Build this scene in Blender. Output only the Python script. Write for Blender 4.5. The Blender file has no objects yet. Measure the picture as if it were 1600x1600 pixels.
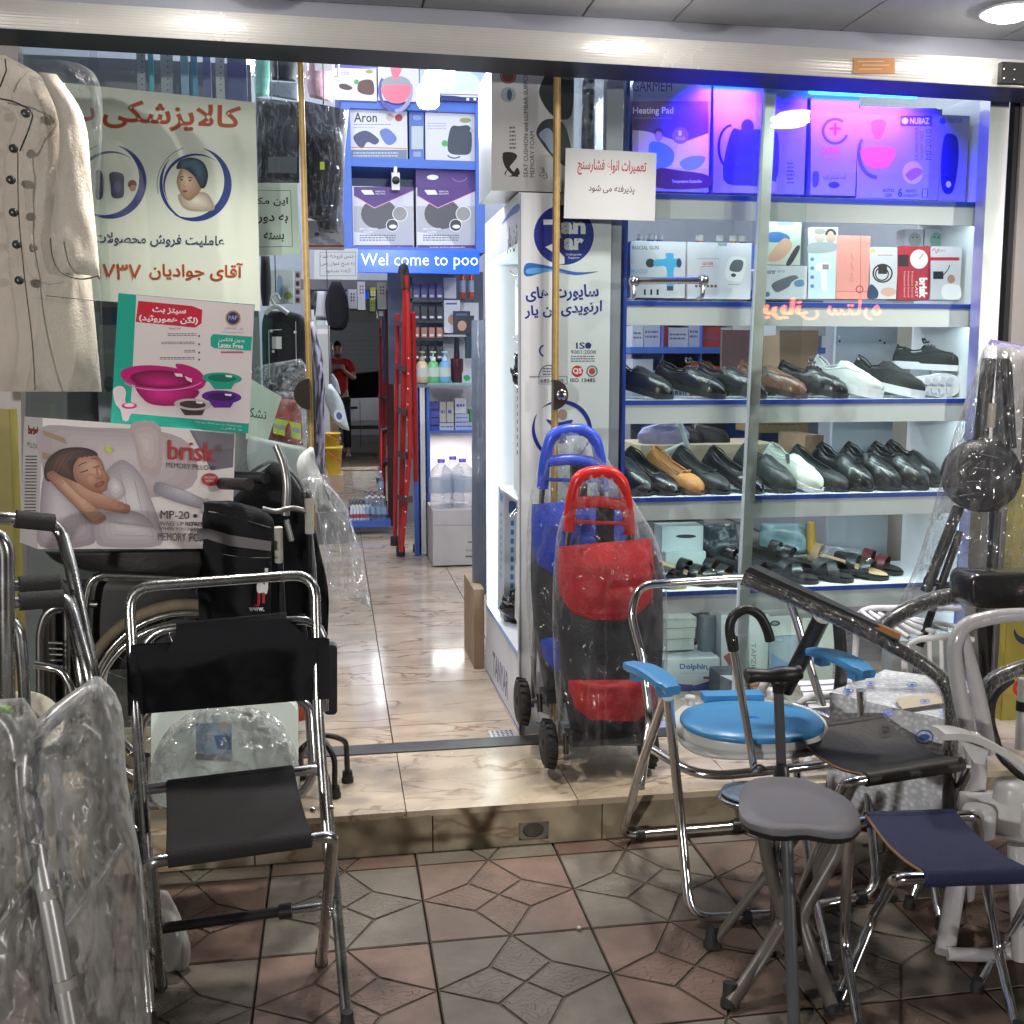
import bpy, math, random, re
from mathutils import Vector as V, Matrix, noise
from math import sin, cos, pi, radians
random.seed(7)
sc = bpy.context.scene
C = sc.collection
# ---------------------------------------------------------------- camera
F = 1650.0; YAW = radians(9.46); PIT = radians(7.87); H = 1.4
cam_d = bpy.data.cameras.new('camera'); cam = bpy.data.objects.new('camera', cam_d); C.objects.link(cam)
cam.location = (0, 0, H); cam.rotation_euler = (pi/2 - PIT, 0, -YAW)
cam_d.sensor_width = 36; cam_d.lens = 36*F/1600; cam_d.clip_start = 0.06; cam_d.clip_end = 200
sc.camera = cam
# ---------------------------------------------------------------- world: night sky, almost black
w = bpy.data.worlds.new('World'); sc.world = w; w.use_nodes = True
nt = w.node_tree; bgn = nt.nodes['Background']
sky = nt.nodes.new('ShaderNodeTexSky'); sky.sky_type = 'NISHITA'; sky.sun_disc = False
sky.sun_elevation = radians(0.5); sky.sun_rotation = radians(200)
nt.links.new(sky.outputs[0], bgn.inputs[0]); bgn.inputs[1].default_value = 0.012
# ---------------------------------------------------------------- exposure
sc.view_settings.view_transform = 'Standard'; sc.view_settings.look = 'None'
sc.view_settings.exposure = 0.5; sc.view_settings.gamma = 1.0
sc.cycles.use_denoising = True; sc.cycles.max_bounces = 7; sc.cycles.diffuse_bounces = 3
sc.cycles.glossy_bounces = 4; sc.cycles.transmission_bounces = 4; sc.cycles.transparent_max_bounces = 24
sc.cycles.sample_clamp_indirect = 3.0; sc.cycles.caustics_reflective = False; sc.cycles.caustics_refractive = False
# ---------------------------------------------------------------- lamps (each is parented to something built below)
def lamp(kind, loc, power, col=(1, 1, 1), size=.1, sy=None, rot=(0, 0, 0), name='lamp_light', parent=None, spot=None):
    l = bpy.data.lights.new(name, kind); l.energy = power; l.color = col
    if kind == 'AREA':
        l.size = size
        if sy: l.shape = 'RECTANGLE'; l.size_y = sy
        elif spot: l.shape = 'DISK'; l.spread = spot
    elif kind == 'POINT': l.shadow_soft_size = size
    elif kind == 'SPOT': l.shadow_soft_size = size; l.spot_size = spot; l.spot_blend = .6
    o = bpy.data.objects.new(name, l); C.objects.link(o); o.location = loc; o.rotation_euler = rot
    if parent: o.parent = parent; o.location = V(loc) - wloc(parent)
    return o
# ---------------------------------------------------------------- geometry helpers
_fw = V((sin(YAW)*cos(PIT), cos(YAW)*cos(PIT), -sin(PIT)))
_rt = V((cos(YAW), -sin(YAW), 0)); _up = V((sin(YAW)*sin(PIT), cos(YAW)*sin(PIT), cos(PIT)))
EYE = V((0, 0, H))
def ray(x, y): return _fw + _rt*((x-800)/F) - _up*((y-800)/F)
def W(x, y, Y):
    d = ray(x, y); return EYE + d*(Y/d.y)
def G(x, y, z=0.0):
    d = ray(x, y); return EYE + d*((z-H)/d.z)
class Surf:
    """a plane in the place; at() gives the point of it seen at a photo pixel"""
    def __init__(s, p0, n): s.p = V(p0); s.n = V(n).normalized(); s.k = 1
    def at(s, x, y, lift=None):
        d = ray(x, y); t = (s.p-EYE).dot(s.n)/d.dot(s.n)
        return EYE + d*t + s.n*(s.k*.00003 if lift is None else lift)
    def up(s, n=1): s.k += n; return s
def SY(Y): return Surf((0, Y, 0), (0, -1, 0))
def wloc(o):
    l = V((0, 0, 0))
    while o: l = l + o.location; o = o.parent
    return l
class MB:
    def __init__(s): s.v = []; s.f = []; s.mi = []; s.sm = []; s.ms = []
    def m(s, mat):
        if mat not in s.ms: s.ms.append(mat)
        return s.ms.index(mat)
    def add(s, vs, fs, mat, smooth=False):
        b = len(s.v); s.v += [V(v) for v in vs]; i = s.m(mat)
        for f in fs: s.f.append([b+k for k in f]); s.mi.append(i); s.sm.append(smooth)
        return s
    def quad(s, a, b, c, d, mat): return s.add([a, b, c, d], [(0, 1, 2, 3)], mat)
    def box(s, a, b, mat, bev=0):
        x0, y0, z0 = [min(p, q) for p, q in zip(a, b)]; x1, y1, z1 = [max(p, q) for p, q in zip(a, b)]
        return s.hexa([(x0,y0,z0),(x1,y0,z0),(x1,y0,z1),(x0,y0,z1)], [(x0,y1,z0),(x1,y1,z0),(x1,y1,z1),(x0,y1,z1)], mat)
    def hexa(s, A, B, mat):      # front ring A, back ring B (any n-gon)
        n = len(A); fs = [tuple(range(n)), tuple(range(2*n-1, n-1, -1))]
        for i in range(n):
            j = (i+1) % n; fs.append((i, i+n, j+n, j))
        return s.add(list(A)+list(B), fs, mat)
    def obox(s, c, sx, sy, sz, mat, rot=(0, 0, 0)):
        R = Matrix.Rotation(rot[2], 3, 'Z') @ Matrix.Rotation(rot[1], 3, 'Y') @ Matrix.Rotation(rot[0], 3, 'X'); c = V(c)
        P = lambda x, y, z: c + R @ V((x*sx/2, y*sy/2, z*sz/2))
        return s.hexa([P(-1,-1,-1),P(1,-1,-1),P(1,-1,1),P(-1,-1,1)], [P(-1,1,-1),P(1,1,-1),P(1,1,1),P(-1,1,1)], mat)
    def tube(s, pts, r, mat, n=10, fil=0, seg=5, closed=False, flat=1.0, rs=None):
        pts = [V(p) for p in pts]
        if fil: pts = fillet(pts, fil, seg)
        N = len(pts); T = []
        for i in range(N):
            a = pts[i-1] if (i > 0 or closed) else pts[i]; b = pts[(i+1) % N] if (i < N-1 or closed) else pts[i]
            T.append((b-a).normalized() if (b-a).length > 1e-9 else V((0, 0, 1)))
        u = T[0].orthogonal().normalized()
        if abs(T[0].z) < .9: u = (V((0, 0, 1)) - T[0]*T[0].z).normalized()
        vs = []
        for i in range(N):
            u = (u - T[i]*u.dot(T[i])).normalized(); v = T[i].cross(u)
            rr = r if rs is None else rs[min(i, len(rs)-1)]
            for k in range(n):
                a = 2*pi*k/n; vs.append(pts[i] + u*cos(a)*rr*flat + v*sin(a)*rr)
        fs = []
        for i in range(N if closed else N-1):
            for k in range(n):
                k2 = (k+1) % n; j = (i+1) % N; fs.append((i*n+k, i*n+k2, j*n+k2, j*n+k))
        s.add(vs, fs, mat, True)
        if not closed:
            s.add(vs[:n], [tuple(range(n-1, -1, -1))], mat); s.add(vs[-n:], [tuple(range(n))], mat)
        return s
    def lathe(s, c, prof, mat, n=20, axis=(0, 0, 1)):
        c = V(c); ax = V(axis).normalized(); u = ax.orthogonal().normalized(); v = ax.cross(u); vs = []; m = len(prof)
        for (r, h) in prof:
            for k in range(n):
                a = 2*pi*k/n; vs.append(c + ax*h + (u*cos(a)+v*sin(a))*r)
        fs = [(i*n+k, i*n+(k+1) % n, (i+1)*n+(k+1) % n, (i+1)*n+k) for i in range(m-1) for k in range(n)]
        s.add(vs, fs, mat, True)
        if prof[0][0] > 1e-6: s.add(vs[:n], [tuple(range(n-1, -1, -1))], mat)
        if prof[-1][0] > 1e-6: s.add(vs[-n:], [tuple(range(n))], mat)
        return s
    def grid(s, fn, nu, nv, mat, smooth=True, matfn=None):
        vs = [fn(i/nu, j/nv) for j in range(nv+1) for i in range(nu+1)]
        if matfn:
            b = len(s.v); s.v += [V(v) for v in vs]
            for j in range(nv):
                for i in range(nu):
                    s.f.append([b+j*(nu+1)+i, b+j*(nu+1)+i+1, b+(j+1)*(nu+1)+i+1, b+(j+1)*(nu+1)+i])
                    s.mi.append(s.m(matfn((i+.5)/nu, (j+.5)/nv))); s.sm.append(smooth)
            return s
        return s.add(vs, [(j*(nu+1)+i, j*(nu+1)+i+1, (j+1)*(nu+1)+i+1, (j+1)*(nu+1)+i) for j in range(nv) for i in range(nu)], mat, smooth)
    # ---- flat print on a Surf, in photo pixels
    def rect(s, S, x0, y0, x1, y1, mat):
        s.quad(S.at(x0, y1), S.at(x1, y1), S.at(x1, y0), S.at(x0, y0), mat); S.up(); return s
    def poly(s, S, pts, mat):
        s.add([S.at(*p) for p in pts], [tuple(range(len(pts)))], mat); S.up(); return s
    def ell(s, S, x, y, rx, ry, mat, n=20, rot=0):
        return s.poly(S, [(x + rx*cos(a)*cos(rot) - ry*sin(a)*sin(rot), y + rx*cos(a)*sin(rot) + ry*sin(a)*cos(rot)) for a in [2*pi*k/n for k in range(n)]], mat)
    def line(s, S, pts, wd, mat):
        for (x0, y0), (x1, y1) in zip(pts, pts[1:]):
            L = math.hypot(x1-x0, y1-y0) or 1; nx, ny = -(y1-y0)/L*wd/2, (x1-x0)/L*wd/2
            s.add([S.at(x0+nx, y0+ny), S.at(x1+nx, y1+ny), S.at(x1-nx, y1-ny), S.at(x0-nx, y0-ny)], [(0, 1, 2, 3)], mat)
        S.up(); return s
    def ring(s, S, x, y, rx, ry, wd, mat, a0=0, a1=2*pi, n=24):
        A = [a0+(a1-a0)*k/n for k in range(n+1)]
        vs = [S.at(x+rx*cos(a), y+ry*sin(a)) for a in A] + [S.at(x+(rx-wd(i/n) if callable(wd) else rx-wd)*cos(a), y+(ry-wd(i/n) if callable(wd) else ry-wd)*sin(a)) for i, a in enumerate(A)]
        s.add(vs, [(i, i+1, n+2+i, n+1+i) for i in range(n)], mat); S.up(); return s
    def text(s, S, t, box, mat, bold=0.0, ar=False):
        vs, fs = text_mesh(t, bold, ar)
        if len(box) == 4 and not isinstance(box[0], tuple):
            x0, y0, x1, y1 = box; q = [(x0, y0), (x1, y0), (x1, y1), (x0, y1)]
        else: q = box
        out = []
        for (u, v, l) in vs:
            a = 1-v
            x = (q[0][0]*(1-u)+q[1][0]*u)*(1-a) + (q[3][0]*(1-u)+q[2][0]*u)*a
            y = (q[0][1]*(1-u)+q[1][1]*u)*(1-a) + (q[3][1]*(1-u)+q[2][1]*u)*a
            out.append(S.at(x, y, S.k*.00003 + l*.000007))
        s.add(out, fs, mat); S.up(2); return s
    def build(s, name, parent=None, label=None, cat=None, group=None, kind=None, loc=None):
        me = bpy.data.meshes.new(name); off = V((0, 0, 0))
        if parent is not None: off = wloc(parent)
        if loc is not None: off = off + (V(loc)-off)
        me.from_pydata([tuple(v-off) for v in s.v], [], s.f)
        for m in s.ms: me.materials.append(m)
        me.polygons.foreach_set('material_index', s.mi); me.polygons.foreach_set('use_smooth', s.sm); me.update()
        o = bpy.data.objects.new(name, me); C.objects.link(o)
        if parent is not None: o.parent = parent; o.location = off - wloc(parent)
        else: o.location = off
        tag(o, label, cat, group, kind); return o
def tag(o, label=None, cat=None, group=None, kind=None):
    if label: o['label'] = label
    if cat: o['category'] = cat
    if group: o['group'] = group
    if kind: o['kind'] = kind
    return o
def thing(name, loc, label, cat, group=None):
    o = bpy.data.objects.new(name, None); C.objects.link(o); o.location = loc; o.empty_display_size = .05
    return tag(o, label, cat, group)
def fillet(pts, r, seg=5):
    out = [pts[0]]
    for i in range(1, len(pts)-1):
        a, b, c = pts[i-1], pts[i], pts[i+1]
        rr = min(r, (a-b).length*.48, (c-b).length*.48)
        p = b + (a-b).normalized()*rr; q = b + (c-b).normalized()*rr
        for k in range(seg+1):
            t = k/seg; out.append(p*(1-t)**2 + b*2*t*(1-t) + q*t*t)
    return out + [pts[-1]]
def spline(pts, n=6):
    pts = [V(p) for p in pts]; out = []
    for i in range(len(pts)-1):
        p0 = pts[max(i-1, 0)]; p1 = pts[i]; p2 = pts[i+1]; p3 = pts[min(i+2, len(pts)-1)]
        for k in range(n):
            t = k/n; out.append(.5*((2*p1)+(p2-p0)*t+(2*p0-5*p1+4*p2-p3)*t*t+(3*p1-p0-3*p2+p3)*t**3))
    return out + [pts[-1]]
def P3(*a): return [W(*p) for p in a]
# ---------------------------------------------------------------- lettering
_AR = {'ا':(0xFE8D,2),'ب':(0xFE8F,4),'ت':(0xFE95,4),'ث':(0xFE99,4),'ج':(0xFE9D,4),'ح':(0xFEA1,4),'خ':(0xFEA5,4),'د':(0xFEA9,2),'ذ':(0xFEAB,2),'ر':(0xFEAD,2),'ز':(0xFEAF,2),'س':(0xFEB1,4),'ش':(0xFEB5,4),'ص':(0xFEB9,4),'ض':(0xFEBD,4),'ط':(0xFEC1,4),'ع':(0xFEC9,4),'غ':(0xFECD,4),'ف':(0xFED1,4),'ق':(0xFED5,4),'ل':(0xFEDD,4),'م':(0xFEE1,4),'ن':(0xFEE5,4),'ه':(0xFEE9,4),'و':(0xFEED,2),'پ':(0xFB56,4),'چ':(0xFB7A,4),'ژ':(0xFB8A,2),'ک':(0xFB8E,4),'گ':(0xFB92,4),'ی':(0xFBFC,4),'آ':(0xFE81,2),'ئ':(0xFE89,4),'~':(0xFEFB,2)}
def shape_ar(t):
    t = t.replace('لا', '~'); out = []
    for i, c in enumerate(t):
        if c not in _AR: out.append(c if c != '_' else '\u0640'); continue
        pre = i > 0 and ((t[i-1] in _AR and _AR[t[i-1]][1] == 4) or t[i-1] == '_')
        nx = i < len(t)-1 and (t[i+1] in _AR or t[i+1] == '_') and _AR[c][1] == 4
        b = _AR[c][0]; out.append(chr(b + (3 if pre and nx else 2 if nx else 1 if pre else 0)))
    s = ''.join(reversed(out)); s = re.sub('[\u06f0-\u06f9]+', lambda m: m.group(0)[::-1], s)
    return s.replace('(', '\x00').replace(')', '(').replace('\x00', ')')
_tc = {}
ORD = ['first', 'second', 'third', 'fourth', 'fifth', 'sixth', 'seventh', 'eighth', 'ninth', 'tenth', 'eleventh', 'twelfth', 'thirteenth', 'fourteenth', 'fifteenth', 'sixteenth']
def text_mesh(t, bold, ar):
    if any(c in t for c in 'MW') and not ar: bold = 0.0
    key = (t, bold, ar)
    if key in _tc: return _tc[key]
    cu = bpy.data.curves.new('lettering', 'FONT'); cu.body = '\n'.join(shape_ar(l) if ar else l for l in t.split('\n'))
    cu.size = 1; cu.offset = bold; cu.resolution_u = 2; cu.align_x = 'CENTER' if '\n' in t else 'LEFT'; cu.space_line = 1.1
    o = bpy.data.objects.new('lettering', cu); C.objects.link(o); me = o.to_mesh()
    vs = [v.co.copy() for v in me.vertices]; fs = [tuple(p.vertices) for p in me.polygons]
    o.to_mesh_clear(); bpy.data.objects.remove(o); bpy.data.curves.remove(cu)
    par = list(range(len(vs)))
    def fd(a):
        while par[a] != a: par[a] = par[par[a]]; a = par[a]
        return a
    for f in fs:
        for k in f[1:]: par[fd(f[0])] = fd(k)
    ids = {}; x0 = min(v.x for v in vs); x1 = max(v.x for v in vs); y0 = min(v.y for v in vs); y1 = max(v.y for v in vs)
    r = []
    for i, v in enumerate(vs):
        g = ids.setdefault(fd(i), len(ids)); r.append(((v.x-x0)/(x1-x0), (v.y-y0)/(y1-y0), g % 4))
    _tc[key] = (r, fs); return _tc[key]
# ---------------------------------------------------------------- materials
_mc = {}
def mat(name, col=(.5, .5, .5), rough=.5, metal=0.0, spec=.5, emit=0, ecol=None, var=0, vs=8, bump=0, bs=60, coat=0, alpha=1, trans=0, sheen=0):
    key = (name, tuple(col), rough, metal, emit, var, bump, bs)
    if key in _mc: return _mc[key]
    m = bpy.data.materials.new(name); m.use_nodes = True; n = m.node_tree.nodes; L = m.node_tree.links
    b = n['Principled BSDF']; b.inputs['Base Color'].default_value = (*col, 1); b.inputs['Roughness'].default_value = rough
    b.inputs['Metallic'].default_value = metal; b.inputs['Specular IOR Level'].default_value = spec
    if coat: b.inputs['Coat Weight'].default_value = coat; b.inputs['Coat Roughness'].default_value = .1
    if sheen: b.inputs['Sheen Weight'].default_value = sheen
    if trans: b.inputs['Transmission Weight'].default_value = trans
    if emit: b.inputs['Emission Color'].default_value = (*(ecol or col), 1); b.inputs['Emission Strength'].default_value = emit
    if alpha < 1: b.inputs['Alpha'].default_value = alpha
    if var or bump:
        tc = n.new('ShaderNodeTexCoord')
    if var:
        nz = n.new('ShaderNodeTexNoise'); nz.inputs['Scale'].default_value = vs; nz.inputs['Detail'].default_value = 6; nz.inputs['Roughness'].default_value = .65
        L.new(tc.outputs['Object'], nz.inputs['Vector'])
        mr = n.new('ShaderNodeMapRange'); mr.inputs[1].default_value = .3; mr.inputs[2].default_value = .7; mr.inputs[3].default_value = 1-var; mr.inputs[4].default_value = 1+var
        L.new(nz.outputs[0], mr.inputs[0])
        mx = n.new('ShaderNodeVectorMath'); mx.operation = 'SCALE'; mx.inputs[0].default_value = col; L.new(mr.outputs[0], mx.inputs['Scale'])
        L.new(mx.outputs[0], b.inputs['Base Color'])
        mr2 = n.new('ShaderNodeMapRange'); mr2.inputs[3].default_value = max(0, rough-.12); mr2.inputs[4].default_value = min(1, rough+.12)
        L.new(nz.outputs[0], mr2.inputs[0]); L.new(mr2.outputs[0], b.inputs['Roughness'])
    if bump:
        nb = n.new('ShaderNodeTexNoise'); nb.inputs['Scale'].default_value = bs; nb.inputs['Detail'].default_value = 4; L.new(tc.outputs['Object'], nb.inputs['Vector'])
        bp = n.new('ShaderNodeBump'); bp.inputs['Strength'].default_value = bump; bp.inputs['Distance'].default_value = .01
        L.new(nb.outputs[0], bp.inputs['Height']); L.new(bp.outputs[0], b.inputs['Normal'])
    _mc[key] = m; return m
def ink(*c): return mat('printed_ink', c, .45)
def hexc(h):
    r = [int(h[i:i+2], 16)/255 for i in (0, 2, 4)]
    return tuple(((x/12.92) if x <= .04045 else ((x+.055)/1.055)**2.4) for x in r)
def K(h): return ink(*hexc(h))
def film(name, fac, col=(.9, .92, .95), rough=.08, bump=.6, bs=30, diff=.35, stretch=(1, 1, 1), gloss=1.0, facing=.55, wrk=2.0, det=3, lo=.6, dist=1.5):
    """thin clear sheet: transparent, with folds that catch the light"""
    m = bpy.data.materials.new(name); m.use_nodes = True; n = m.node_tree.nodes; L = m.node_tree.links; n.clear()
    out = n.new('ShaderNodeOutputMaterial'); tr = n.new('ShaderNodeBsdfTransparent'); tr.inputs[0].default_value = (.97, .975, .98, 1)
    gl = n.new('ShaderNodeBsdfGlossy'); gl.inputs['Roughness'].default_value = rough; gl.inputs[0].default_value = (gloss, gloss, gloss, 1)
    df = n.new('ShaderNodeBsdfDiffuse'); df.inputs[0].default_value = (*col, 1)
    tl = n.new('ShaderNodeBsdfTranslucent'); tl.inputs[0].default_value = (*col, 1)
    m0 = n.new('ShaderNodeMixShader'); m0.inputs[0].default_value = .5; L.new(df.outputs[0], m0.inputs[1]); L.new(tl.outputs[0], m0.inputs[2])
    m1 = n.new('ShaderNodeMixShader'); m1.inputs[0].default_value = diff; L.new(gl.outputs[0], m1.inputs[1]); L.new(m0.outputs[0], m1.inputs[2])
    lw = n.new('ShaderNodeLayerWeight'); lw.inputs[0].default_value = .5
    pw = n.new('ShaderNodeMath'); pw.operation = 'POWER'; pw.inputs[1].default_value = 3 if bump else 5; L.new(lw.outputs['Facing'], pw.inputs[0])
    ma = n.new('ShaderNodeMath'); ma.operation = 'MULTIPLY_ADD'; ma.inputs[1].default_value = facing; ma.inputs[2].default_value = fac; ma.use_clamp = True
    L.new(pw.outputs[0], ma.inputs[0])
    m2 = n.new('ShaderNodeMixShader'); L.new(ma.outputs[0], m2.inputs[0]); L.new(tr.outputs[0], m2.inputs[1]); L.new(m1.outputs[0], m2.inputs[2])
    if bump:
        tc = n.new('ShaderNodeTexCoord'); mp = n.new('ShaderNodeMapping'); mp.inputs['Scale'].default_value = stretch; L.new(tc.outputs['Object'], mp.inputs[0])
        nz = n.new('ShaderNodeTexNoise'); nz.inputs['Scale'].default_value = bs; nz.inputs['Detail'].default_value = det; nz.inputs['Distortion'].default_value = dist
        L.new(mp.outputs[0], nz.inputs['Vector'])
        ab = n.new('ShaderNodeMath'); ab.operation = 'SUBTRACT'; ab.inputs[1].default_value = .5; L.new(nz.outputs[0], ab.inputs[0])
        a2 = n.new('ShaderNodeMath'); a2.operation = 'ABSOLUTE'; L.new(ab.outputs[0], a2.inputs[0])
        a3 = n.new('ShaderNodeMath'); a3.operation = 'POWER'; a3.inputs[1].default_value = .6; L.new(a2.outputs[0], a3.inputs[0])
        bp = n.new('ShaderNodeBump'); bp.inputs['Strength'].default_value = bump; bp.inputs['Distance'].default_value = .02
        L.new(a3.outputs[0], bp.inputs['Height'])
        for x in (gl, df, lw): L.new(bp.outputs[0], x.inputs['Normal'])
        # creases are milkier than the flat film
        cr = n.new('ShaderNodeMapRange'); cr.inputs[1].default_value = .0; cr.inputs[2].default_value = .05; cr.inputs[3].default_value = wrk*fac; cr.inputs[4].default_value = fac*lo
        L.new(a2.outputs[0], cr.inputs[0]); L.new(cr.outputs[0], ma.inputs[2])
    L.new(m2.outputs[0], out.inputs[0]); return m
def glassmat(name, tint=(.95, .98, .97), base=.045, rough=0.0, haze=0.0):
    m = bpy.data.materials.new(name); m.use_nodes = True; n = m.node_tree.nodes; L = m.node_tree.links; n.clear()
    out = n.new('ShaderNodeOutputMaterial'); tr = n.new('ShaderNodeBsdfTransparent'); tr.inputs[0].default_value = (*tint, 1)
    gl = n.new('ShaderNodeBsdfGlossy'); gl.inputs['Roughness'].default_value = rough
    lw = n.new('ShaderNodeLayerWeight'); lw.inputs[0].default_value = .5
    pw = n.new('ShaderNodeMath'); pw.operation = 'POWER'; pw.inputs[1].default_value = 5; L.new(lw.outputs['Facing'], pw.inputs[0])
    ma = n.new('ShaderNodeMath'); ma.operation = 'MULTIPLY_ADD'; ma.inputs[1].default_value = .9; ma.inputs[2].default_value = base; L.new(pw.outputs[0], ma.inputs[0])
    mx = n.new('ShaderNodeMixShader'); L.new(ma.outputs[0], mx.inputs[0]); L.new(tr.outputs[0], mx.inputs[1]); L.new(gl.outputs[0], mx.inputs[2])
    last = mx
    if haze:
        df = n.new('ShaderNodeBsdfDiffuse'); df.inputs[0].default_value = (.5, .55, .6, 1)
        m3 = n.new('ShaderNodeMixShader'); m3.inputs[0].default_value = haze; L.new(mx.outputs[0], m3.inputs[1]); L.new(df.outputs[0], m3.inputs[2]); last = m3
    L.new(last.outputs[0], out.inputs[0]); return m
M_chrome = mat('chrome', (.75, .76, .77), .16, 1.0, var=.06, vs=30)
M_steel = mat('steel_tube', (.52, .53, .53), .26, 1.0, var=.1, vs=25)
M_dsteel = mat('dull_steel', (.30, .30, .30), .35, 1.0, var=.1)
M_alu = mat('brushed_aluminium', (.60, .61, .62), .33, .9, var=.05, vs=12)
M_blackp = mat('black_plastic', (.012, .012, .013), .42, bump=.1, bs=90)
M_rubber = mat('black_rubber', (.015, .015, .015), .7)
M_grip = mat('foam_grip', (.03, .03, .032), .85, bump=.35, bs=250)
M_cloth = mat('black_canvas', (.011, .012, .016), .8, bump=.35, bs=350, spec=.3)
M_gcloth = mat('grey_canvas', (.022, .021, .023), .85, bump=.35, bs=350, spec=.25)
M_wplast = mat('white_plastic', (.72, .73, .74), .35, var=.03)
M_white = mat('white_board', (.68, .70, .74), .4, var=.03)
M_blue = mat('blue_edging', (.012, .055, .33), .4)
M_blueb = mat('blue_board', (.05, .13, .48), .45, var=.06)
M_card = mat('brown_cardboard', (.36, .25, .16), .8, var=.1, vs=6, bump=.15, bs=40)
M_glass = glassmat('window_glass', base=.05)
M_film = film('clear_plastic_film', .10)
M_filmv = film('hanging_plastic_film', .12, stretch=(2.2, 2.2, .5), bs=22)
M_wood = mat('gold_brush_strip', (.38, .24, .08), .5, .4, var=.25, vs=60)
# ================================================================ THE SETTING
def clip_poly(pts, ymax):
    out = []
    for i in range(len(pts)):
        a, b = pts[i-1], pts[i]
        ia, ib = a[1] <= ymax, b[1] <= ymax
        if ia != ib:
            t = (ymax-a[1])/(b[1]-a[1]); out.append((a[0]+(b[0]-a[0])*t, ymax))
        if ib: out.append(b)
    return out
def tile_mat(name, col, kite):
    m = bpy.data.materials.new(name); m.use_nodes = True; n = m.node_tree.nodes; L = m.node_tree.links; b = n['Principled BSDF']
    ge = n.new('ShaderNodeNewGeometry'); oi = n.new('ShaderNodeObjectInfo')
    nz = n.new('ShaderNodeTexNoise'); nz.inputs['Scale'].default_value = 5; nz.inputs['Detail'].default_value = 9; nz.inputs['Roughness'].default_value = .7
    L.new(ge.outputs['Position'], nz.inputs['Vector'])
    ad = n.new('ShaderNodeMath'); ad.operation = 'MULTIPLY_ADD'; ad.inputs[1].default_value = .22; L.new(oi.outputs['Random'], ad.inputs[0]); L.new(nz.outputs[0], ad.inputs[2])
    r = n.new('ShaderNodeValToRGB'); e = r.color_ramp.elements
    e[0].position = .3; e[0].color = (*[c*.5 for c in col], 1); e[1].position = .9; e[1].color = (*[min(1, c*1.5+.02) for c in col], 1)
    x = e.new(.58); x.color = (*col, 1)
    L.new(ad.outputs[0], r.inputs[0]); 
    # pale scuffs and dust
    n2 = n.new('ShaderNodeTexNoise'); n2.inputs['Scale'].default_value = 26; n2.inputs['Detail'].default_value = 8; n2.inputs['Roughness'].default_value = .75; L.new(ge.outputs['Position'], n2.inputs['Vector'])
    r2 = n.new('ShaderNodeMapRange'); r2.inputs[1].default_value = .6; r2.inputs[2].default_value = .78; r2.inputs[4].default_value = .55; L.new(n2.outputs[0], r2.inputs[0])
    mx = n.new('ShaderNodeMix'); mx.data_type = 'RGBA'; L.new(r2.outputs[0], mx.inputs[0]); L.new(r.outputs[0], mx.inputs[6]); mx.inputs[7].default_value = (.22, .2, .18, 1)
    n4 = n.new('ShaderNodeTexNoise'); n4.inputs['Scale'].default_value = 2.3; n4.inputs['Detail'].default_value = 6; L.new(ge.outputs['Position'], n4.inputs['Vector'])
    r4 = n.new('ShaderNodeMapRange'); r4.inputs[1].default_value = .42; r4.inputs[2].default_value = .66; r4.inputs[4].default_value = .7; L.new(n4.outputs[0], r4.inputs[0])
    m4 = n.new('ShaderNodeMix'); m4.data_type = 'RGBA'; L.new(r4.outputs[0], m4.inputs[0]); L.new(mx.outputs[2], m4.inputs[6]); m4.inputs[7].default_value = (.095, .075, .060, 1)
    L.new(m4.outputs[2], b.inputs['Base Color'])
    rr = n.new('ShaderNodeMapRange'); rr.inputs[3].default_value = .5; rr.inputs[4].default_value = .8; L.new(n2.outputs[0], rr.inputs[0]); L.new(rr.outputs[0], b.inputs['Roughness'])
    bp = n.new('ShaderNodeBump'); bp.inputs['Strength'].default_value = .7 if kite else .45; bp.inputs['Distance'].default_value = .004
    if kite:
        wv = n.new('ShaderNodeTexWave'); wv.wave_type = 'RINGS'; wv.inputs['Scale'].default_value = 16; wv.inputs['Distortion'].default_value = 14; wv.inputs['Detail'].default_value = 1.5; wv.inputs['Detail Scale'].default_value = 1.6
        L.new(ge.outputs['Position'], wv.inputs['Vector'])
        sm = n.new('ShaderNodeMapRange'); sm.inputs[1].default_value = .55; sm.inputs[2].default_value = .8; L.new(wv.outputs[1], sm.inputs[0])
        a2 = n.new('ShaderNodeMath'); a2.operation = 'MULTIPLY_ADD'; a2.inputs[1].default_value = .35; L.new(n2.outputs[0], a2.inputs[0]); L.new(sm.outputs[0], a2.inputs[2]); L.new(a2.outputs[0], bp.inputs['Height'])
    else: L.new(n2.outputs[0], bp.inputs['Height'])
    L.new(bp.outputs[0], b.inputs['Normal']); return m
TS = .407; TX0 = .199; TY0 = 2.828
RED = (.150, .092, .070); GRY = (.142, .122, .098)
tm = {(c, k): tile_mat('pavement_tile_'+c+('_embossed' if k else ''), RED if c == 'red' else GRY, k) for c in ('red', 'grey') for k in (0, 1)}
M_grout = mat('dirty_grout', (.085, .070, .056), .9, var=.2, vs=20)
d = .32; g = .009
_pieces = []
for (sx, sy) in ((0, 0), (1, 0), (1, 1), (0, 1)):
    cx, cy = sx, sy; dx = d if sx == 0 else 1-d; dy = d if sy == 0 else 1-d
    _pieces.append(([(cx, cy), (.5, cy), (dx, dy), (cx, .5)], 0))
for a, b_, c_, d_ in (((.5, 0), (1-d, d), (.5, .5), (d, d)), ((1, .5), (1-d, 1-d), (.5, .5), (1-d, d)), ((.5, 1), (d, 1-d), (.5, .5), (1-d, 1-d)), ((0, .5), (d, d), (.5, .5), (d, 1-d))):
    _pieces.append(([a, b_, c_, d_], 1))
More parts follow.
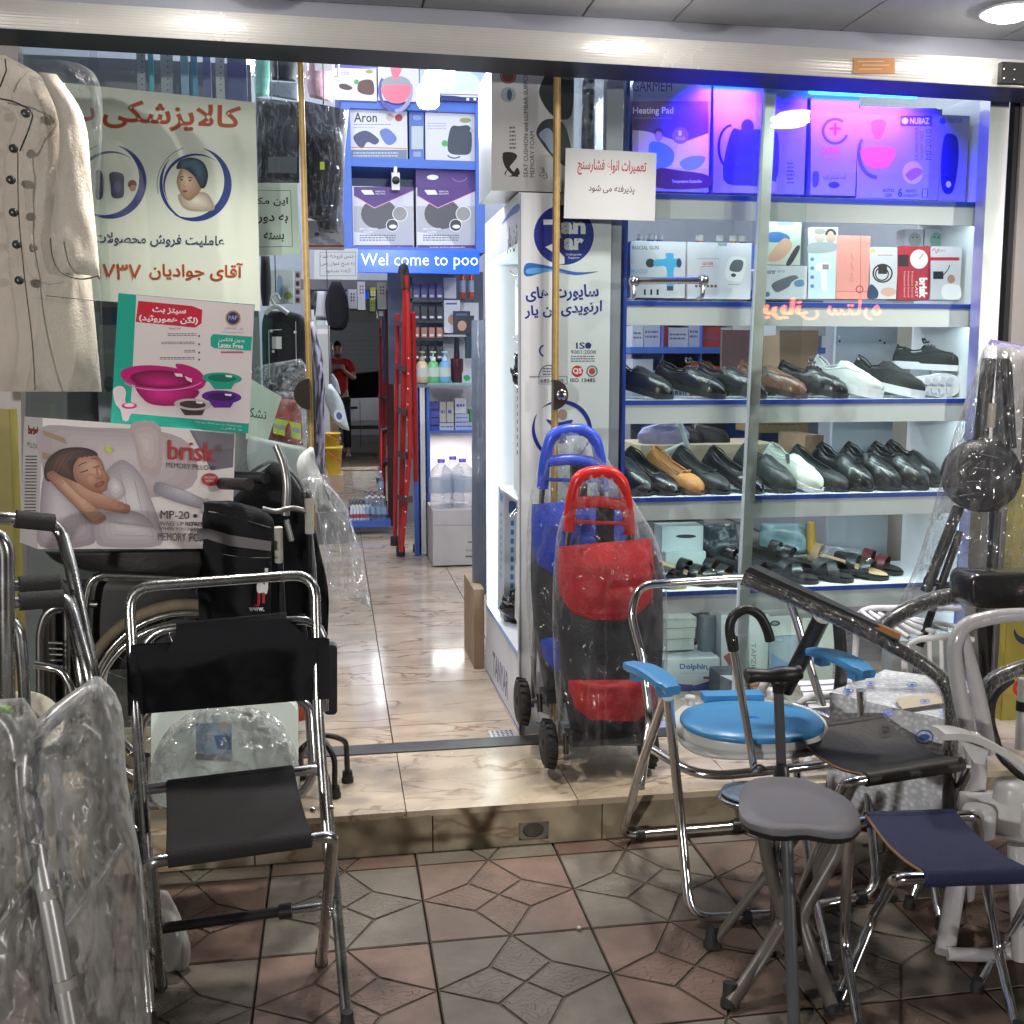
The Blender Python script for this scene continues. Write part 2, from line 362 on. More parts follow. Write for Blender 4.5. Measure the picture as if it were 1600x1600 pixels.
def tile_mesh(col, ymax=1.0, flip=False):
    mb = MB(); mb.box((.002, .002, -.03), (TS-.002, TS*ymax-.001, -.0035), M_grout)
    for pts, kite in _pieces:
        cen = (sum(p[0] for p in pts)/4, sum(p[1] for p in pts)/4)
        q = []
        for p in pts:   # inset so a groove stays open
            vx, vy = cen[0]-p[0], cen[1]-p[1]; Ld = math.hypot(vx, vy); q.append(((p[0]+vx/Ld*.012)*TS, (p[1]+vy/Ld*.012)*TS))
        q = clip_poly(q, TS*ymax-.004)
        if len(q) < 3: continue
        ar = sum(q[i-1][0]*q[i][1]-q[i][0]*q[i-1][1] for i in range(len(q)))
        if ar < 0: q = q[::-1]
        qc = (sum(p[0] for p in q)/len(q), sum(p[1] for p in q)/len(q))
        top = [(p[0]+(qc[0]-p[0])*.02, p[1]+(qc[1]-p[1])*.02, 0) for p in q]; bot = [(p[0], p[1], -.004) for p in q]
        N = len(q); mt = tm[(col, kite)]
        mb.add(top+bot, [tuple(range(N))]+[(i, i+N, (i+1) % N+N, (i+1) % N) for i in range(N)], mt)
    return mb
pav = MB().box((-4, -.9, -.1), (5.5, 2.915, -.03), M_grout).build('pavement', kind='structure')
protos = {}
for col in ('red', 'grey'):
    for part in (0, 1):
        protos[(col, part)] = None
for j in range(-1, 9):
    for i in range(-7, 8):
        part = 1 if j == -1 else 0
        col = 'red' if (i+j) % 2 == 0 else 'grey'
        if protos[(col, part)] is None:
            o = tile_mesh(col, .205 if part else 1.0).build('tile', parent=pav); protos[(col, part)] = o
        else:
            o = protos[(col, part)].copy(); C.objects.link(o); o.parent = pav
        o.location = (TX0+i*TS, TY0-(j+1)*TS + (0 if j >= 0 else 0), random.uniform(-.0006, .0006))
        o.rotation_euler = (random.uniform(-.002, .002), random.uniform(-.002, .002), 0)
road_m = mat('asphalt', (.035, .035, .036), .75, var=.25, vs=12, bump=.4, bs=120)
MB().box((-14, -11, -.3), (16, -1.1, -.14), road_m).build('road', kind='structure')
MB().box((-14, -1.1, -.3), (16, -.9, .0), mat('kerb_concrete', (.22, .21, .2), .8, var=.15)).build('kerb', kind='structure')
MB().box((-14, -60, -.7), (16, 60, -.31), road_m).build('ground', kind='structure')
# ---- marble step and floor
def marble(name, col=(.52, .42, .33), dirt=0.0, rough=.10):
    m = bpy.data.materials.new(name); m.use_nodes = True; n = m.node_tree.nodes; L = m.node_tree.links; b = n['Principled BSDF']
    ge = n.new('ShaderNodeNewGeometry'); oi = n.new('ShaderNodeObjectInfo')
    mp = n.new('ShaderNodeMapping'); mp.inputs['Rotation'].default_value = (0, 0, radians(-24)); mp.inputs['Scale'].default_value = (1.0, 2.6, 2.0); L.new(ge.outputs['Position'], mp.inputs[0])
    of = n.new('ShaderNodeVectorMath'); of.operation = 'SCALE'; of.inputs[0].default_value = (3, 7, 5); L.new(oi.outputs['Random'], of.inputs['Scale'])
    ad = n.new('ShaderNodeVectorMath'); L.new(mp.outputs[0], ad.inputs[0]); L.new(of.outputs[0], ad.inputs[1])
    nz = n.new('ShaderNodeTexNoise'); nz.inputs['Scale'].default_value = 2.1; nz.inputs['Detail'].default_value = 5; nz.inputs['Distortion'].default_value = .5; nz.inputs['Roughness'].default_value = .5; L.new(ad.outputs[0], nz.inputs['Vector'])
    s = n.new('ShaderNodeMath'); s.operation = 'SUBTRACT'; s.inputs[1].default_value = .5; L.new(nz.outputs[0], s.inputs[0])
    a = n.new('ShaderNodeMath'); a.operation = 'ABSOLUTE'; L.new(s.outputs[0], a.inputs[0])
    v = n.new('ShaderNodeMapRange'); v.inputs[1].default_value = .0; v.inputs[2].default_value = .02; v.inputs[3].default_value = .85; v.inputs[4].default_value = 0; L.new(a.outputs[0], v.inputs[0])
    n2 = n.new('ShaderNodeTexNoise'); n2.inputs['Scale'].default_value = 3.1; n2.inputs['Detail'].default_value = 5; L.new(ad.outputs[0], n2.inputs['Vector'])
    mk = n.new('ShaderNodeMapRange'); mk.inputs[1].default_value = .36; mk.inputs[2].default_value = .52; L.new(n2.outputs[0], mk.inputs[0])
    vm = n.new('ShaderNodeMath'); vm.operation = 'MULTIPLY'; L.new(v.outputs[0], vm.inputs[0]); L.new(mk.outputs[0], vm.inputs[1])
    cl = n.new('ShaderNodeValToRGB'); e = cl.color_ramp.elements; e[0].position = .3; e[0].color = (*[c*.82 for c in col], 1); e[1].position = .7; e[1].color = (*[min(1, c*1.2) for c in col], 1); L.new(n2.outputs[0], cl.inputs[0])
    mx = n.new('ShaderNodeMix'); mx.data_type = 'RGBA'; L.new(vm.outputs[0], mx.inputs[0]); L.new(cl.outputs[0], mx.inputs[6]); mx.inputs[7].default_value = (.24, .14, .08, 1)
    n3 = n.new('ShaderNodeTexNoise'); n3.inputs['Scale'].default_value = 9; n3.inputs['Detail'].default_value = 8; L.new(ge.outputs['Position'], n3.inputs['Vector'])
    dm = n.new('ShaderNodeMapRange'); dm.inputs[1].default_value = .4; dm.inputs[2].default_value = .75; dm.inputs[4].default_value = .25+dirt; dm.inputs[3].default_value = dirt*.5; L.new(n3.outputs[0], dm.inputs[0])
    m2 = n.new('ShaderNodeMix'); m2.data_type = 'RGBA'; L.new(dm.outputs[0], m2.inputs[0]); L.new(mx.outputs[2], m2.inputs[6]); m2.inputs[7].default_value = (.16, .12, .08, 1)
    L.new(m2.outputs[2], b.inputs['Base Color'])
    rr = n.new('ShaderNodeMapRange'); rr.inputs[3].default_value = rough*.6; rr.inputs[4].default_value = rough*1.7; L.new(n3.outputs[0], rr.inputs[0]); L.new(rr.outputs[0], b.inputs['Roughness'])
    return m
M_mar = marble('marble_tile'); M_mar2 = marble('marble_sill', (.58, .48, .36), .06, .22); M_mar3 = marble('marble_riser', (.42, .36, .26), .4, .45)
step = MB().box((-3.5, 2.925, -.02), (4.5, 3.37, .108), M_grout).build('step', kind='structure')
TW = .506
for k in range(-6, 9):
    x0 = .175+TW*k
    dz = random.uniform(-.001, .001)
    MB().box((x0+.0015, 2.902, .112), (x0+TW-.0015, 3.372, .13+dz), M_mar2).build('tile', parent=step)
hx, hz = W(834, 1298, 2.912).x, W(834, 1298, 2.912).z
for k in range(-6, 9):
    x0 = .252+TW*k; z0, z1 = -.004, .110; y0, y1 = 2.912, 2.926
    mb = MB()
    if x0 < hx < x0+TW:
        xa, xb, za, zb = hx-.045, hx+.045, hz-.028, hz+.026
        for a, b in (((x0+.002, y0, z0), (xa, y1, z1)), ((xb, y0, z0), (x0+TW-.002, y1, z1)), ((xa, y0, zb), (xb, y1, z1)), ((xa, y0, z0), (xb, y1, za))): mb.box(a, b, M_mar3)
        dp = MB(); n_ = 20; rx, rz = .032, .023
        sq = [(xa, za), (xb, za), (xb, zb), (xa, zb)]
        ringv = [(hx+rx*cos(2*pi*t/n_), y0+.004, hz+rz*sin(2*pi*t/n_)) for t in range(n_)]
        bk = [(p[0], y0+.0135, p[2]) for p in ringv]
        outr = []
        for t in range(n_):
            a = 2*pi*t/n_; s_ = 1/max(abs(cos(a)), abs(sin(a))); outr.append((hx+.045*cos(a)*s_, y0+.004, hz+.027*sin(a)*s_))
        cm = mat('rough_cement', (.16, .15, .13), .95, var=.25, vs=60, bump=.6, bs=60)
        dp.add(outr+ringv, [(t, (t+1) % n_, (t+1) % n_+n_, t+n_) for t in range(n_)], cm)
        dp.add(ringv+bk, [(t, (t+1) % n_, (t+1) % n_+n_, t+n_) for t in range(n_)], cm)
        dp.add(bk, [tuple(range(n_))], mat('drain_dark', (.004, .004, .004), .9))
        dp.build('drain_hole', parent=step)
    else: mb.box((x0+.002, y0+random.uniform(-.001, .001), z0), (x0+TW-.002, y1, z1), M_mar3)
    mb.build('tile', parent=step)
floor_o = MB().box((-3.5, 3.372, -.02), (4.5, 8.7, .108), M_grout).build('floor', kind='structure')
for j in range(0, 11):
    for k in range(-5, 6):
        y0 = 3.64+.507*(j-1); y0c = max(y0, 3.462)
        MB().box((.168+TW*k+.002, y0c+.002, .11), (.168+TW*(k+1)-.002, y0+.505, .130), M_mar).build('tile', parent=floor_o)
MB().box((-3.5, 3.374, .108), (4.5, 3.46, .134), mat('dark_threshold_metal', (.13, .125, .12), .38, .8, var=.2, vs=15)).build('threshold', kind='structure')
# drain grate beside the stand
gr = thing('floor_drain', G(783, 1148, .131), 'small square perforated drain cover in the marble floor by the threshold', 'drain')
c = G(785, 1147, .13); mb = MB(); mb.box((c.x-.045, c.y-.035, .131), (c.x+.045, c.y+.035, .133), M_alu); mb.build('plate', gr)
mb = MB()
for i in range(5):
    for j in range(4): mb.lathe((c.x-.032+i*.016, c.y-.024+j*.016, .1332), [(.004, 0), (.004, .0004), (0, .0004)], mat('hole_dark', (.01, .01, .01), .9), n=6)
mb.build('holes', gr, kind='stuff')
# ---- shop shell
M_wall = mat('shop_wall_paint', (.42, .45, .52), .7, var=.06)
MB().box((-3.1, 8.62, 0), (4.3, 8.7, 3.8), M_wall).build('wall', kind='structure')
MB().box((-2.3, 3.5, 0), (-2.22, 8.61, 3.8), M_wall).build('wall', kind='structure')
MB().box((3.3, 3.5, 0), (3.38, 8.61, 3.8), M_wall).build('wall', kind='structure')
MB().box((-3.1, 3.5, 3.81), (4.3, 8.7, 3.9), M_white).build('ceiling', kind='structure')
MB().box((-3.1, 3.42, 2.42), (4.3, 3.49, 3.8), M_wall).build('facade_wall', kind='structure')
# outer masonry to both sides
M_pil = mat('dark_facade_panel', (.06, .055, .05), .6, var=.2)
MB().box((-4, 3.3, -.02), (-1.35, 3.6, 2.43), M_pil).build('facade_wall', kind='structure')
MB().box((2.56, 3.46, -.02), (5.5, 3.75, 2.43), M_pil).build('facade_wall', kind='structure')
# ---- soffit with seams
so = MB(); M_sof = mat('soffit_panel', (.80, .82, .86), .45, var=.05)
xs = [-3.2, -1.85, -1.3, -.75, -.2, .28, .765, 1.05, 1.6, 2.15, 3.4, 4.5]
soff = MB().box((-3.2, 1.3, 2.52), (4.5, 3.3, 2.6), M_pil).build('soffit', kind='structure')
for a, b in zip(xs, xs[1:]): MB().box((a+.003, 1.3, 2.450), (b-.003, 3.295, 2.519), M_sof).build('panel', parent=soff)
MB().box((-3.2, 3.30, 2.37), (4.5, 3.415, 2.6), mat('shutter_housing_grey', (.36, .37, .44), .5, .2)).build('lintel', kind='structure')
# ---- header beam: ribbed aluminium
hb = thing('header_beam', W(800, 92, 3.24), 'long ribbed white aluminium beam across the top of the shopfront', 'beam')
HY = 3.235; A = W(0, 44, HY); B = W(1600, 138, HY); A2 = W(0, -3, HY); B2 = W(1600, 94, HY)
def ext(a, b, x): return a + (b-a)*((x-a.x)/(b.x-a.x))
M_head = mat('white_aluminium', (.66, .64, .61), .25, .25, var=.05, vs=3)
lo0, lo1, hi0, hi1 = ext(A, B, -3.2), ext(A, B, 4.4), ext(A2, B2, -3.2), ext(A2, B2, 4.4)
mb = MB(); nr = 10
prof = []
for i in range(nr*4+1):
    t = i/(nr*4); prof.append((t, -.0005*abs(sin(pi*t*nr)) - .006*sin(pi*t)))
rows = []
for t, dy in prof: rows.append((lo0.lerp(hi0, t)+V((0, dy, 0)), lo1.lerp(hi1, t)+V((0, dy, 0))))
mb.add([p for r in rows for p in r], [(2*i, 2*i+1, 2*i+3, 2*i+2) for i in range(len(rows)-1)], M_head, True)
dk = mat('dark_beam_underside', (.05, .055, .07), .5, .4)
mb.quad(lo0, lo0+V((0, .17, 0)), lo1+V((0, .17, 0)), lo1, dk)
mb.quad(hi1, hi1+V((0, .07, 0)), hi0+V((0, .07, 0)), hi0, M_head)
mb.build('beam_face', hb)
S = Surf(A, (0, -1, 0)); S.k = 280
mb = MB(); mb.rect(S, 1331, 92, 1396, 116, mat('orange_sticker', (.45, .2, .07), .35, .3)); 
for i, (a, b) in enumerate(((1338, 1380), (1345, 1388), (1340, 1376))): mb.rect(S, a, 96+i*6, b, 98+i*6, K('d9b48c'))
mb.build('sticker', hb)
br = thing('corner_bracket', W(1580, 116, 3.22), 'small black bolted bracket at the end of the header beam', 'bracket')
mb = MB(); a, b = W(1561, 130, 3.215), W(1612, 100, 3.215); mb.box((a.x, 3.205, a.z), (b.x, 3.225, b.z), M_blackp); mb.build('plate', br)
mb = MB()
for x, y in ((1569, 108), (1585, 109), (1569, 123), (1585, 125)): mb.lathe(W(x, y, 3.204), [(0, .004), (.004, .003), (.005, 0)], M_steel, n=8, axis=(0, -1, 0))
mb.build('bolts', br, kind='stuff')
# ---- downlights in the soffit
def downlight(x, y, lab, pw=26, sp=104):
    t = thing('downlight', (x, y, 2.449), lab, 'ceiling light', 'downlights in the soffit')
    MB().lathe((x, y, 2.448), [(.078, 0), (.088, -.004), (.088, -.009), (.076, -.010), (.074, -.004)], M_wplast, n=28).build('trim', t)
    MB().lathe((x, y, 2.447), [(.074, -.004), (.068, -.016), (.045, -.026), (0, -.030)], mat('lit_diffuser', (1, .98, .94), .5, emit=30, ecol=(1, .96, .9)), n=28).build('diffuser', t)
    lamp('AREA', (x, y, 2.412), pw, (1, .94, .84), .14, parent=t, spot=radians(sp), name='lamp_light')
downlight(2.0, 3.02, 'lit round downlight in the soffit beyond the black corner bracket', 6)
downlight(.92, 2.98, 'lit round downlight in the soffit just above the middle of the header', 5)
downlight(-.35, 2.98, 'lit round downlight in the soffit above the pale coat', 8)

for x, pw_, lab in ((1.8, 6, 'lit round downlight further out in the soffit above the stools'),):
    downlight(x+.12, 2.5, lab, pw_, 165)

# ---- unseen lamps added across the road as soft frontal fill for the shopfront
for x, lab in ((-5.6, 'low fill lamp added across the road near the corner'), (9.2, 'low fill lamp added across the road beyond the neon sign')):
    t = thing('fill_lamp', (x, -6.6, -.14), lab, 'street lamp', 'added fill lamps across the road')
    MB().tube([(x, -6.6, -.14), (x, -6.6, 2.25)], .04, M_dsteel).build('pole', t)
    MB().lathe((x, -6.6, 2.36), [(0, -.11), (.09, -.09), (.12, 0), (.09, .09), (0, .12)], mat('fill_globe_lit', (1, 1, 1), .4, emit=6, ecol=(1, .96, .9))).build('globe', t)
    lamp('POINT', (x, -6.45, 2.36), 1300 if x < 0 else 950, (1, .96, .90), .16, parent=t)
# ================================================================ SHOPFRONT
def px_box(name, label, cat, r, Y, depth, m, fn=None, group=None, skew=0, mback=None):
    """a carton standing square to the street: its front face is seen in the rect r of the photo"""
    x0, y0, x1, y1 = r
    bl, br_ = W(x0, y1, Y), W(x1, y1, Y); zt = (W(x0, y0, Y).z+W(x1, y0, Y).z)/2; zb = (bl.z+br_.z)/2
    t = thing(name, ((bl.x+br_.x)/2, Y+depth/2, zb), label, cat, group)
    mb = MB(); mb.box((bl.x, Y, zb), (br_.x, Y+depth, zt), m); 
    # folded flap seams
    e = .0012; xm0, xm1 = min(bl.x, br_.x), max(bl.x, br_.x)
    mb.box((xm0+.003, Y+depth/2-.0008, zt-.0001), (xm1-.003, Y+depth/2+.0008, zt+.0006), m)
    mb.build('carton', t)
    if fn:
        S = SY(Y); p = MB(); p.rect(S, x0+1, y0+1, x1-1, y1-1, m); fn(p, S); p.build('print', t)
    return t
def micro(mb, S, x0, y0, x1, y1, rows, m, seed=1):
    rnd = random.Random(seed); h = (y1-y0)/rows
    for i in range(rows):
        x = x0
        while x < x1-1:
            wd = rnd.uniform(2, 6); wd = min(wd, x1-x); mb.rect(S, x, y0+i*h, x+wd, y0+i*h+h*.45, m); S.k -= 1; x += wd+1
    S.up()
def blob(mb, S, pts, m, n=4):
    """smooth closed outline"""
    N = len(pts); out = []
    for i in range(N):
        p0, p1, p2, p3 = pts[i-1], pts[i], pts[(i+1) % N], pts[(i+2) % N]
        for k in range(n):
            t = k/n
            out.append(tuple(.5*((2*p1[c])+(p2[c]-p0[c])*t+(2*p0[c]-5*p1[c]+4*p2[c]-p3[c])*t*t+(3*p1[c]-p0[c]-3*p2[c]+p3[c])*t**3) for c in (0, 1)))
    mb.poly(S, out, m)
def gblob(mb, S, pts, c0, c1, steps=5, hx=.5, hy=.4, n=4, shrink=.8):
    """a printed picture area whose ink runs softly from c0 at the rim to c1 near (hx, hy) of its box"""
    xs = [q[0] for q in pts]; ys = [q[1] for q in pts]; cx = min(xs)+(max(xs)-min(xs))*hx; cy = min(ys)+(max(ys)-min(ys))*hy
    a, b = hexc(c0), hexc(c1)
    for k in range(steps):
        t = k/(steps-1) if steps > 1 else 0; s_ = 1-shrink*t
        blob(mb, S, [(cx+(x-cx)*s_, cy+(y-cy)*s_) for x, y in pts], ink(*[round(p_*(1-t)+q_*t, 4) for p_, q_ in zip(a, b)]), n)
navy, ink_k, ink_w, ink_r, ink_g, maroon, cyan, ygr, purple = K('1b2a6b'), K('17171a'), K('e4e6ea'), K('c62a2a'), K('8a8d93'), K('5a1f26'), K('3d9fce'), K('cfe04a'), K('42226e')
GY = 3.42
# ---- metal frame posts and brush strips
def post(pa, pb, wpx, Y, dep, m, name, label, cat='frame post', ext0=0):
    a, b = W(*pa, Y), W(*pb, Y); hw = wpx/1650*Y/2
    t = thing(name, b, label, cat)
    mb = MB(); mb.hexa([(b.x-hw, Y, b.z), (b.x+hw, Y, b.z), (a.x+hw, Y, a.z), (a.x-hw, Y, a.z)], [(b.x-hw, Y+dep, b.z), (b.x+hw, Y+dep, b.z), (a.x+hw, Y+dep, a.z), (a.x-hw, Y+dep, a.z)], m)
    mb.build('profile', t); return t
t = post((1206, 128), (1153, 1146), 17, 3.455, .03, M_alu, 'glass_post', 'slim brushed aluminium post standing in front of the lit shoe shelves')
a, b = W(1196, 128, 3.45), W(1143, 1146, 3.45)
MB().hexa([(b.x-.004, 3.448, b.z), (b.x+.003, 3.448, b.z), (a.x+.003, 3.448, a.z), (a.x-.004, 3.448, a.z)], [(b.x-.004, 3.46, b.z), (b.x+.003, 3.46, b.z), (a.x+.003, 3.46, a.z), (a.x-.004, 3.46, a.z)], M_white).build('bead', t)
post((962, 110), (948, 1140), 26, 3.50, .05, mat('grey_aluminium', (.40, .42, .46), .4, .7), 'frame_post', 'grey metal post between the white brand panel and the blue edged cabinet')
post((1563, 150), (1512, 1165), 34, 3.46, .06, mat('pale_anodised_frame', (.46, .45, .46), .35, .6, var=.06), 'frame_post', 'wide pale metal post closing the display window beside the black seal strip')
post((1591, 150), (1538, 1165), 9, 3.45, .03, mat('black_seal', (.01, .01, .012), .6), 'seal_strip', 'thin black seal strip running down beside the wide pale window post', 'seal')
post((1612, 150), (1559, 1165), 30, 3.44, .05, mat('taupe_panel', (.33, .30, .30), .5, .2, var=.08), 'frame_post', 'taupe outer frame panel beyond the black seal strip')
# left end
post((2, 62), (14, 1215), 44, 3.40, .05, mat('taupe_panel', (.33, .30, .30), .5, .2, var=.08), 'frame_post', 'pale frame post beside the hanging coat')
# panes
def pane(x0, x1, y, z0, z1, label, m=M_glass, name='display_window', cat='window'):
    t = thing(name, ((x0+x1)/2, y, z0), label, cat)
    MB().box((x0, y, z0), (x1, y+.008, z1), m).build('pane', t); return t
ZT = 2.40
xl0, xl1 = W(160, 500, GY).x, W(476, 500, GY).x
xr0, xr1 = W(869, 500, GY).x, W(1252, 500, GY).x
pane(-1.30, xl0+.02, GY+.03, .135, ZT, 'fixed glass pane behind the hanging pale coat')
door_l = pane(xl0, xl1-.004, GY, .135, ZT, 'sliding glass door leaf in front of the red lettered banner', name='sliding_door', cat='glass door')
door_r = pane(xr0+.004, xr1, GY-.01, .135, ZT, 'sliding glass door leaf carrying the chrome bar handle and the taped paper notice', name='sliding_door', cat='glass door')
pane(W(1170, 500, 3.46).x, W(1548, 500, 3.46).x, GY+.025, .135, ZT, 'fixed display window glass over the lit shoe shelves beside the slim post')
for (pa, pb, t) in (((469, 95), (486, 700), door_l), ((872, 108), (864, 1130), door_r)):
    a, b = W(*pa, GY-.012), W(*pb, GY-.012)
    if pb[0] == 486: b = b + (b-a)*0.45; 
    mb = MB(); y = GY-.014
    for dx0, dx1, m in ((-.0085, -.002, M_wood), (-.002, .003, mat('pale_gold', (.55, .42, .2), .4, .5)), (.003, .009, M_wood)):
        mb.hexa([(b.x+dx0, y, b.z), (b.x+dx1, y, b.z), (a.x+dx1, y, a.z), (a.x+dx0, y, a.z)], [(b.x+dx0, y+.03, b.z), (b.x+dx1, y+.03, b.z), (a.x+dx1, y+.03, a.z), (a.x+dx0, y+.03, a.z)], m)
    mb.build('edge_strip', t)
def lock(x, y, side, t):
    Y = GY-.03; c = W(x, y, Y); r = .049
    A = [pi/2 + side*pi*k/16*-1 for k in range(17)]
    f = [(c.x+r*cos(a)*1.0, Y, c.z+r*sin(a)) for a in A]
    if side < 0: f = f[::-1]
    f = f[::-1]
    MB().hexa(f, [(p[0], p[1]+.03, p[2]) for p in f], mat('bronze_brown_metal', (.07, .055, .05), .35, .6)).build('lock_plate', t)
    cx = c.x+side*.026
    if side > 0:
        MB().lathe((cx, Y, c.z), [(.018, 0), (.018, -.006), (.014, -.009), (.0, -.009)], M_chrome, n=20, axis=(0, 1, 0)).build('lock_cylinder', t)
        MB().box((cx-.002, Y-.0105, c.z-.006), (cx+.002, Y-.009, c.z+.006), M_blackp).build('keyhole', t)
lock(484, 616, -1, door_l)
lock(865, 617, 1, door_r)
# handle bar
t = door_r
a, b = W(985, 439, 3.365), W(1104, 438, 3.365)
MB().tube([a, b], .0115, M_chrome, n=14).build('handle_bar', t)
for p in (a+V((.012, 0, 0)), b-V((.012, 0, 0))):
    MB().lathe(p, [(.0, -.018), (.015, -.014), (.018, 0), (.015, .014), (0, .018)], M_chrome, axis=(1, 0, 0)).build('handle_knob', t)
    MB().tube([p, p+V((0, 0, -.05)), p+V((0, .042, -.055))], .007, M_chrome, fil=.01).build('handle_standoff', t)
# taped white notice on right leaf
def paper(name, label, quad, Y, m, fn, th=.0006):
    q = [W(x, y, Y) for x, y in quad]; t = thing(name, q[3], label, 'paper notice')
    MB().hexa([q[3], q[2], q[1], q[0]], [p+V((0, th, 0)) for p in (q[3], q[2], q[1], q[0])], m).build('sheet', t)
    S = SY(Y-.0002); p = MB(); p.poly(S, quad, m); fn(p, S); p.build('print', t); return t
M_paper = mat('white_paper', (.44, .45, .47), .7)
paper('paper_notice', 'white paper notice with a red Persian line taped to the glass door', [(884, 231), (1026, 239), (1023, 345), (881, 341)], 3.403, M_paper,
      lambda p, S: (p.text(S, 'تعمیرات انواع فشارسنج', [(903, 247), (1010, 252), (1009, 277), (902, 273)], K('901a1e'), .02, True), p.text(S, 'پذیرفته می شود', [(920, 288), (992, 291), (991, 305), (919, 302)], K('401818'), .014, True)))
# ---- white brand display stand
SX, SF, SB = .603, 3.48, 4.27
sx1 = W(947, 1000, SF).x; zt = W(830, 301, SF).z
M_stand = mat('stand_board', (.66, .68, .73), .45, var=.03)
st = thing('display_stand', (.74, 3.9, .13), 'tall white orthopaedic brand display stand lit from inside by the doorway', 'display stand')
MB().box((SX, SF, .131), (sx1, SF+.02, zt), M_stand).build('front_panel', st)
MB().box((sx1-.02, SF+.02, .131), (sx1, SB, zt), M_stand).build('right_panel', st)
MB().box((SX, SB-.02, .131), (sx1-.02, SB, zt), M_stand).build('back_panel', st)
zl = .42; zu = 1.80
MB().box((SX, SF+.02, .131), (sx1-.02, SB-.02, zl), M_stand).build('plinth', st)
mb = MB(); mb.box((SX, SF+.02, zu), (sx1-.02, SB-.02, zt), M_stand); mb.build('top_box', st)
MB().box((SX-.0015, SF+.02, zl-.02), (SX, SB, zl), mat('pale_blue_strip', (.25, .4, .75), .3)).build('edge_strip', st)
mb = MB(); mb.box((SX+.004, SB-.05, zl+.01), (SX+.03, SB-.0205, zu-.01), mat('led_strip_lit', (.9, 1, .98), .5, emit=4, ecol=(.86, 1, .97))); mb.build('led_strip', st)
lamp('AREA', (SX+.05, SB-.06, 1.1), 2.2, (.86, 1, .97), .04, 1.2, rot=(radians(90), 0, radians(-165)), parent=st)
M_in = mat('stand_inner_white', (.75, .8, .78), .5)
# inside of the stand: hooks with hanging packs and cartons
S = SY(SF-.0008); p = MB(); p.rect(S, 813, 303, 946, 1147, M_stand)
bl = K('1d2b86')
p.ell(S, 881, 367, 47, 47, bl, 36); p.rect(S, 849, 343, 875, 351, ink_w); p.poly(S, [(864, 343), (873, 343), (877, 372), (869, 372)], ink_w)
p.text(S, 'an', (876, 346, 915, 366), ink_w, .05); p.text(S, 'ar', (881, 372, 912, 391), ink_w, .05)
p.poly(S, [(852, 386), (863, 381), (882, 402), (882, 412), (874, 413), (871, 399)], ink_w); p.text(S, 'Orthopedic\nSupport', (884, 396, 909, 405), ink_w)
blob(p, S, [(822, 412), (850, 414), (900, 425), (935, 424), (900, 430), (860, 424), (822, 432)], K('2f63b8')); blob(p, S, [(824, 420), (850, 419), (890, 427), (860, 424), (826, 428)], K('5ba3dc'))
p.text(S, 'ساپورت های', [(820, 449), (935, 443), (936, 471), (822, 474)], bl, .03, True)
p.text(S, 'ارتوپدی تن یار', [(819, 478), (941, 469), (940, 493), (820, 500)], bl, .03, True)
p.ring(S, 852, 548, 10, 10, 2.6, bl, pi*.6, pi*1.4); p.ring(S, 872, 548, 10, 10, 2.6, bl, pi*.6, pi*1.4); p.rect(S, 863, 546, 870, 549, bl)
p.text(S, 'IS', (900, 535, 914, 545), navy, .01); p.ell(S, 919, 540, 5, 5, navy)
p.text(S, '9001:2008', (892, 547, 931, 553), K('333a55')); micro(p, S, 892, 556, 930, 567, 3, K('666c80'), 3)
p.ell(S, 902, 580, 9, 9, ink_r); p.text(S, 'QS', (895, 575, 909, 585), ink_w, .03); p.ring(S, 925, 580, 9, 9, 2, K('7b6a6a')); p.ell(S, 925, 580, 5, 5, K('b04a3a'))
p.text(S, 'ISO 13485', (891, 591, 930, 597), ink_k, .01)
p.ring(S, 857, 590, 16, 20, 1.5, K('555a68'), pi, 2*pi); micro(p, S, 848, 575, 868, 588, 3, K('555a68'), 5)
p.line(S, [(827, 589), (842, 589), (842, 600), (886, 600), (886, 588), (827, 588)], .7, K('666a75')); p.text(S, '6854640', (844, 592, 880, 598), K('444a58'), .01)
p.ring(S, 878, 672, 47, 47, lambda t: 6*sin(pi*t)+.8, bl, -2.3, .9, 30); p.ring(S, 878, 672, 47, 47, lambda t: 5*sin(pi*t)+.8, bl, 1.7, 3.7, 30)
blob(p, S, [(853, 655), (872, 660), (895, 656), (885, 672), (883, 690), (868, 690), (866, 672)], K('2a3c84')); p.ell(S, 879, 647, 7, 8, K('b8968a'))
p.text(S, 'TANYAR', (823, 1084, 936, 1105), navy, .04); blob(p, S, [(835, 1128), (880, 1132), (935, 1122), (880, 1136)], K('4a90c8'))
p.rect(S, 812, 302, 814, 1148, K('8b919c')); p.build('print', st)
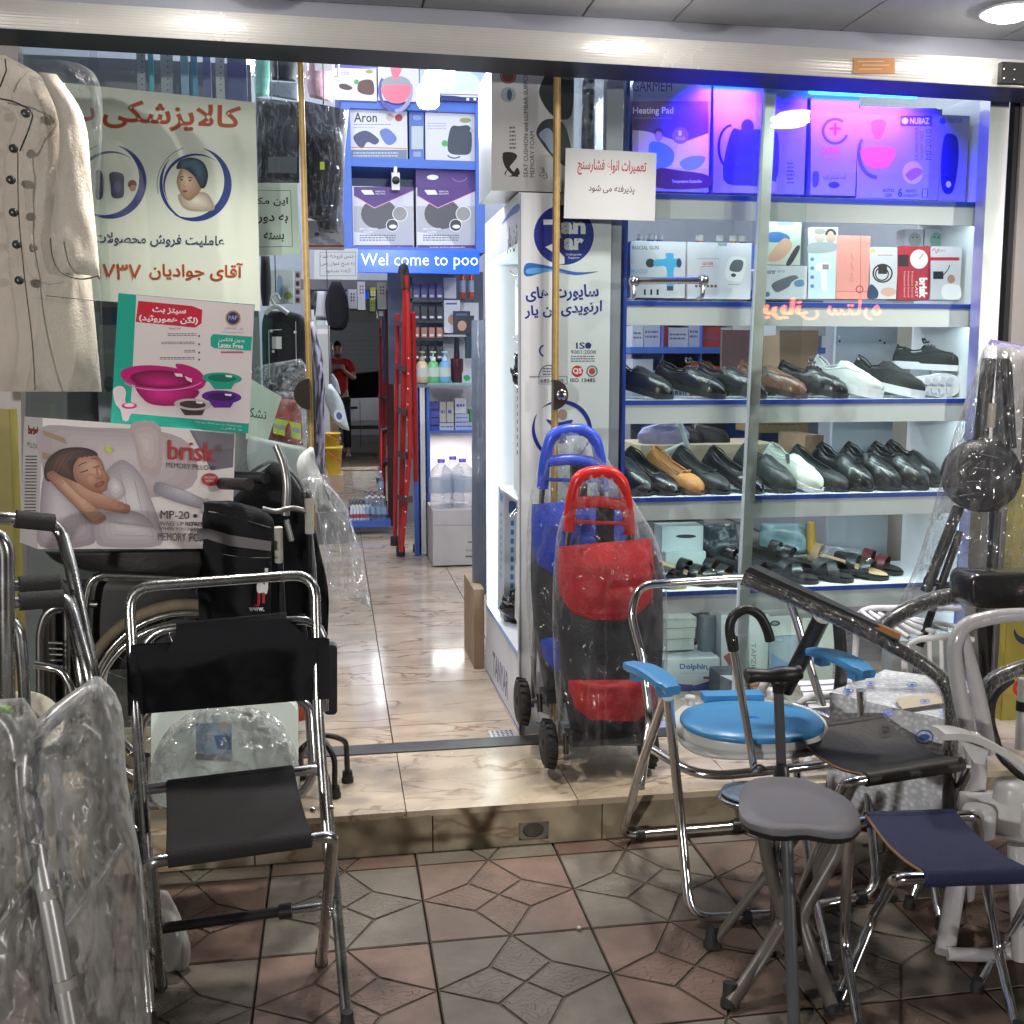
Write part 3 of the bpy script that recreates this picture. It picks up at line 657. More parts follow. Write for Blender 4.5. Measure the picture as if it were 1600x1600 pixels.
# lettering and blue wave on the left faces
SL = Surf((SX-.0006, 0, 0), (-1, 0, 0)); SL.k = 4; p = MB(); p.poly(SL, [(759, 1046), (811, 1144), (811, 1060), (759, 998)], M_stand)
q = [G(770, 1020), G(770, 1020)]
p.text(SL, 'TANYAR', [(770, 1016), (794, 1052), (794, 1095), (770, 1052)], K('4a4f80'), .03)
p.poly(SL, [(759, 1044), (811, 1140), (811, 1143), (759, 1046)], K('4a5fb0')); p.build('side_print', st); p = MB()
SL2 = Surf((SX-.0006, 0, 0), (-1, 0, 0)); SL2.k = 4
blob(p, SL2, [(784, 350), (798, 328), (810, 318), (810, 330), (798, 338)], K('4a74b8')); p.text(SL2, 'تن یار', [(792, 358), (808, 345), (808, 392), (792, 398)], K('3a3f55'), .01, True)
p.build('wave_print', st)
for i, (zz, yy) in enumerate(((1.74, 3.6), (1.74, 3.8), (1.74, 4.0), (1.49, 3.58), (1.49, 3.75), (1.49, 3.92), (.80, 3.62), (.80, 3.75))):
    MB().tube([(sx1-.03, yy, zz), (SX+.07, yy, zz), (SX+.055, yy, zz+.015)], .0022, M_chrome, n=6).build('hook', st)
def slim(name, label, x, y, z0, h, wy, wx, tilt, m, pr=None, rz=0):
    t = thing(name, (x, y, z0), label, 'box', 'boxes inside the lit stand')
    R = Matrix.Rotation(tilt, 3, 'X') @ Matrix.Rotation(rz, 3, 'Z'); c = V((x, y, z0)); P = lambda a, b, e: c + R @ V((a, b, e))
    A = [P(0, 0, 0), P(wx, 0, 0), P(wx, 0, h), P(0, 0, h)]; B = [P(0, wy, 0), P(wx, wy, 0), P(wx, wy, h), P(0, wy, h)]
    MB().hexa(A, B, m).build('carton', t)
    n = (R @ V((-1, 0, 0))); Sx = Surf(P(0, 0, 0), n); Sf = Surf(P(0, 0, 0), R @ V((0, -1, 0)))
    p = MB()
    f = lambda u, v: P(-.0006, wy*u, h*v)
    if pr: 
        p.add([f(.3, .9), f(.7, .9), f(.7, .96), f(.3, .96)], [(0, 3, 2, 1)], pr)
        for k in range(9): p.add([f(.42, .3+k*.06), f(.58, .3+k*.06), f(.58, .335+k*.06), f(.42, .335+k*.06)], [(0, 3, 2, 1)], pr)
        g_ = lambda u, v: P(wx*u, -.0006, h*v)
        for k in range(8): p.add([g_(.4, .25+k*.07), g_(.6, .25+k*.07), g_(.6, .29+k*.07), g_(.4, .29+k*.07)], [(0, 1, 2, 3)], pr)
        p.add([g_(.25, .84), g_(.75, .84), g_(.75, .93), g_(.25, .93)], [(0, 1, 2, 3)], K('3a4a80')); p.add([g_(.3, .03), g_(.7, .03), g_(.7, .1), g_(.3, .1)], [(0, 1, 2, 3)], ink_k)
        p.build('print', t)
    return t
sl = mat('slim_carton', (.62, .64, .66), .45)
slim('product_box', 'slim white box with a column of blue marks standing upper inside the stand', SX+.04, 3.66, .945, .46, .16, .07, radians(1), sl, K('24347e'))
slim('product_box', 'slim grey box with blue marks leaning low inside the stand', SX+.02, 3.93, zl+.01, .50, .16, .06, radians(3), mat('grey_carton', (.38, .41, .48), .5), K('2a6ab0'))
slim('product_box', 'tall white box leaning out of the lower part of the stand by its front edge', SX+.03, 3.60, zl+.05, .47, .14, .05, radians(6), sl, K('2a6ab0'))
slim('product_box', 'small white box lying on the stand floor by the front edge', SX+.05, 3.56, zl+.002, .07, .25, .12, 0, sl, None)
for i, (y, z, h) in enumerate(((3.64, 1.72, .28), (3.8, 1.72, .2), (3.60, 1.47, .33))):
    slim('product_pack', ['long white pack hanging from the top hook of the stand', 'short white pack hanging deeper on the top hooks', 'white pack hanging on the second row of hooks'][i], SX+.06, y, z-h, h, .1, .03, radians(-4), mat('white_pack', (.7, .74, .73), .3))
def crumple(name, label, c, sx, sy, sz, m, cat='bag', seed=1, n=16, amp=.35, group=None):
    rs = V((seed*3.1, seed*1.7, seed))
    t = thing(name, c, label, cat, group)
    def fn(u, v):
        th, ph = u*2*pi, v*pi; d_ = V((cos(th)*sin(ph), sin(th)*sin(ph), -cos(ph)))
        k = 1+amp*noise.noise(d_*2.6+rs)+amp*.6*noise.noise(d_*6+rs)
        return V(c)+V((d_.x*sx*k, d_.y*sy*k, max(0, (d_.z+1)*sz*k*.5)))
    MB().grid(fn, n*2, n, m).build('crumpled_bag' if cat == 'bag' else 'body', t); return t
M_bagk = mat('black_bag_film', (.012, .012, .013), .18, bump=.5, bs=35)
crumple('plastic_bag', 'crumpled black plastic bag on the stand floor', (SX+.08, 3.95, zl), .07, .10, .12, M_bagk, seed=4)
crumple('plastic_bag', 'crumpled clear and black bag on the middle hooks of the stand', (SX+.10, 3.72, 1.30), .08, .08, .14, M_bagk, seed=6)
t = thing('wire_rack', (SX+.05, 3.7, .9), 'crossed chrome wire rack between the boxes inside the stand', 'rack')
MB().box((SX+.01, 3.56, .93), (sx1-.03, 3.95, .94), mat('wire_shelf', (.6, .6, .62), .3, .6)).build('shelf', t)
for k in range(4): MB().tube([(SX-.01+.02*k, 3.6+.03*k, .88), (SX+.05+.02*k, 3.66+.03*k, .93)], .003, M_chrome, n=6).build('wire', t)
# carton and blue pole right behind the stand
px_box('cardboard_box', 'brown cardboard box on the floor behind the lit stand', 'box', (741, 921, 757, 1047), 4.30, .35, M_card)
t = thing('rolled_sheet', W(750, 950, 4.4), 'blue and grey plastic wrapped roll standing behind the lit stand', 'roll')
def fn(u, v):
    a = u*2*pi; k = 1+.12*noise.noise(V((cos(a)*2, sin(a)*2, v*9)))
    p_ = W(752, 500+430*v, 4.42); return p_+V((cos(a)*.035*k, sin(a)*.035*k+.04, 0))
MB().grid(fn, 18, 30, mat('blue_grey_wrap', (.20, .24, .31), .25, bump=.5, bs=20)).build('roll', t)
# seat cushion carton on top of the stand
def prn(p, S):
    p.ell(S, 794, 118, 13, 13, K('7a4038')); p.ring(S, 794, 118, 11, 11, 1, K('b08a80')); p.ell(S, 794, 148, 12, 12, K('8a929c')); p.ell(S, 796, 148, 4, 9, K('3a4a58'))
    p.text(S, 'SEAT CUSHION and LUMBAR SUPPORT', [(818, 277), (818, 107), (825, 107), (825, 277)], ink_k, .004)
    p.text(S, 'MEMORY FOAM', [(828, 277), (828, 205), (835, 205), (835, 277)], ink_k, .004)
    blob(p, S, [(785, 240), (800, 238), (808, 245), (795, 262), (790, 274), (799, 274), (808, 262), (812, 272), (800, 276), (788, 272), (795, 258)], ink_k); blob(p, S, [(790, 238), (797, 262), (810, 275), (803, 275), (790, 262), (785, 246)], ink_k)
    micro(p, S, 796, 198, 806, 236, 6, K('55585f'), 9)
    blob(p, S, [(848, 125), (862, 107), (893, 107), (893, 180), (865, 182), (843, 150)], K('23282e'))
    blob(p, S, [(838, 205), (852, 187), (880, 192), (893, 235), (893, 262), (868, 250), (845, 222)], K('2a3036')); blob(p, S, [(842, 210), (856, 200), (866, 214), (864, 240), (852, 224)], K('7e8da0'))
    p.text(S, 'سری', [(842, 279), (842, 262), (856, 262), (856, 279)], K('3a3a40'), 0, True)
px_box('cushion_box', 'tall grey seat cushion box standing on the top of the brand stand', 'box', (768, 101, 896, 299), 3.50, .3, mat('grey_white_carton', (.46, .46, .47), .35), prn)
t = thing('wrapped_tube', W(935, 190, 3.6), 'black and chrome item wrapped in shiny film between the cushion box and the cabinet', 'wrapped item')
MB().tube([W(920, 110, 3.6), W(918, 235, 3.6)], .022, M_blackp).build('bar', t)
MB().tube([W(962, 108, 3.6), W(960, 235, 3.6)], .016, M_chrome).build('chrome_bar', t)
mb = MB(); mb.grid(lambda u, v: W(905+72*u, 105+130*v, 3.57+.03*noise.noise(V((u*5, v*9, 1)))), 12, 20, film('shiny_wrap', .25, bs=14)); mb.build('wrap', t)
# ================================================================ CABINET with the shoes
CY = 3.55; CB = 3.97
cl = W(977, 616, CY).x; cr = W(1516, 616, CY).x
cab = thing('display_cabinet', ((cl+cr)/2, CY, .13), 'wide white display cabinet with blue edges and lit shelves behind the glass', 'display cabinet')
MB().box((cl-.012, CY-.004, .131), (cl, CB, 2.36), M_blue).build('side_edge', cab)
MB().box((cr, CY-.004, .131), (cr+.016, CY+.02, 2.36), M_blue).build('side_edge', cab)
MB().box((cr, CY+.021, .131), (cr+.016, CB, 2.36), M_white).build('side_panel', cab)
shelves = []
zs = [W(1020, y, CY).z for y in (302, 470, 625, 777, 925)]
M_fas = mat('grey_fascia', (.60, .63, .66), .35, .1, var=.03)
for i, z in enumerate(zs):
    MB().box((cl+.001, CY-.002, z-.018), (cr-.001, CB, z), M_white).build('shelf_board', cab)
    MB().box((cl+.001, CY-.005, z-.017), (cr-.001, CY-.0025, z-.001), M_blue).build('shelf_edge', cab)
    MB().box((cl+.001, CY, z-.082), (cr-.001, CY+.012, z-.0185), M_fas).build('fascia', cab)
    MB().box((cl+.02, CY+.016, z-.045), (cr-.02, CY+.040, z-.034), mat('led_cool_white', (1, 1, 1), .5, emit=3, ecol=(.84, .98, 1))).build('led_strip', cab)
    lamp('AREA', ((cl+cr)/2, CY+.028, z-.047), [2.0, 2.5, 2.9, 3.2, 2.4][i], (.80, .97, 1), cr-cl-.06, .02, rot=(radians(-14), 0, 0), parent=cab)
MB().box((cl, CB-.012, zs[0]), (cr, CB, 2.38), M_white).build('back_panel', cab)
# lit blue tubes over the top shelf
M_uv = mat('blue_tube_lit', (.1, .6, 1), .5, emit=9, ecol=(.01, .30, 1))
for (xa, xb, y, Y, lab) in ((1266, 1432, 143, 3.595, 'long lit blue fluorescent tube above the top shelf'), (1108, 1184, 128, 3.60, 'shorter lit blue fluorescent tube above the top shelf near the bag box')):
    a, b = W(xa, y-2, Y), W(xb, y+5, Y); b.z = a.z
    t = thing('fluorescent_tube', a, lab, 'lamp', 'blue tubes over the top shelf')
    MB().tube([a, b], .012, M_uv, n=12).build('tube', t)
    mb = MB(); mb.box((a.x-.02, Y-.02, a.z+.014), (b.x+.02, Y+.03, a.z+.035), M_white); mb.build('housing', t)
    lamp('AREA', ((a.x+b.x)/2, Y-.06, a.z-.004), 52 if xb-xa > 100 else 32, (.02, .003, 1), abs(b.x-a.x), .03, rot=(radians(38), 0, 0), parent=t).data.spread = radians(112)
# boxes of the top shelf
BY = 3.63
def p1(p, S):
    p.text(S, 'GARMEH', (988, 126, 1050, 143), K('2a2468'), .03)
    p.rect(S, 988, 158, 1107, 264, K('5a3f68')); p.text(S, 'Heating Pad', (989, 167, 1052, 181), K('e6dcec'), .01); p.rect(S, 990, 184, 1050, 185, K('9a85a5'))
    p.poly(S, [(988, 203), (1010, 205), (1107, 236), (1107, 292), (988, 292)], K('d8c6a8')); p.poly(S, [(1060, 225), (1107, 208), (1107, 262), (1050, 262)], K('e8d9bb'))
    p.ell(S, 1063, 212, 13, 13, K('8a6a80')); p.text(S, '1', (1060, 204, 1065, 212), ink_w); p.text(S, 'YEAR', (1055, 214, 1071, 219), ink_w)
    p.ell(S, 1029, 208, 7, 9, K('3a2a2a')); p.ell(S, 1029, 213, 6, 8, K('b98a70')); blob(p, S, [(1014, 226), (1032, 222), (1052, 236), (1048, 258), (1020, 262)], K('5f8fc4')); blob(p, S, [(1062, 254), (1080, 244), (1102, 246), (1092, 262), (1072, 266)], K('7aa6d2'))
    blob(p, S, [(1026, 264), (1060, 266), (1106, 274), (1106, 293), (1026, 293)], K('4a1820')); p.text(S, 'Temperature Controller', (1050, 281, 1097, 287), ink_w, .01)
M_bx = mat('white_carton', (.55, .56, .62), .4)
M_tb = mat('blue_lit_carton', (.27, .28, .40), .45)  # blue tube light put into the colour: darker, bluer than the white carton
px_box('heating_pad_box', 'purple and cream heating pad box at the end of the top shelf', 'box', (989, 112, 1107, 299), BY, .1, M_tb, p1)
def p2(p, S):
    p.ring(S, 1143, 230, 22, 36, 4, ink_k, pi*.6, pi*1.5)
    blob(p, S, [(1142, 207), (1160, 203), (1200, 203), (1216, 214), (1212, 285), (1170, 290), (1130, 280)], K('23222c')); p.ell(S, 1168, 198, 10, 12, K('2c2a36')); p.ell(S, 1208, 291, 6, 8, K('a8a8b8'))
    p.rect(S, 1224, 130, 1225, 300, K('8c8ca8')); p.ell(S, 1234, 273, 8, 9, K('8a7d4a')); micro(p, S, 1230, 254, 1240, 290, 6, K('3a3a6a'), 11)
px_box('bag_box', 'white box with a big black bag picture on the top shelf', 'box', (1114, 132, 1256, 302), BY, .1, M_tb, p2)
def p3(p, S):
    p.ring(S, 1305, 205, 21, 21, 4, K('3a3a8a'), .3, 5.4); p.rect(S, 1303, 192, 1307, 212, K('9a2a50')); p.rect(S, 1296, 199, 1314, 203, K('9a2a50'))
    p.text(S, 'CASPIAN', (1283, 230, 1312, 242), K('c03058'), .02); p.text(S, 'First aid kit', (1285, 246, 1309, 251), K('c03058'))
    p.text(S, 'کیف کمکهای اولیه', (1286, 273, 1322, 282), navy, .01, True); p.ell(S, 1303, 289, 9, 5, navy); blob(p, S, [(1270, 270), (1278, 268), (1280, 280), (1276, 292), (1270, 290)], K('3a3a6a'))
px_box('first_aid_box', 'white first aid kit box with red Caspian lettering on the top shelf', 'box', (1266, 150, 1336, 305), BY, .09, M_tb, p3)
def mf(p, S, ox=0, oy=0, s=1.0):
    X = lambda v: ox+v*s
    Yy = lambda v: oy+v*s
    p.ring(S, X(32), Yy(72), 31*s, 40*s, 6*s, K('4a4a92'), pi*.5, pi*1.2); p.ring(S, X(32), Yy(72), 33*s, 42*s, 8*s, K('8f8fb8'), -.3, pi*.5)
    p.ell(S, X(34), Yy(60), 27*s, 15*s, K('8a8f98')); blob(p, S, [(X(9), Yy(64)), (X(60), Yy(64)), (X(52), Yy(90)), (X(34), Yy(96)), (X(14), Yy(88))], K('e06a80')); blob(p, S, [(X(24), Yy(22)), (X(46), Yy(22)), (X(38), Yy(48)), (X(28), Yy(48))], K('e06a80'))
    p.text(S, 'HUMIDIFIER', [(X(92), Yy(82)), (X(92), Yy(30)), (X(97), Yy(30)), (X(97), Yy(82))], K('33335a'), .01)
    p.text(S, 'WARM MIST', [(X(100), Yy(82)), (X(100), Yy(36)), (X(105), Yy(36)), (X(105), Yy(82))], K('33335a'), .01)
    p.text(S, 'MF2010', [(X(108), Yy(82)), (X(108), Yy(34)), (X(117), Yy(34)), (X(117), Yy(82))], K('22224a'), .02)
def p4(p, S):
    mf(p, S, 1338, 168, 1.0); p.rect(S, 1407, 181, 1456, 197, K('3a3aa0')); p.text(S, 'NUBAZ', (1422, 184, 1452, 194), ink_w, .02); p.ell(S, 1414, 189, 5, 5, ink_w)
    p.ell(S, 1426, 270, 16, 18, K('c8b8c8')); blob(p, S, [(1415, 272), (1430, 262), (1442, 268), (1432, 278), (1422, 282)], K('a06868'))
    p.text(S, 'AUTO\nOFF', (1379, 295, 1397, 308), navy, .02); p.text(S, '6', (1403, 294, 1410, 308), navy, .03); p.text(S, 'MONTH\nGUARANTY', (1411, 296, 1436, 308), navy, .02); p.line(S, [(1441, 295), (1449, 295), (1449, 308), (1441, 308), (1441, 295)], 1, navy)
px_box('humidifier_box', 'white humidifier box with a pink bowl picture on the top shelf', 'box', (1338, 168, 1465, 311), BY, .1, M_tb, p4)
def p5(p, S):
    p.ell(S, 1473, 189, 5, 5, K('2a3ab0')); p.text(S, 'TENSTAR', (1480, 185, 1504, 192), K('2a3ab0'), .02)
    blob(p, S, [(1476, 212), (1486, 209), (1496, 216), (1498, 245), (1493, 285), (1486, 302), (1474, 300), (1470, 280), (1471, 240)], K('161a6e')); p.ell(S, 1482, 288, 4, 5, ink_w); p.rect(S, 1467, 299, 1474, 304, ink_g)
px_box('massager_box', 'narrow box with a dark blue hand massager at the end of the top shelf', 'box', (1466, 180, 1508, 314), BY, .08, M_tb, p5)
t = thing('junction_box', W(1245, 140, 3.7), 'small black junction box with wires under the blue tubes', 'electrical box')
MB().box(tuple(W(1232, 160, 3.7)), tuple(W(1258, 130, 3.7)+V((0, .05, 0))), M_blackp).build('box', t)
MB().tube(spline([W(1255, 158, 3.69), W(1285, 178, 3.67), W(1300, 192, 3.66), W(1320, 188, 3.68)], 5), .003, M_blackp, n=6).build('wire', t)
# ---- second shelf
def q1(p, S):
    p.poly(S, [(985, 380), (1014, 377), (1060, 464), (985, 464)], K('b9bdc4')); p.text(S, 'FASCIAL GUN', (988, 384, 1029, 390), K('3a4a66'), .01)
    p.ell(S, 1016, 411, 7, 7, K('22303c')); blob(p, S, [(1023, 406), (1040, 404), (1040, 396), (1052, 396), (1053, 404), (1063, 404), (1063, 418), (1053, 419), (1052, 450), (1042, 450), (1041, 418), (1023, 416)], cyan); p.ell(S, 1061, 411, 4, 7, K('1b3a5a')); p.rect(S, 1042, 447, 1052, 454, K('33424e'))
    p.text(S, 'MUSCLE', (986, 421, 1012, 427), K('4fa4cf'), .01)
    for k in range(3): p.rect(S, 1006+k*10, 452, 1009+k*10, 461, ink_k)
def q2(p, S):
    p.rect(S, 1072, 378, 1074, 466, K('8d9099')); micro(p, S, 1089, 404, 1124, 406, 1, K('777c80'), 21); p.text(S, 'LD-558', (1098, 409, 1114, 414), K('c03a30'), .02); micro(p, S, 1096, 416, 1116, 418, 1, K('c05a50'), 2)
    blob(p, S, [(1140, 404), (1160, 402), (1166, 408), (1160, 436), (1150, 440), (1133, 432)], K('d4d8dc')); blob(p, S, [(1146, 407), (1161, 408), (1157, 424), (1140, 422)], K('50565c')); p.ell(S, 1146, 430, 4, 3, K('333840'))
    for k in range(6): p.rect(S, 1086+k*6, 445, 1090+k*6, 449, K('6a3a34'))
    p.rect(S, 1122, 379, 1136, 384, ink_g); micro(p, S, 1138, 444, 1156, 447, 1, ink_g, 4)
def q3(p, S):
    blob(p, S, [(1196, 366), (1215, 362), (1232, 368), (1232, 376), (1212, 379), (1196, 376)], K('33629e')); blob(p, S, [(1206, 392), (1226, 372), (1238, 384), (1222, 405), (1200, 408)], K('c79a84')); blob(p, S, [(1228, 412), (1244, 385), (1250, 388), (1236, 413)], K('333238')); p.rect(S, 1215, 345, 1240, 352, K('8a8f95'))
def q4(p, S):
    p.text(S, 'beurer', (1193, 420, 1212, 428), K('333a44'), .02); p.text(S, 'BM 28', (1215, 422, 1226, 426), K('666c76')); blob(p, S, [(1208, 442), (1240, 430), (1246, 438), (1218, 456), (1208, 452)], K('5c6068')); blob(p, S, [(1238, 440), (1256, 434), (1260, 452), (1244, 460), (1232, 456)], K('c8cdd4')); blob(p, S, [(1241, 440), (1254, 437), (1256, 446), (1244, 448)], K('5b86ad')); p.ell(S, 1199, 460, 4, 4, K('3a6a90'))
def q5(p, S):
    p.ell(S, 1281, 368, 9, 11, K('b8a79c')); p.ell(S, 1281, 361, 9, 5, K('8a8580')); p.ell(S, 1298, 369, 8, 11, K('b39a8c')); p.ring(S, 1298, 367, 9, 10, 4, K('2c2826'), pi, 2*pi); blob(p, S, [(1266, 380), (1304, 380), (1304, 392), (1266, 396)], K('9aa4ac'))
    p.rect(S, 1263, 396, 1305, 466, K('c4dbe8'))
    for k in range(4): p.ell(S, 1269, 405+k*14, 3, 3, K('5a8aa8'))
    blob(p, S, [(1276, 412), (1296, 410), (1298, 420), (1292, 424), (1292, 452), (1284, 452), (1282, 424), (1276, 424)], K('eef2f4')); p.rect(S, 1285, 413, 1295, 421, K('7d8c92'))
def q6(p, S):
    p.line(S, [(1345, 367), (1344, 466)], 1, K('c06060')); p.line(S, [(1305, 455), (1356, 456)], 1, K('c06060')); p.text(S, 'سی سی چراغ', [(1327, 440), (1327, 396), (1334, 396), (1334, 440)], K('b05a50'), 0, True); p.ring(S, 1343, 452, 6, 6, 1.5, K('8a3038'))
def q7(p, S):
    p.ell(S, 1364, 392, 4, 3, K('d0b060')); micro(p, S, 1372, 398, 1395, 401, 1, K('b05050'), 7); p.rect(S, 1372, 414, 1386, 428, K('1d1f22')); p.ring(S, 1379, 427, 16, 15, 2.5, ink_k); p.ring(S, 1378, 428, 11, 11, 2, ink_k); blob(p, S, [(1356, 452), (1362, 444), (1372, 455), (1370, 466), (1356, 466)], K('2a3a5c')); p.ell(S, 1388, 456, 12, 7, K('c9a08c'))
def q8(p, S):
    p.rect(S, 1402, 385, 1451, 468, K('a31f30')); p.ring(S, 1436, 405, 14, 15, 2, K('d0d4da')); p.ell(S, 1436, 405, 12, 13, ink_w); p.line(S, [(1436, 405), (1443, 396)], 1.2, ink_k); p.rect(S, 1403, 398, 1420, 416, K('22181c'))
    p.text(S, 'brisk', [(1449, 434), (1449, 466), (1436, 466), (1436, 434)], ink_w, .05); p.text(S, 'PLAST', [(1434, 440), (1434, 464), (1430, 464), (1430, 440)], ink_w); 
    for k in range(3): p.text(S, 'Professional Aneroid', [(1427-k*6, 424), (1427-k*6, 464), (1424-k*6, 464), (1424-k*6, 424)], K('e8b8b8'))
def q9(p, S):
    p.line(S, [(1456, 392), (1460, 388), (1463, 396), (1467, 388)], 1, K('b04040')); p.text(S, 'VIGRO', (1463, 389, 1478, 394), K('b04040')); p.rect(S, 1450, 402, 1499, 407, K('b02a34')); p.rect(S, 1458, 424, 1474, 436, K('22262c')); p.line(S, [(1474, 430), (1482, 420), (1484, 414)], 1.5, ink_k); p.ell(S, 1486, 436, 6, 7, K('a8826c')); blob(p, S, [(1474, 446), (1498, 446), (1500, 466), (1474, 466)], ink_w)
B2 = 3.62
for nm, lab, r, fn_, mm in (
    ('massage_gun_box', 'white and grey box with a blue massage gun picture on the second shelf', (985, 377, 1070, 465), q1, M_bx),
    ('blood_pressure_box', 'white blood pressure monitor box behind the chrome handle on the second shelf', (1073, 379, 1172, 467), q2, M_bx),
    ('shaver_box', 'pale box with a blue hand device, stacked on the beurer box of the second shelf', (1194, 343, 1250, 414), q3, mat('pale_carton', (.5, .54, .5), .4)),
    ('monitor_box', 'white box with a grey arm cuff, under the pale stacked box on the second shelf', (1192, 415, 1260, 467), q4, M_bx),
    ('thermometer_box', 'thermometer box with a picture of an elderly couple on the second shelf', (1262, 355, 1305, 467), q5, M_bx),
    ('pink_box', 'plain salmon pink box on the second shelf', (1306, 368, 1356, 467), q6, mat('salmon_carton', (.72, .30, .26), .5)),
    ('stethoscope_box', 'white box with a black coiled pressure cuff beside the dark red box', (1358, 386, 1400, 467), q7, M_bx),
    ('gauge_box', 'dark red box with a round pressure gauge on the second shelf', (1402, 385, 1451, 468), q8, mat('red_carton', (.33, .02, .04), .4)),
    ('nurse_box', 'white box with a nurse picture at the end of the second shelf', (1453, 385, 1499, 468), q9, M_bx)):
    px_box(nm, lab, 'box', r, B2, .09, mm, fn_)
for i, (r, c) in enumerate((((1413, 358, 1442, 384), 'c4c0c2'), ((1444, 358, 1478, 384), 'c2c8c4'))):
    px_box('device_box', ['small pale box with a grey device behind the dark red box', 'small pale box with a greenish device behind the nurse box'][i], 'box', r, 3.80, .06, M_bx, lambda p, S, r=r, i=i: (p.ell(S, (r[0]+r[2])/2+2, 375, 10, 12, K(['9aa0a4', '7ea8a0'][i])), p.ell(S, (r[0]+r[2])/2-1, 371, 1.2, 1.2, ink_k), p.ell(S, (r[0]+r[2])/2+5, 371, 1.2, 1.2, ink_k)))
for i, (x, c, h) in enumerate(((1000, 'a8c8d8', 18), (1016, '4a6ab8', 14), (1030, '5a6ad0', 22), (1093, 'b86a50', 14), (1125, '5ab8a8', 20), (1146, 'c86a3a', 24), (1160, '8a4a5a', 22))):
    b_ = W(x, 380, 3.83); t = thing('small_bottle', b_, ['pale blue', 'blue', 'violet capped', 'rust red', 'teal', 'orange', 'plum'][i]+' little container behind the boxes of the second shelf', 'container'); b_.z = zs[1]+.001; t.location = b_
    hh = .30*h/22+.0
    MB().lathe(b_, [(.02, 0), (.023, .01), (.023, .20), (.012, .225), (.012, .235)], mat('tinted_plastic', hexc(c), .3)).build('body', t); MB().lathe(b_+V((0, 0, .2355)), [(.014, 0), (.014, .02), (0, .022)], M_wplast).build('cap', t)
# ================================================================ hull helper: closed soft volume between two outlines seen in the photo
def interp(pts, t):
    n = len(pts)-1; f = min(t*n, n-1e-6); i = int(f); k = f-i
    return [pts[i][c]*(1-k)+pts[i+1][c]*k for c in range(len(pts[0]))]
def hull(mb, L, R, Y, d, m, nu=20, nv=20, fold=0.0, fs=8, seed=0, dy=0, smoothv=True, cap=True):
    if smoothv:
        sl = spline([(p[0], p[1], 0) for p in L], 4); sr = spline([(p[0], p[1], 0) for p in R], 4)
        L = [(p.x, p.y) for p in sl]; R = [(p.x, p.y) for p in sr]
    def fn(u, v):
        a = 2*pi*u; k = (1-cos(a))/2; l = interp(L, v); r = interp(R, v)
        x = l[0]*(1-k)+r[0]*k; y = l[1]*(1-k)+r[1]*k
        e = (min(1, v*8+.15)*min(1, (1-v)*8+.15))**.5
        w_ = sin(a)*d*e
        if fold: w_ += fold*noise.noise(V((x*fs/100, y*fs/400, seed+(.0 if a < pi else 7))))
        return W(x, y, Y-w_+dy*v)
    mb.grid(fn, nu, nv, m)
    if cap:
        for v in (0, 1):
            vs = [fn(i/nu, v) for i in range(nu)]; mb.add(vs, [tuple(range(nu)) if v else tuple(range(nu-1, -1, -1))], m)
    return mb
def soft(name, label, cat, L, R, Y, d, m, group=None, part='body', **k):
    c = W((L[-1][0]+R[-1][0])/2, max(L[-1][1], R[-1][1]), Y); t = thing(name, c, label, cat, group)
    hull(MB(), L, R, Y, d, m, **k).build(part, t); return t
# ---------------------------------------------------------------- interior lamps
def bulb(loc, lab, pw, r=.05):
    t = thing('led_bulb', loc, lab, 'lamp', 'bulbs hanging in the shop')
    x, y, z = loc
    MB().lathe(loc, [(0, -r), (r*.75, -r*.97), (r*.97, -r*.7), (r, 0), (r*.95, r*.7), (r*.7, r)], mat('bulb_glass_lit', (1, 1, 1), .4, emit=16, ecol=(.93, .96, 1)), n=24).build('globe', t)
    MB().lathe((x, y, z+r), [(r*.7, 0), (r*.6, r*.5), (r*.35, r*.9), (r*.35, r*1.5), (0, r*1.5)], mat('bulb_collar', (.8, .68, .6), .4), n=20).build('collar', t)
    MB().tube([(x, y, z+r*2.5), (x, y, 3.81)], .004, M_blackp, n=6).build('cord', t)
    lamp('POINT', (x, y, z-r-.05), pw, (.93, .96, 1), .05, parent=t)
bulb(tuple(W(690, 116, 4.15)), 'larger lit white bulb hanging inside the shop, the upper one of the close pair', 27, .052)
bulb(tuple(W(669, 150, 4.9)), 'smaller lit white bulb hanging inside the shop, the lower one of the close pair', 24, .05)
bulb((.2, 5.7, 3.6), 'lit white bulb over the middle of the shop', 20)
bulb((1.9, 5.3, 3.2), 'lit white bulb above the stock shelves behind the shoe cabinet', 42)
bulb((-1.2, 4.8, 3.1), 'lit white bulb above the garment corner', 45)
bulb((-.5, 7.2, 3.3), 'lit white bulb near the back of the shop', 30)
bulb((1.0, 7.6, 3.4), 'lit white bulb above the pharmacy counter', 22)
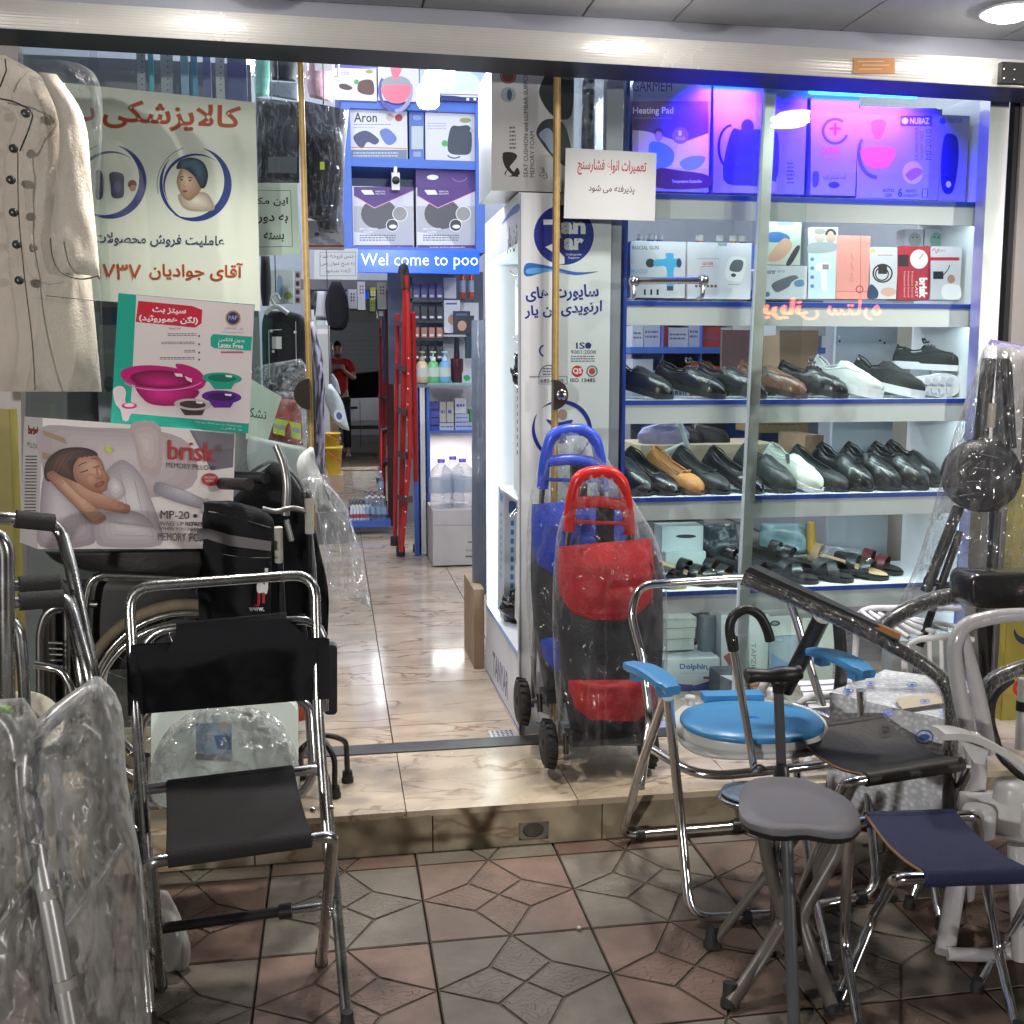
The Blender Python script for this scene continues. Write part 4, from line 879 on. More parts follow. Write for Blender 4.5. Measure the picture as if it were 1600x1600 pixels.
# ---------------------------------------------------------------- blue shelf unit over the welcome sign
wd = thing('wall_shelf_unit', W(650, 395, 7.0), 'blue board shelf unit full of cushion boxes above the welcome sign', 'shelf unit')
def bar(t, x0, y0, x1, y1, Y, dep, m, name):
    a, b = W(x0, y1, Y), W(x1, y0, Y); MB().box((a.x, Y, a.z), (b.x, Y+dep, b.z), m).build(name, t)
bar(wd, 534, 60, 757, 392, 7.42, .02, mat('blue_grey_back', (.16, .2, .34), .5), 'back_board')
bar(wd, 533, 158, 744, 168, 6.99, .43, M_blueb, 'shelf'); bar(wd, 533, 252, 744, 259, 6.99, .43, M_blueb, 'shelf'); bar(wd, 533, 388, 744, 392, 6.99, .43, M_blueb, 'shelf')
bar(wd, 536, 168, 547, 395, 6.98, .43, M_blueb, 'upright'); bar(wd, 744, 160, 757, 395, 6.98, .43, M_blueb, 'upright')
def carton_label(fn): return fn
def r1(p, S): p.rect(S, 523, 98, 589, 106, K('4a4a9a')); p.ell(S, 565, 90, 14, 6, K('34303a'))
def r2(p, S): micro(p, S, 528, 112, 548, 118, 2, K('7a6a6a'), 3); p.ell(S, 577, 112, 6, 3, K('8a8a4a')); blob(p, S, [(561, 128), (574, 124), (583, 128), (584, 146), (572, 148), (559, 142)], K('4a2020')); blob(p, S, [(530, 132), (540, 131), (551, 137), (544, 141), (532, 138)], K('3a2020')); p.ell(S, 557, 128, 4, 4, K('3a8a5a'))
def r3(p, S): mf(p, S, 590, 80, .85); p.rect(S, 624, 91, 650, 98, K('7aa0b8')); p.text(S, 'NUBAZ', (628, 92, 648, 97), ink_w, .02)
def r4(p, S): blob(p, S, [(665, 110), (700, 100), (745, 120), (752, 152), (700, 148), (668, 140)], K('c2d2e2')); p.ell(S, 758, 103, 6, 6, K('8a3a3a')); p.line(S, [(656, 146), (767, 149)], 1.5, K('8a4a50'))
def r5(p, S):
    p.text(S, 'Aron', (553, 176, 589, 191), ink_k, .015); p.ell(S, 609, 183, 6, 6, K('b8a8a8')); p.ell(S, 623, 184, 6, 6, K('a04038')); micro(p, S, 553, 194, 612, 197, 1, K('7a7a80'), 2); micro(p, S, 553, 199, 585, 201, 1, K('7a7a80'), 6)
    blob(p, S, [(553, 212), (572, 204), (592, 218), (586, 226), (574, 222), (566, 232), (556, 224)], K('3a4060')); blob(p, S, [(593, 206), (606, 201), (620, 216), (612, 226), (602, 224)], K('5a6fae')); p.line(S, [(548, 230), (636, 232)], 1.2, K('c05030')); p.rect(S, 545, 234, 636, 250, K('6a7688')); micro(p, S, 552, 238, 622, 247, 2, K('a8b6cc'), 8)
def r6(p, S): p.rect(S, 643, 197, 661, 233, K('a8b4b8')); p.rect(S, 646, 237, 658, 245, K('8a92b0')); p.ell(S, 652, 184, 7, 4, K('7a8ac0'))
def r7(p, S):
    micro(p, S, 668, 192, 697, 204, 3, K('9aa0b0'), 5); p.ell(S, 727, 188, 9, 4, K('8a8a5a')); blob(p, S, [(704, 200), (718, 197), (735, 199), (736, 236), (722, 242), (700, 236)], K('343e4a')); p.ring(S, 710, 240, 12, 8, 2, K('343e4a'), .6, 2.8); p.ell(S, 695, 224, 5, 5, K('4a9a5a')); p.ell(S, 737, 204, 3, 3, K('b0b4bc'))
def r8(x0, y0):
    def f(p, S):
        P = lambda pts: [(x0+a, y0+b) for a, b in pts]
        p.rect(S, x0+1, y0+30, x0+94, y0+92, K('a9abb0')); p.poly(S, P([(1, 70), (50, 78), (60, 92), (1, 92)]), K('cfd1d6'))
        p.ell(S, x0+40, y0+42, 28, 24, K('4a4b50')); p.poly(S, P([(1, 0), (94, 0), (94, 6), (33, 33), (1, 14)]), K('4a2a72')); p.line(S, P([(1, 14), (33, 33), (94, 6)]), 1.2, K('d89ac0'))
        p.poly(S, P([(12, 5), (29, 5), (33, 12), (17, 12)]), ink_w); p.text(S, 'MEDICAL\nPILLOWS', (x0+35, y0+6, x0+50, y0+12), ink_w)
        p.ell(S, x0+73, y0+42, 12, 12, ink_w); p.ell(S, x0+73, y0+42, 11, 11, K('8d8a88')); p.ell(S, x0+61, y0+60, 10, 10, ink_w); p.ell(S, x0+61, y0+60, 9, 9, K('35353a')); p.ell(S, x0+62, y0+62, 6, 3, ink_w)
        p.text(S, 'SEAT CUSHION\nCLASSIC', (x0+10, y0+64, x0+38, y0+72), ink_w, .01); micro(p, S, x0+10, y0+75, x0+66, y0+86, 3, K('55565c'), 7)
        p.rect(S, x0+1, y0+91, x0+94, y0+98, K('4a2a72')); p.text(S, 'www.armorthopedic', (x0+20, y0+93, x0+76, y0+96), ink_w)
    return f
for lab, r, fn_, mm, Y, nm in (
    ('half seen box with a purple band, topmost in the row over the blue unit', (522, 66, 589, 106), r1, M_bx, 6.97, 'cushion_box'),
    ('white box with a maroon neck pillow picture over the blue unit', (523, 107, 589, 157), r2, M_bx, 6.97, 'cushion_box'),
    ('humidifier box with a pink bowl picture on top of the blue unit', (591, 88, 655, 158), r3, M_bx, 6.97, 'humidifier_box'),
    ('wide pale blue box with a white mask picture on top of the blue unit', (656, 90, 768, 150), r4, mat('pale_blue_carton', (.36, .48, .62), .4), 6.97, 'mask_box'),
    ('white Aron seat cushion box on the upper shelf of the blue unit', (545, 167, 637, 251), r5, M_bx, 7.03, 'cushion_box'),
    ('narrow blue box standing between two white boxes of the blue unit', (640, 174, 663, 252), r6, mat('blue_carton', (.08, .14, .42), .4), 7.03, 'narrow_box'),
    ('white box with a black lumbar cushion picture on the upper shelf', (665, 177, 744, 252), r7, M_bx, 7.03, 'cushion_box'),
    ('grey and purple seat cushion box below the security camera', (552, 292, 647, 388), r8(552, 292), M_bx, 7.03, 'cushion_box'),
    ('grey and purple seat cushion box with its purple lid top showing', (651, 294, 744, 388), r8(651, 292), M_bx, 7.03, 'cushion_box')):
    px_box(nm, lab, 'box', r, Y, .3, mm, fn_)
px_box('box_lid', 'purple carton flap standing above the grey seat cushion box', 'box', (650, 266, 744, 293), 7.05, .28, mat('purple_carton', (.07, .03, .18), .4), lambda p, S: (p.ell(S, 676, 277, 9, 4, ink_w), p.ring(S, 718, 276, 12, 8, 1, K('8a6ab0'), .2, 2.9)))
px_box('shelf_header', 'dark blue price rail with small white tags over the mask box', 'rail', (656, 151, 768, 158), 6.96, .02, navy, lambda p, S: [p.rect(S, 729+i*11, 153, 733+i*11, 157, ink_w) for i in range(4)])
t = thing('security_camera', W(618, 290, 6.9), 'small white security camera under the shelf of the blue unit', 'camera')
c = W(618, 283, 6.9); MB().obox(c, .05, .06, .10, M_wplast, (radians(15), 0, 0)).build('body', t); MB().lathe(c+V((0, -.035, .0)), [(.0, -.01), (.022, -.008), (.024, 0), (.024, .01)], M_blackp, axis=(0, 1, 0)).build('lens', t)
MB().tube([c+V((0, .02, .04)), W(618, 262, 6.96)], .012, M_wplast).build('stalk', t)
# welcome sign
t = thing('welcome_sign', W(650, 425, 6.9), 'long bright blue welcome sign in white serif lettering under the cushion boxes', 'sign')
a, b = W(559, 425, 6.9), W(749, 393, 6.9); MB().box((a.x, 6.9, a.z), (b.x, 6.95, b.z), mat('lit_blue_acrylic', (.0, .08, .8), .3, emit=.55, ecol=(0, .09, .9))).build('board', t)
S = SY(6.898); p = MB(); sw = mat('lit_white_letters', (.85, .9, 1), .4, emit=.5, ecol=(.7, .85, 1))
p.text(S, 'Wel come to poo', (564, 396, 747, 421), sw, .012); p.build('lettering', t)
paper('paper_notice', 'white framed paper notice hung beside the bright blue welcome sign', [(491, 390), (559, 388), (558, 437), (491, 436)], 6.7, M_paper,
      lambda p, S: (p.line(S, [(500, 394), (556, 394), (555, 431), (500, 431), (500, 394)], .8, K('555555')), p.text(S, 'جنس فروخته شده', (501, 396, 553, 405), ink_k, .0, True), p.text(S, 'به هیچ عنوان پس', (501, 408, 553, 417), ink_k, .0, True), p.text(S, 'گرفته نمیشود', (508, 419, 548, 427), ink_k, .0, True)))
# ---------------------------------------------------------------- stepladder
ld = thing('stepladder', G(640, 866, .13), 'folded red stepladder with black rubber tips leaning by the pharmacy counter', 'ladder')
M_lred = mat('red_painted_steel', (.42, .02, .02), .35, var=.08)
for pts, r, n_ in (([(634, 430, 6.6), (626, 860, 7.0)], .024, 'rail'), ([(636, 455, 6.62), (641, 700, 6.7), (627, 862, 6.75)], .02, 'rail'), ([(645, 488, 6.7), (652, 858, 7.2)], .022, 'rail'), ([(621, 490, 6.9), (617, 845, 7.1)], .018, 'rail')):
    MB().tube(P3(*pts), r, M_lred, n=4, fil=.05).build(n_, ld)
MB().tube(spline(P3((628, 452, 6.6), (627, 428, 6.6), (629, 418, 6.6), (633, 420, 6.62), (635, 452, 6.62)), 4), .022, M_rubber, n=8).build('top_cap', ld)
for k in range(5):
    y = 505+k*68; MB().hexa([W(619, y+3, 6.78), W(634, y+9, 6.64), W(634, y-1, 6.64), W(619, y-5, 6.78)], [W(621, y+3, 7.02), W(645, y+8, 6.9), W(645, y-2, 6.9), W(621, y-4, 7.02)], mat('step_mat_brown', (.07, .03, .03), .7)).build('step', ld)
for p_ in ((626, 866, 7.0), (652, 862, 7.2), (617, 850, 7.1)): MB().lathe(W(*p_), [(.03, -.01), (.03, .05), (.024, .055)], M_rubber).build('rubber_foot', ld)
for k in range(12): MB().lathe(W(638.5-.5*k, 560+k*24, 6.61), [(.006, 0), (.004, .004), (0, .005)], M_alu, n=6, axis=(0, -1, 0)).build('rivet', ld)
# ---------------------------------------------------------------- pharmacy counter and wall
ct = thing('pharmacy_counter', W(700, 868, 7.05), 'white and blue pharmacy counter with a glass top and small boxes inside', 'counter')
bar(ct, 656, 606, 666, 866, 7.03, .06, M_white, 'end_panel'); bar(ct, 649, 606, 655.6, 868, 7.03, .06, M_blueb, 'blue_edge'); bar(ct, 666.4, 606, 671, 868, 7.03, .06, M_blueb, 'blue_edge')
bar(ct, 668, 598, 745, 602, 6.99, .45, mat('glass_shelf_edge', (.25, .42, .42), .15), 'glass_top'); bar(ct, 671, 673, 745, 677, 7.04, .4, M_blueb, 'shelf')
bar(ct, 671, 604, 748, 870, 7.50, .02, mat('counter_back', (.62, .60, .63), .5), 'back_panel'); bar(ct, 655, 866, 748, 869, 7.04, .4, M_blueb, 'bottom')
lamp('AREA', (W(708, 680, 7.25).x, 7.25, W(708, 680, 7.2).z-.015), 3, (1, .95, .9), .3, .1, parent=ct)  # warm area light inside the counter, with no fixture modelled
pw = thing('pharmacy_wall', W(700, 600, 7.5), 'dark rack wall with white panel holding cosmetics above the pharmacy counter', 'display rack')
bar(pw, 608, 425, 755, 600, 7.7, .03, mat('rack_back', (.10, .12, .18), .5), 'back_panel'); bar(pw, 693, 473, 748, 600, 7.55, .03, M_white, 'white_panel')
M_rack = mat('black_acrylic', (.02, .022, .03), .2)
for k, y in enumerate((467, 500, 528, 562)):
    bar(pw, 641, y, 693, y+5, 7.35, .2, M_rack, 'tray'); bar(pw, 641, y-34, 644, y, 7.35, .2, M_rack, 'divider')
    for j in range(4):
        c = W(650+j*12, y, 7.4); tt = thing('cosmetic_pack', c, [('first','second','third','fourth')[j]+' '+q for q in ['violet cosmetic pack on the top tray of the black rack', 'black lipstick pack on the second tray of the black rack', 'peach coloured pack on the third tray of the black rack', 'black and white pack on the lowest tray of the black rack']][k], 'cosmetics', 'packs on tray %d of the black rack' % (k+1))
        MB().box((c.x-.02, 7.36, c.z+.001), (c.x+.02, 7.42, c.z+[.10, .09, .07, .09][k]), mat('cosmetic_%d' % k, [(.12, .1, .3), (.02, .02, .025), (.5, .2, .14), (.03, .03, .035)][k], .3)).build('pack', tt)
        MB().box((c.x-.014, 7.357, c.z+.01), (c.x+.014, 7.36, c.z+.025), ink_w).build('label', tt)
def bottle(name, label, base, prof, m, capm, capprof, lab=None, group=None, cat='bottle'):
    t = thing(name, base, label, cat, group)
    MB().lathe(base, prof, m, n=18).build('body', t); h = prof[-1][1]
    MB().lathe(V(base)+V((0, 0, h)), capprof, capm, n=14).build('cap', t)
    if lab:
        z0, z1, mm = lab; r = max(q[0] for q in prof)+.0006
        MB().lathe(V(base), [(r, z0), (r, z1)], mm, n=18).build('label', t)
    return t
zc = W(700, 598, 7.1).z
for i, (x, c, cc, y, nm) in enumerate(((660, 'd9c3a0', 'a89878', 562, 'cream'), (677, '6fc07a', 'd8e8d8', 562, 'green'), (695, '7ab8e0', 'b8d8f0', 562, 'pale blue'))):
    b = W(x, 598, 7.12); b.z = zc
    bottle('pump_bottle', nm+' pump bottle on the glass counter top', b, [(.035, 0), (.042, .01), (.042, .10), (.03, .135), (.014, .145)], mat('bottle_'+nm.replace(' ', '_'), hexc(c), .3), mat('cap_'+nm.replace(' ', '_'), hexc(cc), .3), [(.018, 0), (.018, .025), (.006, .027), (.006, .05), (.022, .052), (.022, .062), (0, .062)], (.04, .10, K('c8d0c8')))
b = W(714, 598, 7.15); b.z = zc
bottle('cup_stand', 'dark plum tumbler beside the pale blue pump bottle', b, [(.03, 0), (.04, .02), (.044, .16)], mat('plum_plastic', (.08, .02, .03), .3), M_blackp, [(.044, 0), (.02, .004), (.016, .14), (0, .14)])
px_box('cosmetic_box', 'small white box with green leaf on the glass counter top', 'box', (722, 582, 739, 599), 7.12, .06, M_bx, lambda p, S: blob(p, S, [(724, 588), (731, 586), (735, 591), (728, 596)], K('2f9a5a')))
for lab, r, c, Y in (('slim white carton at the top of the pharmacy wall', (694, 434, 713, 466), 'd8dade', 7.4), ('white box with a baby picture on the pharmacy wall', (694, 469, 719, 520), 'dfe3ea', 7.4), ('dark beauty product box on the pharmacy wall', (709, 486, 735, 522), '2a2c38', 7.36), ('tall teal and black box on the pharmacy wall', (728, 493, 741, 560), '1f3a4a', 7.38)):
    px_box('product_box', lab, 'box', r, Y, .06, mat('carton_'+c, hexc(c), .4), (lambda p, S, r=r: (p.ell(S, (r[0]+r[2])/2, (r[1]+r[3])/2+5, 7, 8, K('c89a80')), p.rect(S, r[0]+3, r[1]+4, r[2]-5, r[1]+7, K('4a6ab0')))) if r[2]-r[0] > 20 else None)
for i, x in enumerate((723, 736)):
    bottle('spray_can', ['orange spray can at the top of the pharmacy wall', 'second orange spray can close to the dark post'][i], W(x, 466, 7.42), [(.018, 0), (.02, .005), (.02, .16), (.014, .17)], mat('orange_can', (.55, .1, .03), .3), M_wplast, [(.012, 0), (.012, .02), (0, .022)], (.04, .12, K('b8c0d8')))
bar(pw, 693, 523, 728, 526, 7.35, .18, mat('clear_acrylic', (.5, .5, .5), .1), 'small_shelf')
# little boxes in the counter
k = 0
for (x0, y0, x1, y1, c, lab) in ((673, 628, 686, 640, '5a5ab0', 'violet'), (673, 641, 686, 652, '5a5ab0', 'violet'), (673, 653, 686, 664, '5558a8', 'violet'), (673, 665, 686, 673, '4e52a0', 'violet'), (687, 628, 697, 660, 'c9c3b4', 'cream'), (698, 628, 709, 660, 'ccc6b8', 'cream'), (687, 661, 709, 673, 'd0d2d6', 'white'), (711, 622, 728, 646, 'd6d7da', 'white'), (711, 647, 733, 659, 'b8c2da', 'white'), (711, 660, 742, 673, 'b8c2da', 'white'), (734, 640, 742, 659, '4f9a60', 'green')):
    px_box('medicine_box', 'small %s medicine box in the glass counter, %s counted from the blue edge' % (lab, ORD[k]), 'box', (x0, y0, x1, y1), 7.15, .12, mat('medbox_'+c, hexc(c), .45), None if c == '4f9a60' else (lambda p, S, x0=x0, y0=y0, x1=x1, y1=y1: micro(p, S, x0+2, y0+(y1-y0)*.4, x1-2, y0+(y1-y0)*.75, 1, K('4a6ab0'), x0)), group='%s medicine boxes in the counter' % lab); k += 1
# carton with water jugs
px_box('cardboard_box', 'big greyish carton on the shop floor carrying water jugs', 'box', (677, 797, 743, 883), 6.60, .42, mat('grey_cardboard', (.50, .47, .47), .8, var=.08, vs=6), lambda p, S: (p.rect(S, 677, 820, 743, 821, K('8a8688')), p.rect(S, 731, 846, 739, 848, K('5a5658')), p.text(S, 'FRAGILE', (728, 858, 741, 862), K('6a6668')), p.rect(S, 727, 868, 741, 871, K('6a6668'))))
M_pet = film('clear_bottle_plastic', .16, (.75, .85, .95), bump=.7, bs=9, stretch=(1, 1, 4), diff=.3)
ztop = W(710, 797, 6.6).z+.002
for i, (x, Y) in enumerate(((690, 6.72), (723, 6.74), (708, 6.93))):
    b = W(x, 795, Y); b.z = ztop
    bottle('water_jug', ['clear water jug with violet cap, front one near the blue edged panel', 'clear water jug with violet cap beside the dark roll', 'clear water jug standing behind the other two'][i].replace('front one ', ''), b, [(.07, 0), (.078, .01), (.076, .10), (.08, .11), (.076, .2), (.06, .25), (.02, .285), (.02, .29)], M_pet, mat('violet_cap', (.14, .1, .62), .3), [(.024, 0), (.024, .022), (0, .023)], (.10, .19, film('pet_label', .5, (.6, .7, .85), bump=0, diff=.9)))
# beige floor display at back: low shelf with bottles, mirror behind
ms = thing('low_shelf', W(585, 822, 7.98), 'low blue edged shelf on the floor holding bottles in front of the mirror', 'shelf')
zb = W(585, 814, 7.98).z
MB().box((W(545, 815, 7.98).x, 7.98, zb-.045), (W(611, 815, 7.98).x, 8.16, zb), M_blueb).build('board', ms)
k = 0
for row, (Y, x0, n_) in enumerate(((8.02, 549, 6), (8.09, 552, 6))):
    for i in range(n_):
        b = W(x0+i*5.3, 812, Y); b.z = zb+.001
        t = bottle('spray_bottle', ORD[i]+' '+['little red labelled spray bottle of the front row on the low shelf', 'little blue labelled spray bottle of the back row on the low shelf'][row], b, [(.011, 0), (.012, .005), (.012, .07), (.006, .085)], mat('blue_white_bottle', (.6, .65, .8), .3), M_wplast, [(.007, 0), (.006, .03), (0, .032)], (.02, .05, K(['b05048', '2a5ab0'][row])), 'spray bottles on the low shelf')
for i, (x, Y, y0) in enumerate(((574, 8.02, 0), (583, 8.02, 0), (592, 8.02, 0), (600, 8.02, 0), (578, 8.1, 0), (588, 8.1, 0), (597, 8.1, 0), (596, 8.06, .19))):
    b = W(x, 812, Y); b.z = zb+.001+y0
    bottle('water_bottle', ['clear water bottle standing on top of the others on the low shelf', ORD[i % 4]+[' water bottle from the spray bottles in the front row', ' water bottle from the spray bottles in the back row'][i > 3]][0 if y0 else 1], b, [(.019, 0), (.021, .006), (.02, .12), (.010, .16), (.010, .168)], M_pet, M_wplast, [(.011, 0), (.011, .012), (0, .013)], (.05, .10, K('8aa4c4')), None if y0 else 'water bottles on the low shelf')
MY = 8.22
mr = thing('wall_mirror', W(560, 780, MY), 'tall wall mirror at the back reflecting the street and the photographer', 'mirror')
xa, xb = W(488, 600, MY).x, W(603, 600, MY).x
MB().box((xa, MY, .16), (xb, MY+.006, W(560, 440, MY).z), mat('mirror_silver', (.80, .82, .84), .0, 1.0)).build('mirror_glass', mr)
MB().box((xb+.001, MY-.02, .16), (W(615, 600, MY).x, MY+.03, W(560, 440, MY).z), mat('dark_red_frame', (.06, .012, .015), .4)).build('frame', mr)
# hanging packs over the mirror
hp = thing('slatwall_strip', W(560, 440, 8.0), 'grey slatwall strip over the mirror with hanging packs', 'slatwall')
bar(hp, 470, 438, 612, 452, 8.14, .05, mat('slat_grey', (.12, .12, .14), .5), 'panel')
for i, (x, w_, y0, y1, c, lab) in enumerate(((551, 14, 452, 482, 'b9bcc0', 'grey blister pack with a dark device hanging over the mirror'), (565, 12, 440, 484, 'c6c8ce', 'white hanging card with a pink tool over the mirror'), (583, 9, 449, 462, 'a8a84a', 'small yellow green carton hanging over the mirror'), (582, 8, 466, 486, '7e8a3a', 'olive little pouch hanging over the mirror'), (597, 14, 441, 483, '8a8a84', 'card with two columns of items hanging near the mirror edge'))):
    px_box('hanging_pack', lab, 'pack', (x-w_/2, y0, x+w_/2, y1), 8.05, .02, mat('pack_'+c, hexc(c), .3), lambda p, S, x=x, y0=y0, y1=y1, i=i: [p.rect(S, x-3+(j % 2)*4, y0+6+5*(j//2), x-1+(j % 2)*4, y0+9+5*(j//2), K(['30323a', '8a3a5a', 'e0e070', '4a5030', '35363a'][i])) for j in range(6)])
soft('socks', 'pair of white socks with a green band hanging over the mirror', 'socks', [(496, 455), (494, 480), (492, 496)], [(508, 455), (511, 480), (512, 497)], 8.0, .03, mat('white_knit', (.6, .6, .64), .9))
soft('black_bag', 'black soft bag hanging above the mirror beside the white socks', 'bag', [(518, 440), (508, 470), (512, 505), (520, 512)], [(532, 440), (543, 465), (545, 500), (536, 512)], 7.9, .07, M_cloth)
px_box('price_card', 'small white price card hanging above the mirror glass', 'card', (592, 486, 599, 494), 8.08, .004, M_paper)
# ---------------------------------------------------------------- garment corner beside the door
M_vest = mat('black_neoprene', (.014, .016, .022), .6, bump=.3, bs=60)
M_wrapk = film('wrap_over_black', .05, stretch=(2, 2, .6), bs=8, bump=.7, rough=.06, wrk=3, diff=.2)
t = soft('back_support', 'black back support in clear film hanging above the framed paper sign', 'garment', [(399, 152), (400, 200), (402, 286)], [(468, 160), (468, 220), (468, 286)], 3.95, .04, M_vest, fold=.02)
hull(MB(), [(399, 152), (400, 200), (402, 286)], [(468, 160), (468, 220), (468, 286)], 3.94, .055, M_wrapk, fold=.03, nu=28, nv=30, fs=14).build('film', t)
a = SY(3.885); mb = MB(); mb.rect(a, 419, 245, 464, 270, K('6a6d72')); mb.build('label', t)
t = soft('back_support', 'black tapered support vest in clear film with a yellow green tag', 'garment', [(473, 157), (474, 300), (474, 338), (494, 345), (498, 362)], [(545, 172), (539, 240), (536, 330), (534, 350), (530, 366)], 3.98, .04, M_vest, fold=.02, smoothv=False)
hull(MB(), [(473, 157), (474, 300), (474, 338), (494, 345), (498, 362)], [(545, 172), (539, 240), (536, 330), (534, 350), (530, 366)], 3.97, .055, M_wrapk, fold=.03, nu=28, nv=30, fs=14, smoothv=False).build('film', t)
a = SY(3.905); mb = MB(); mb.rect(a, 500, 253, 507, 265, ygr); mb.build('tag', t)
px_box('medicine_box', 'white box with printed pills beneath the tapered support vest', 'box', (477, 345, 538, 386), 4.05, .1, M_bx, lambda p, S: [p.ell(S, 482+i*9, 372+(i % 3)*5, 7, 4, K('a8a8ae')) for i in range(6)]+[p.rect(S, 477, 383, 538, 386, K('a04a3a')), p.ell(S, 495, 366, 4, 3, K('4a5a90'))])
soft('knee_brace', 'black support folded on a card hanging at the very top by the door edge', 'support', [(418, 72), (422, 100), (425, 125)], [(466, 75), (465, 105), (462, 128)], 4.1, .04, M_vest)
soft('green_pack', 'green and clear bandage pack hanging at the top beside the banner', 'pack', [(398, 75), (397, 120), (399, 152)], [(426, 78), (424, 120), (420, 150)], 4.2, .02, mat('mint_pack', (.22, .5, .42), .25, bump=.5, bs=30))
soft('mask_pack', 'clear pack with a printed hut shape hanging over the black supports', 'pack', [(421, 127), (420, 150)], [(466, 130), (466, 158)], 4.05, .015, mat('grey_clear_pack', (.3, .33, .36), .2, bump=.5, bs=30))
soft('pink_pack', 'pink item in crumpled clear film hanging beside the gold strip', 'pack', [(480, 84), (478, 125), (484, 152)], [(520, 85), (521, 130), (520, 160)], 4.3, .04, mat('pink_film_pack', (.5, .3, .34), .2, bump=.8, bs=25))
px_box('white_card', 'white hanging card over the pink film pack', 'card', (492, 84, 520, 110), 4.24, .01, M_paper, lambda p, S: micro(p, S, 496, 90, 512, 98, 2, K('7a5a60'), 3))
# framed sign behind the glass
paper('paper_sign', 'pale green tinted paper sign with three lines in a black frame', [(402, 286), (464, 287), (469, 397), (403, 400)], 3.62, mat('greenish_paper', (.50, .58, .53), .7),
      lambda p, S: (p.line(S, [(403, 297), (454, 298), (457, 385), (403, 386)], .8, ink_k), p.text(S, 'این مکا', [(398, 308), (450, 308), (450, 322), (398, 322)], ink_k, .025, True), p.text(S, 'به دور', [(402, 335), (450, 335), (450, 350), (402, 350)], ink_k, .025, True), p.text(S, 'بسته', [(412, 363), (444, 363), (444, 378), (412, 378)], ink_k, .025, True)))
# the big banner
def bn(p, S):
    yl = K('c8a050'); rd = K('a83226'); nv = K('1e2e78')
    q = [(162, 153), (377, 166), (374, 214), (160, 203)]
    p.text(S, 'کالاپزشکی', [(x-1+2*(i in (1, 2)), y) for i, (x, y) in enumerate(q)], yl, .034, True); p.text(S, 'کالاپزشکی', q, rd, .018, True)
    p.text(S, 'پ', [(110, 165), (148, 168), (148, 205), (110, 203)], rd, .03, True)
    for cx, cy in ((305, 288), (172, 284)):
        p.ring(S, cx, cy, 57, 58, lambda t: 12*sin(pi*t)+.6, nv, -1.35, 2.2, 34); p.ring(S, cx, cy, 56, 57, lambda t: 5*sin(pi*t)+.6, nv, 1.9, 3.9, 26); p.ring(S, cx, cy, 50, 48, lambda t: 4*sin(pi*t)+.5, nv, 2.6, 5.4, 26); p.ring(S, cx, cy, 60, 60, 1, nv, 2.9, 4.4, 20)
    gblob(p, S, [(278, 305), (290, 302), (318, 300), (330, 310), (334, 328), (300, 330), (284, 322)], 'a8938a', 'e0cfc4', 5)
    gblob(p, S, [(283, 262), (290, 256), (308, 262), (316, 276), (314, 296), (300, 312), (290, 312), (281, 300), (276, 282)], '9a705e', 'd9b5a2', 7, .35, .45)
    gblob(p, S, [(276, 264), (280, 252), (297, 246), (316, 252), (325, 270), (322, 290), (314, 294), (304, 276), (288, 264)], '1c2836', '4a607c', 6, .6, .2, shrink=.6)
    p.line(S, [(281, 277), (287, 276)], 1.4, ink_k); p.line(S, [(294, 277), (301, 278)], 1.4, ink_k); p.ell(S, 284, 281, 2, 1.2, ink_k); p.ell(S, 297, 282, 2.2, 1.2, ink_k); p.ell(S, 289, 299, 4, 1.8, K('8a3a3c')); p.line(S, [(289, 283), (287, 291), (290, 292)], .8, K('9a705e'))
    blob(p, S, [(172, 270), (192, 272), (194, 290), (192, 308), (176, 308), (173, 290)], K('23254e')); blob(p, S, [(150, 268), (160, 270), (162, 290), (160, 309), (150, 309)], K('23254e')); p.ell(S, 184, 292, 6, 9, K('4a4a80')); p.ell(S, 207, 288, 7, 7, K('6a2a24')); p.ell(S, 208, 294, 5, 5, K('b07a68'))
    p.text(S, 'عاملیت فروش محصولات', [(147, 362), (351, 369), (350, 388), (147, 384)], K('22305a'), .02, True)
    q = [(233, 409), (380, 411), (379, 440), (233, 437)]; p.text(S, 'آقای جوادیان', q, yl, .03, True); p.text(S, 'آقای جوادیان', q, rd, .016, True)
    q = [(152, 409), (221, 410), (220, 438), (150, 436)]; p.text(S, '۱۷۳۷', q, yl, .03, True); p.text(S, '۱۷۳۷', q, rd, .016, True)
paper('banner', 'large grey white banner with red Persian lettering and two blue ring pictures', [(70, 126), (399, 160), (407, 486), (90, 466)], 3.50, mat('banner_vinyl', (.70, .67, .62), .5, var=.04, vs=3), bn, .002)
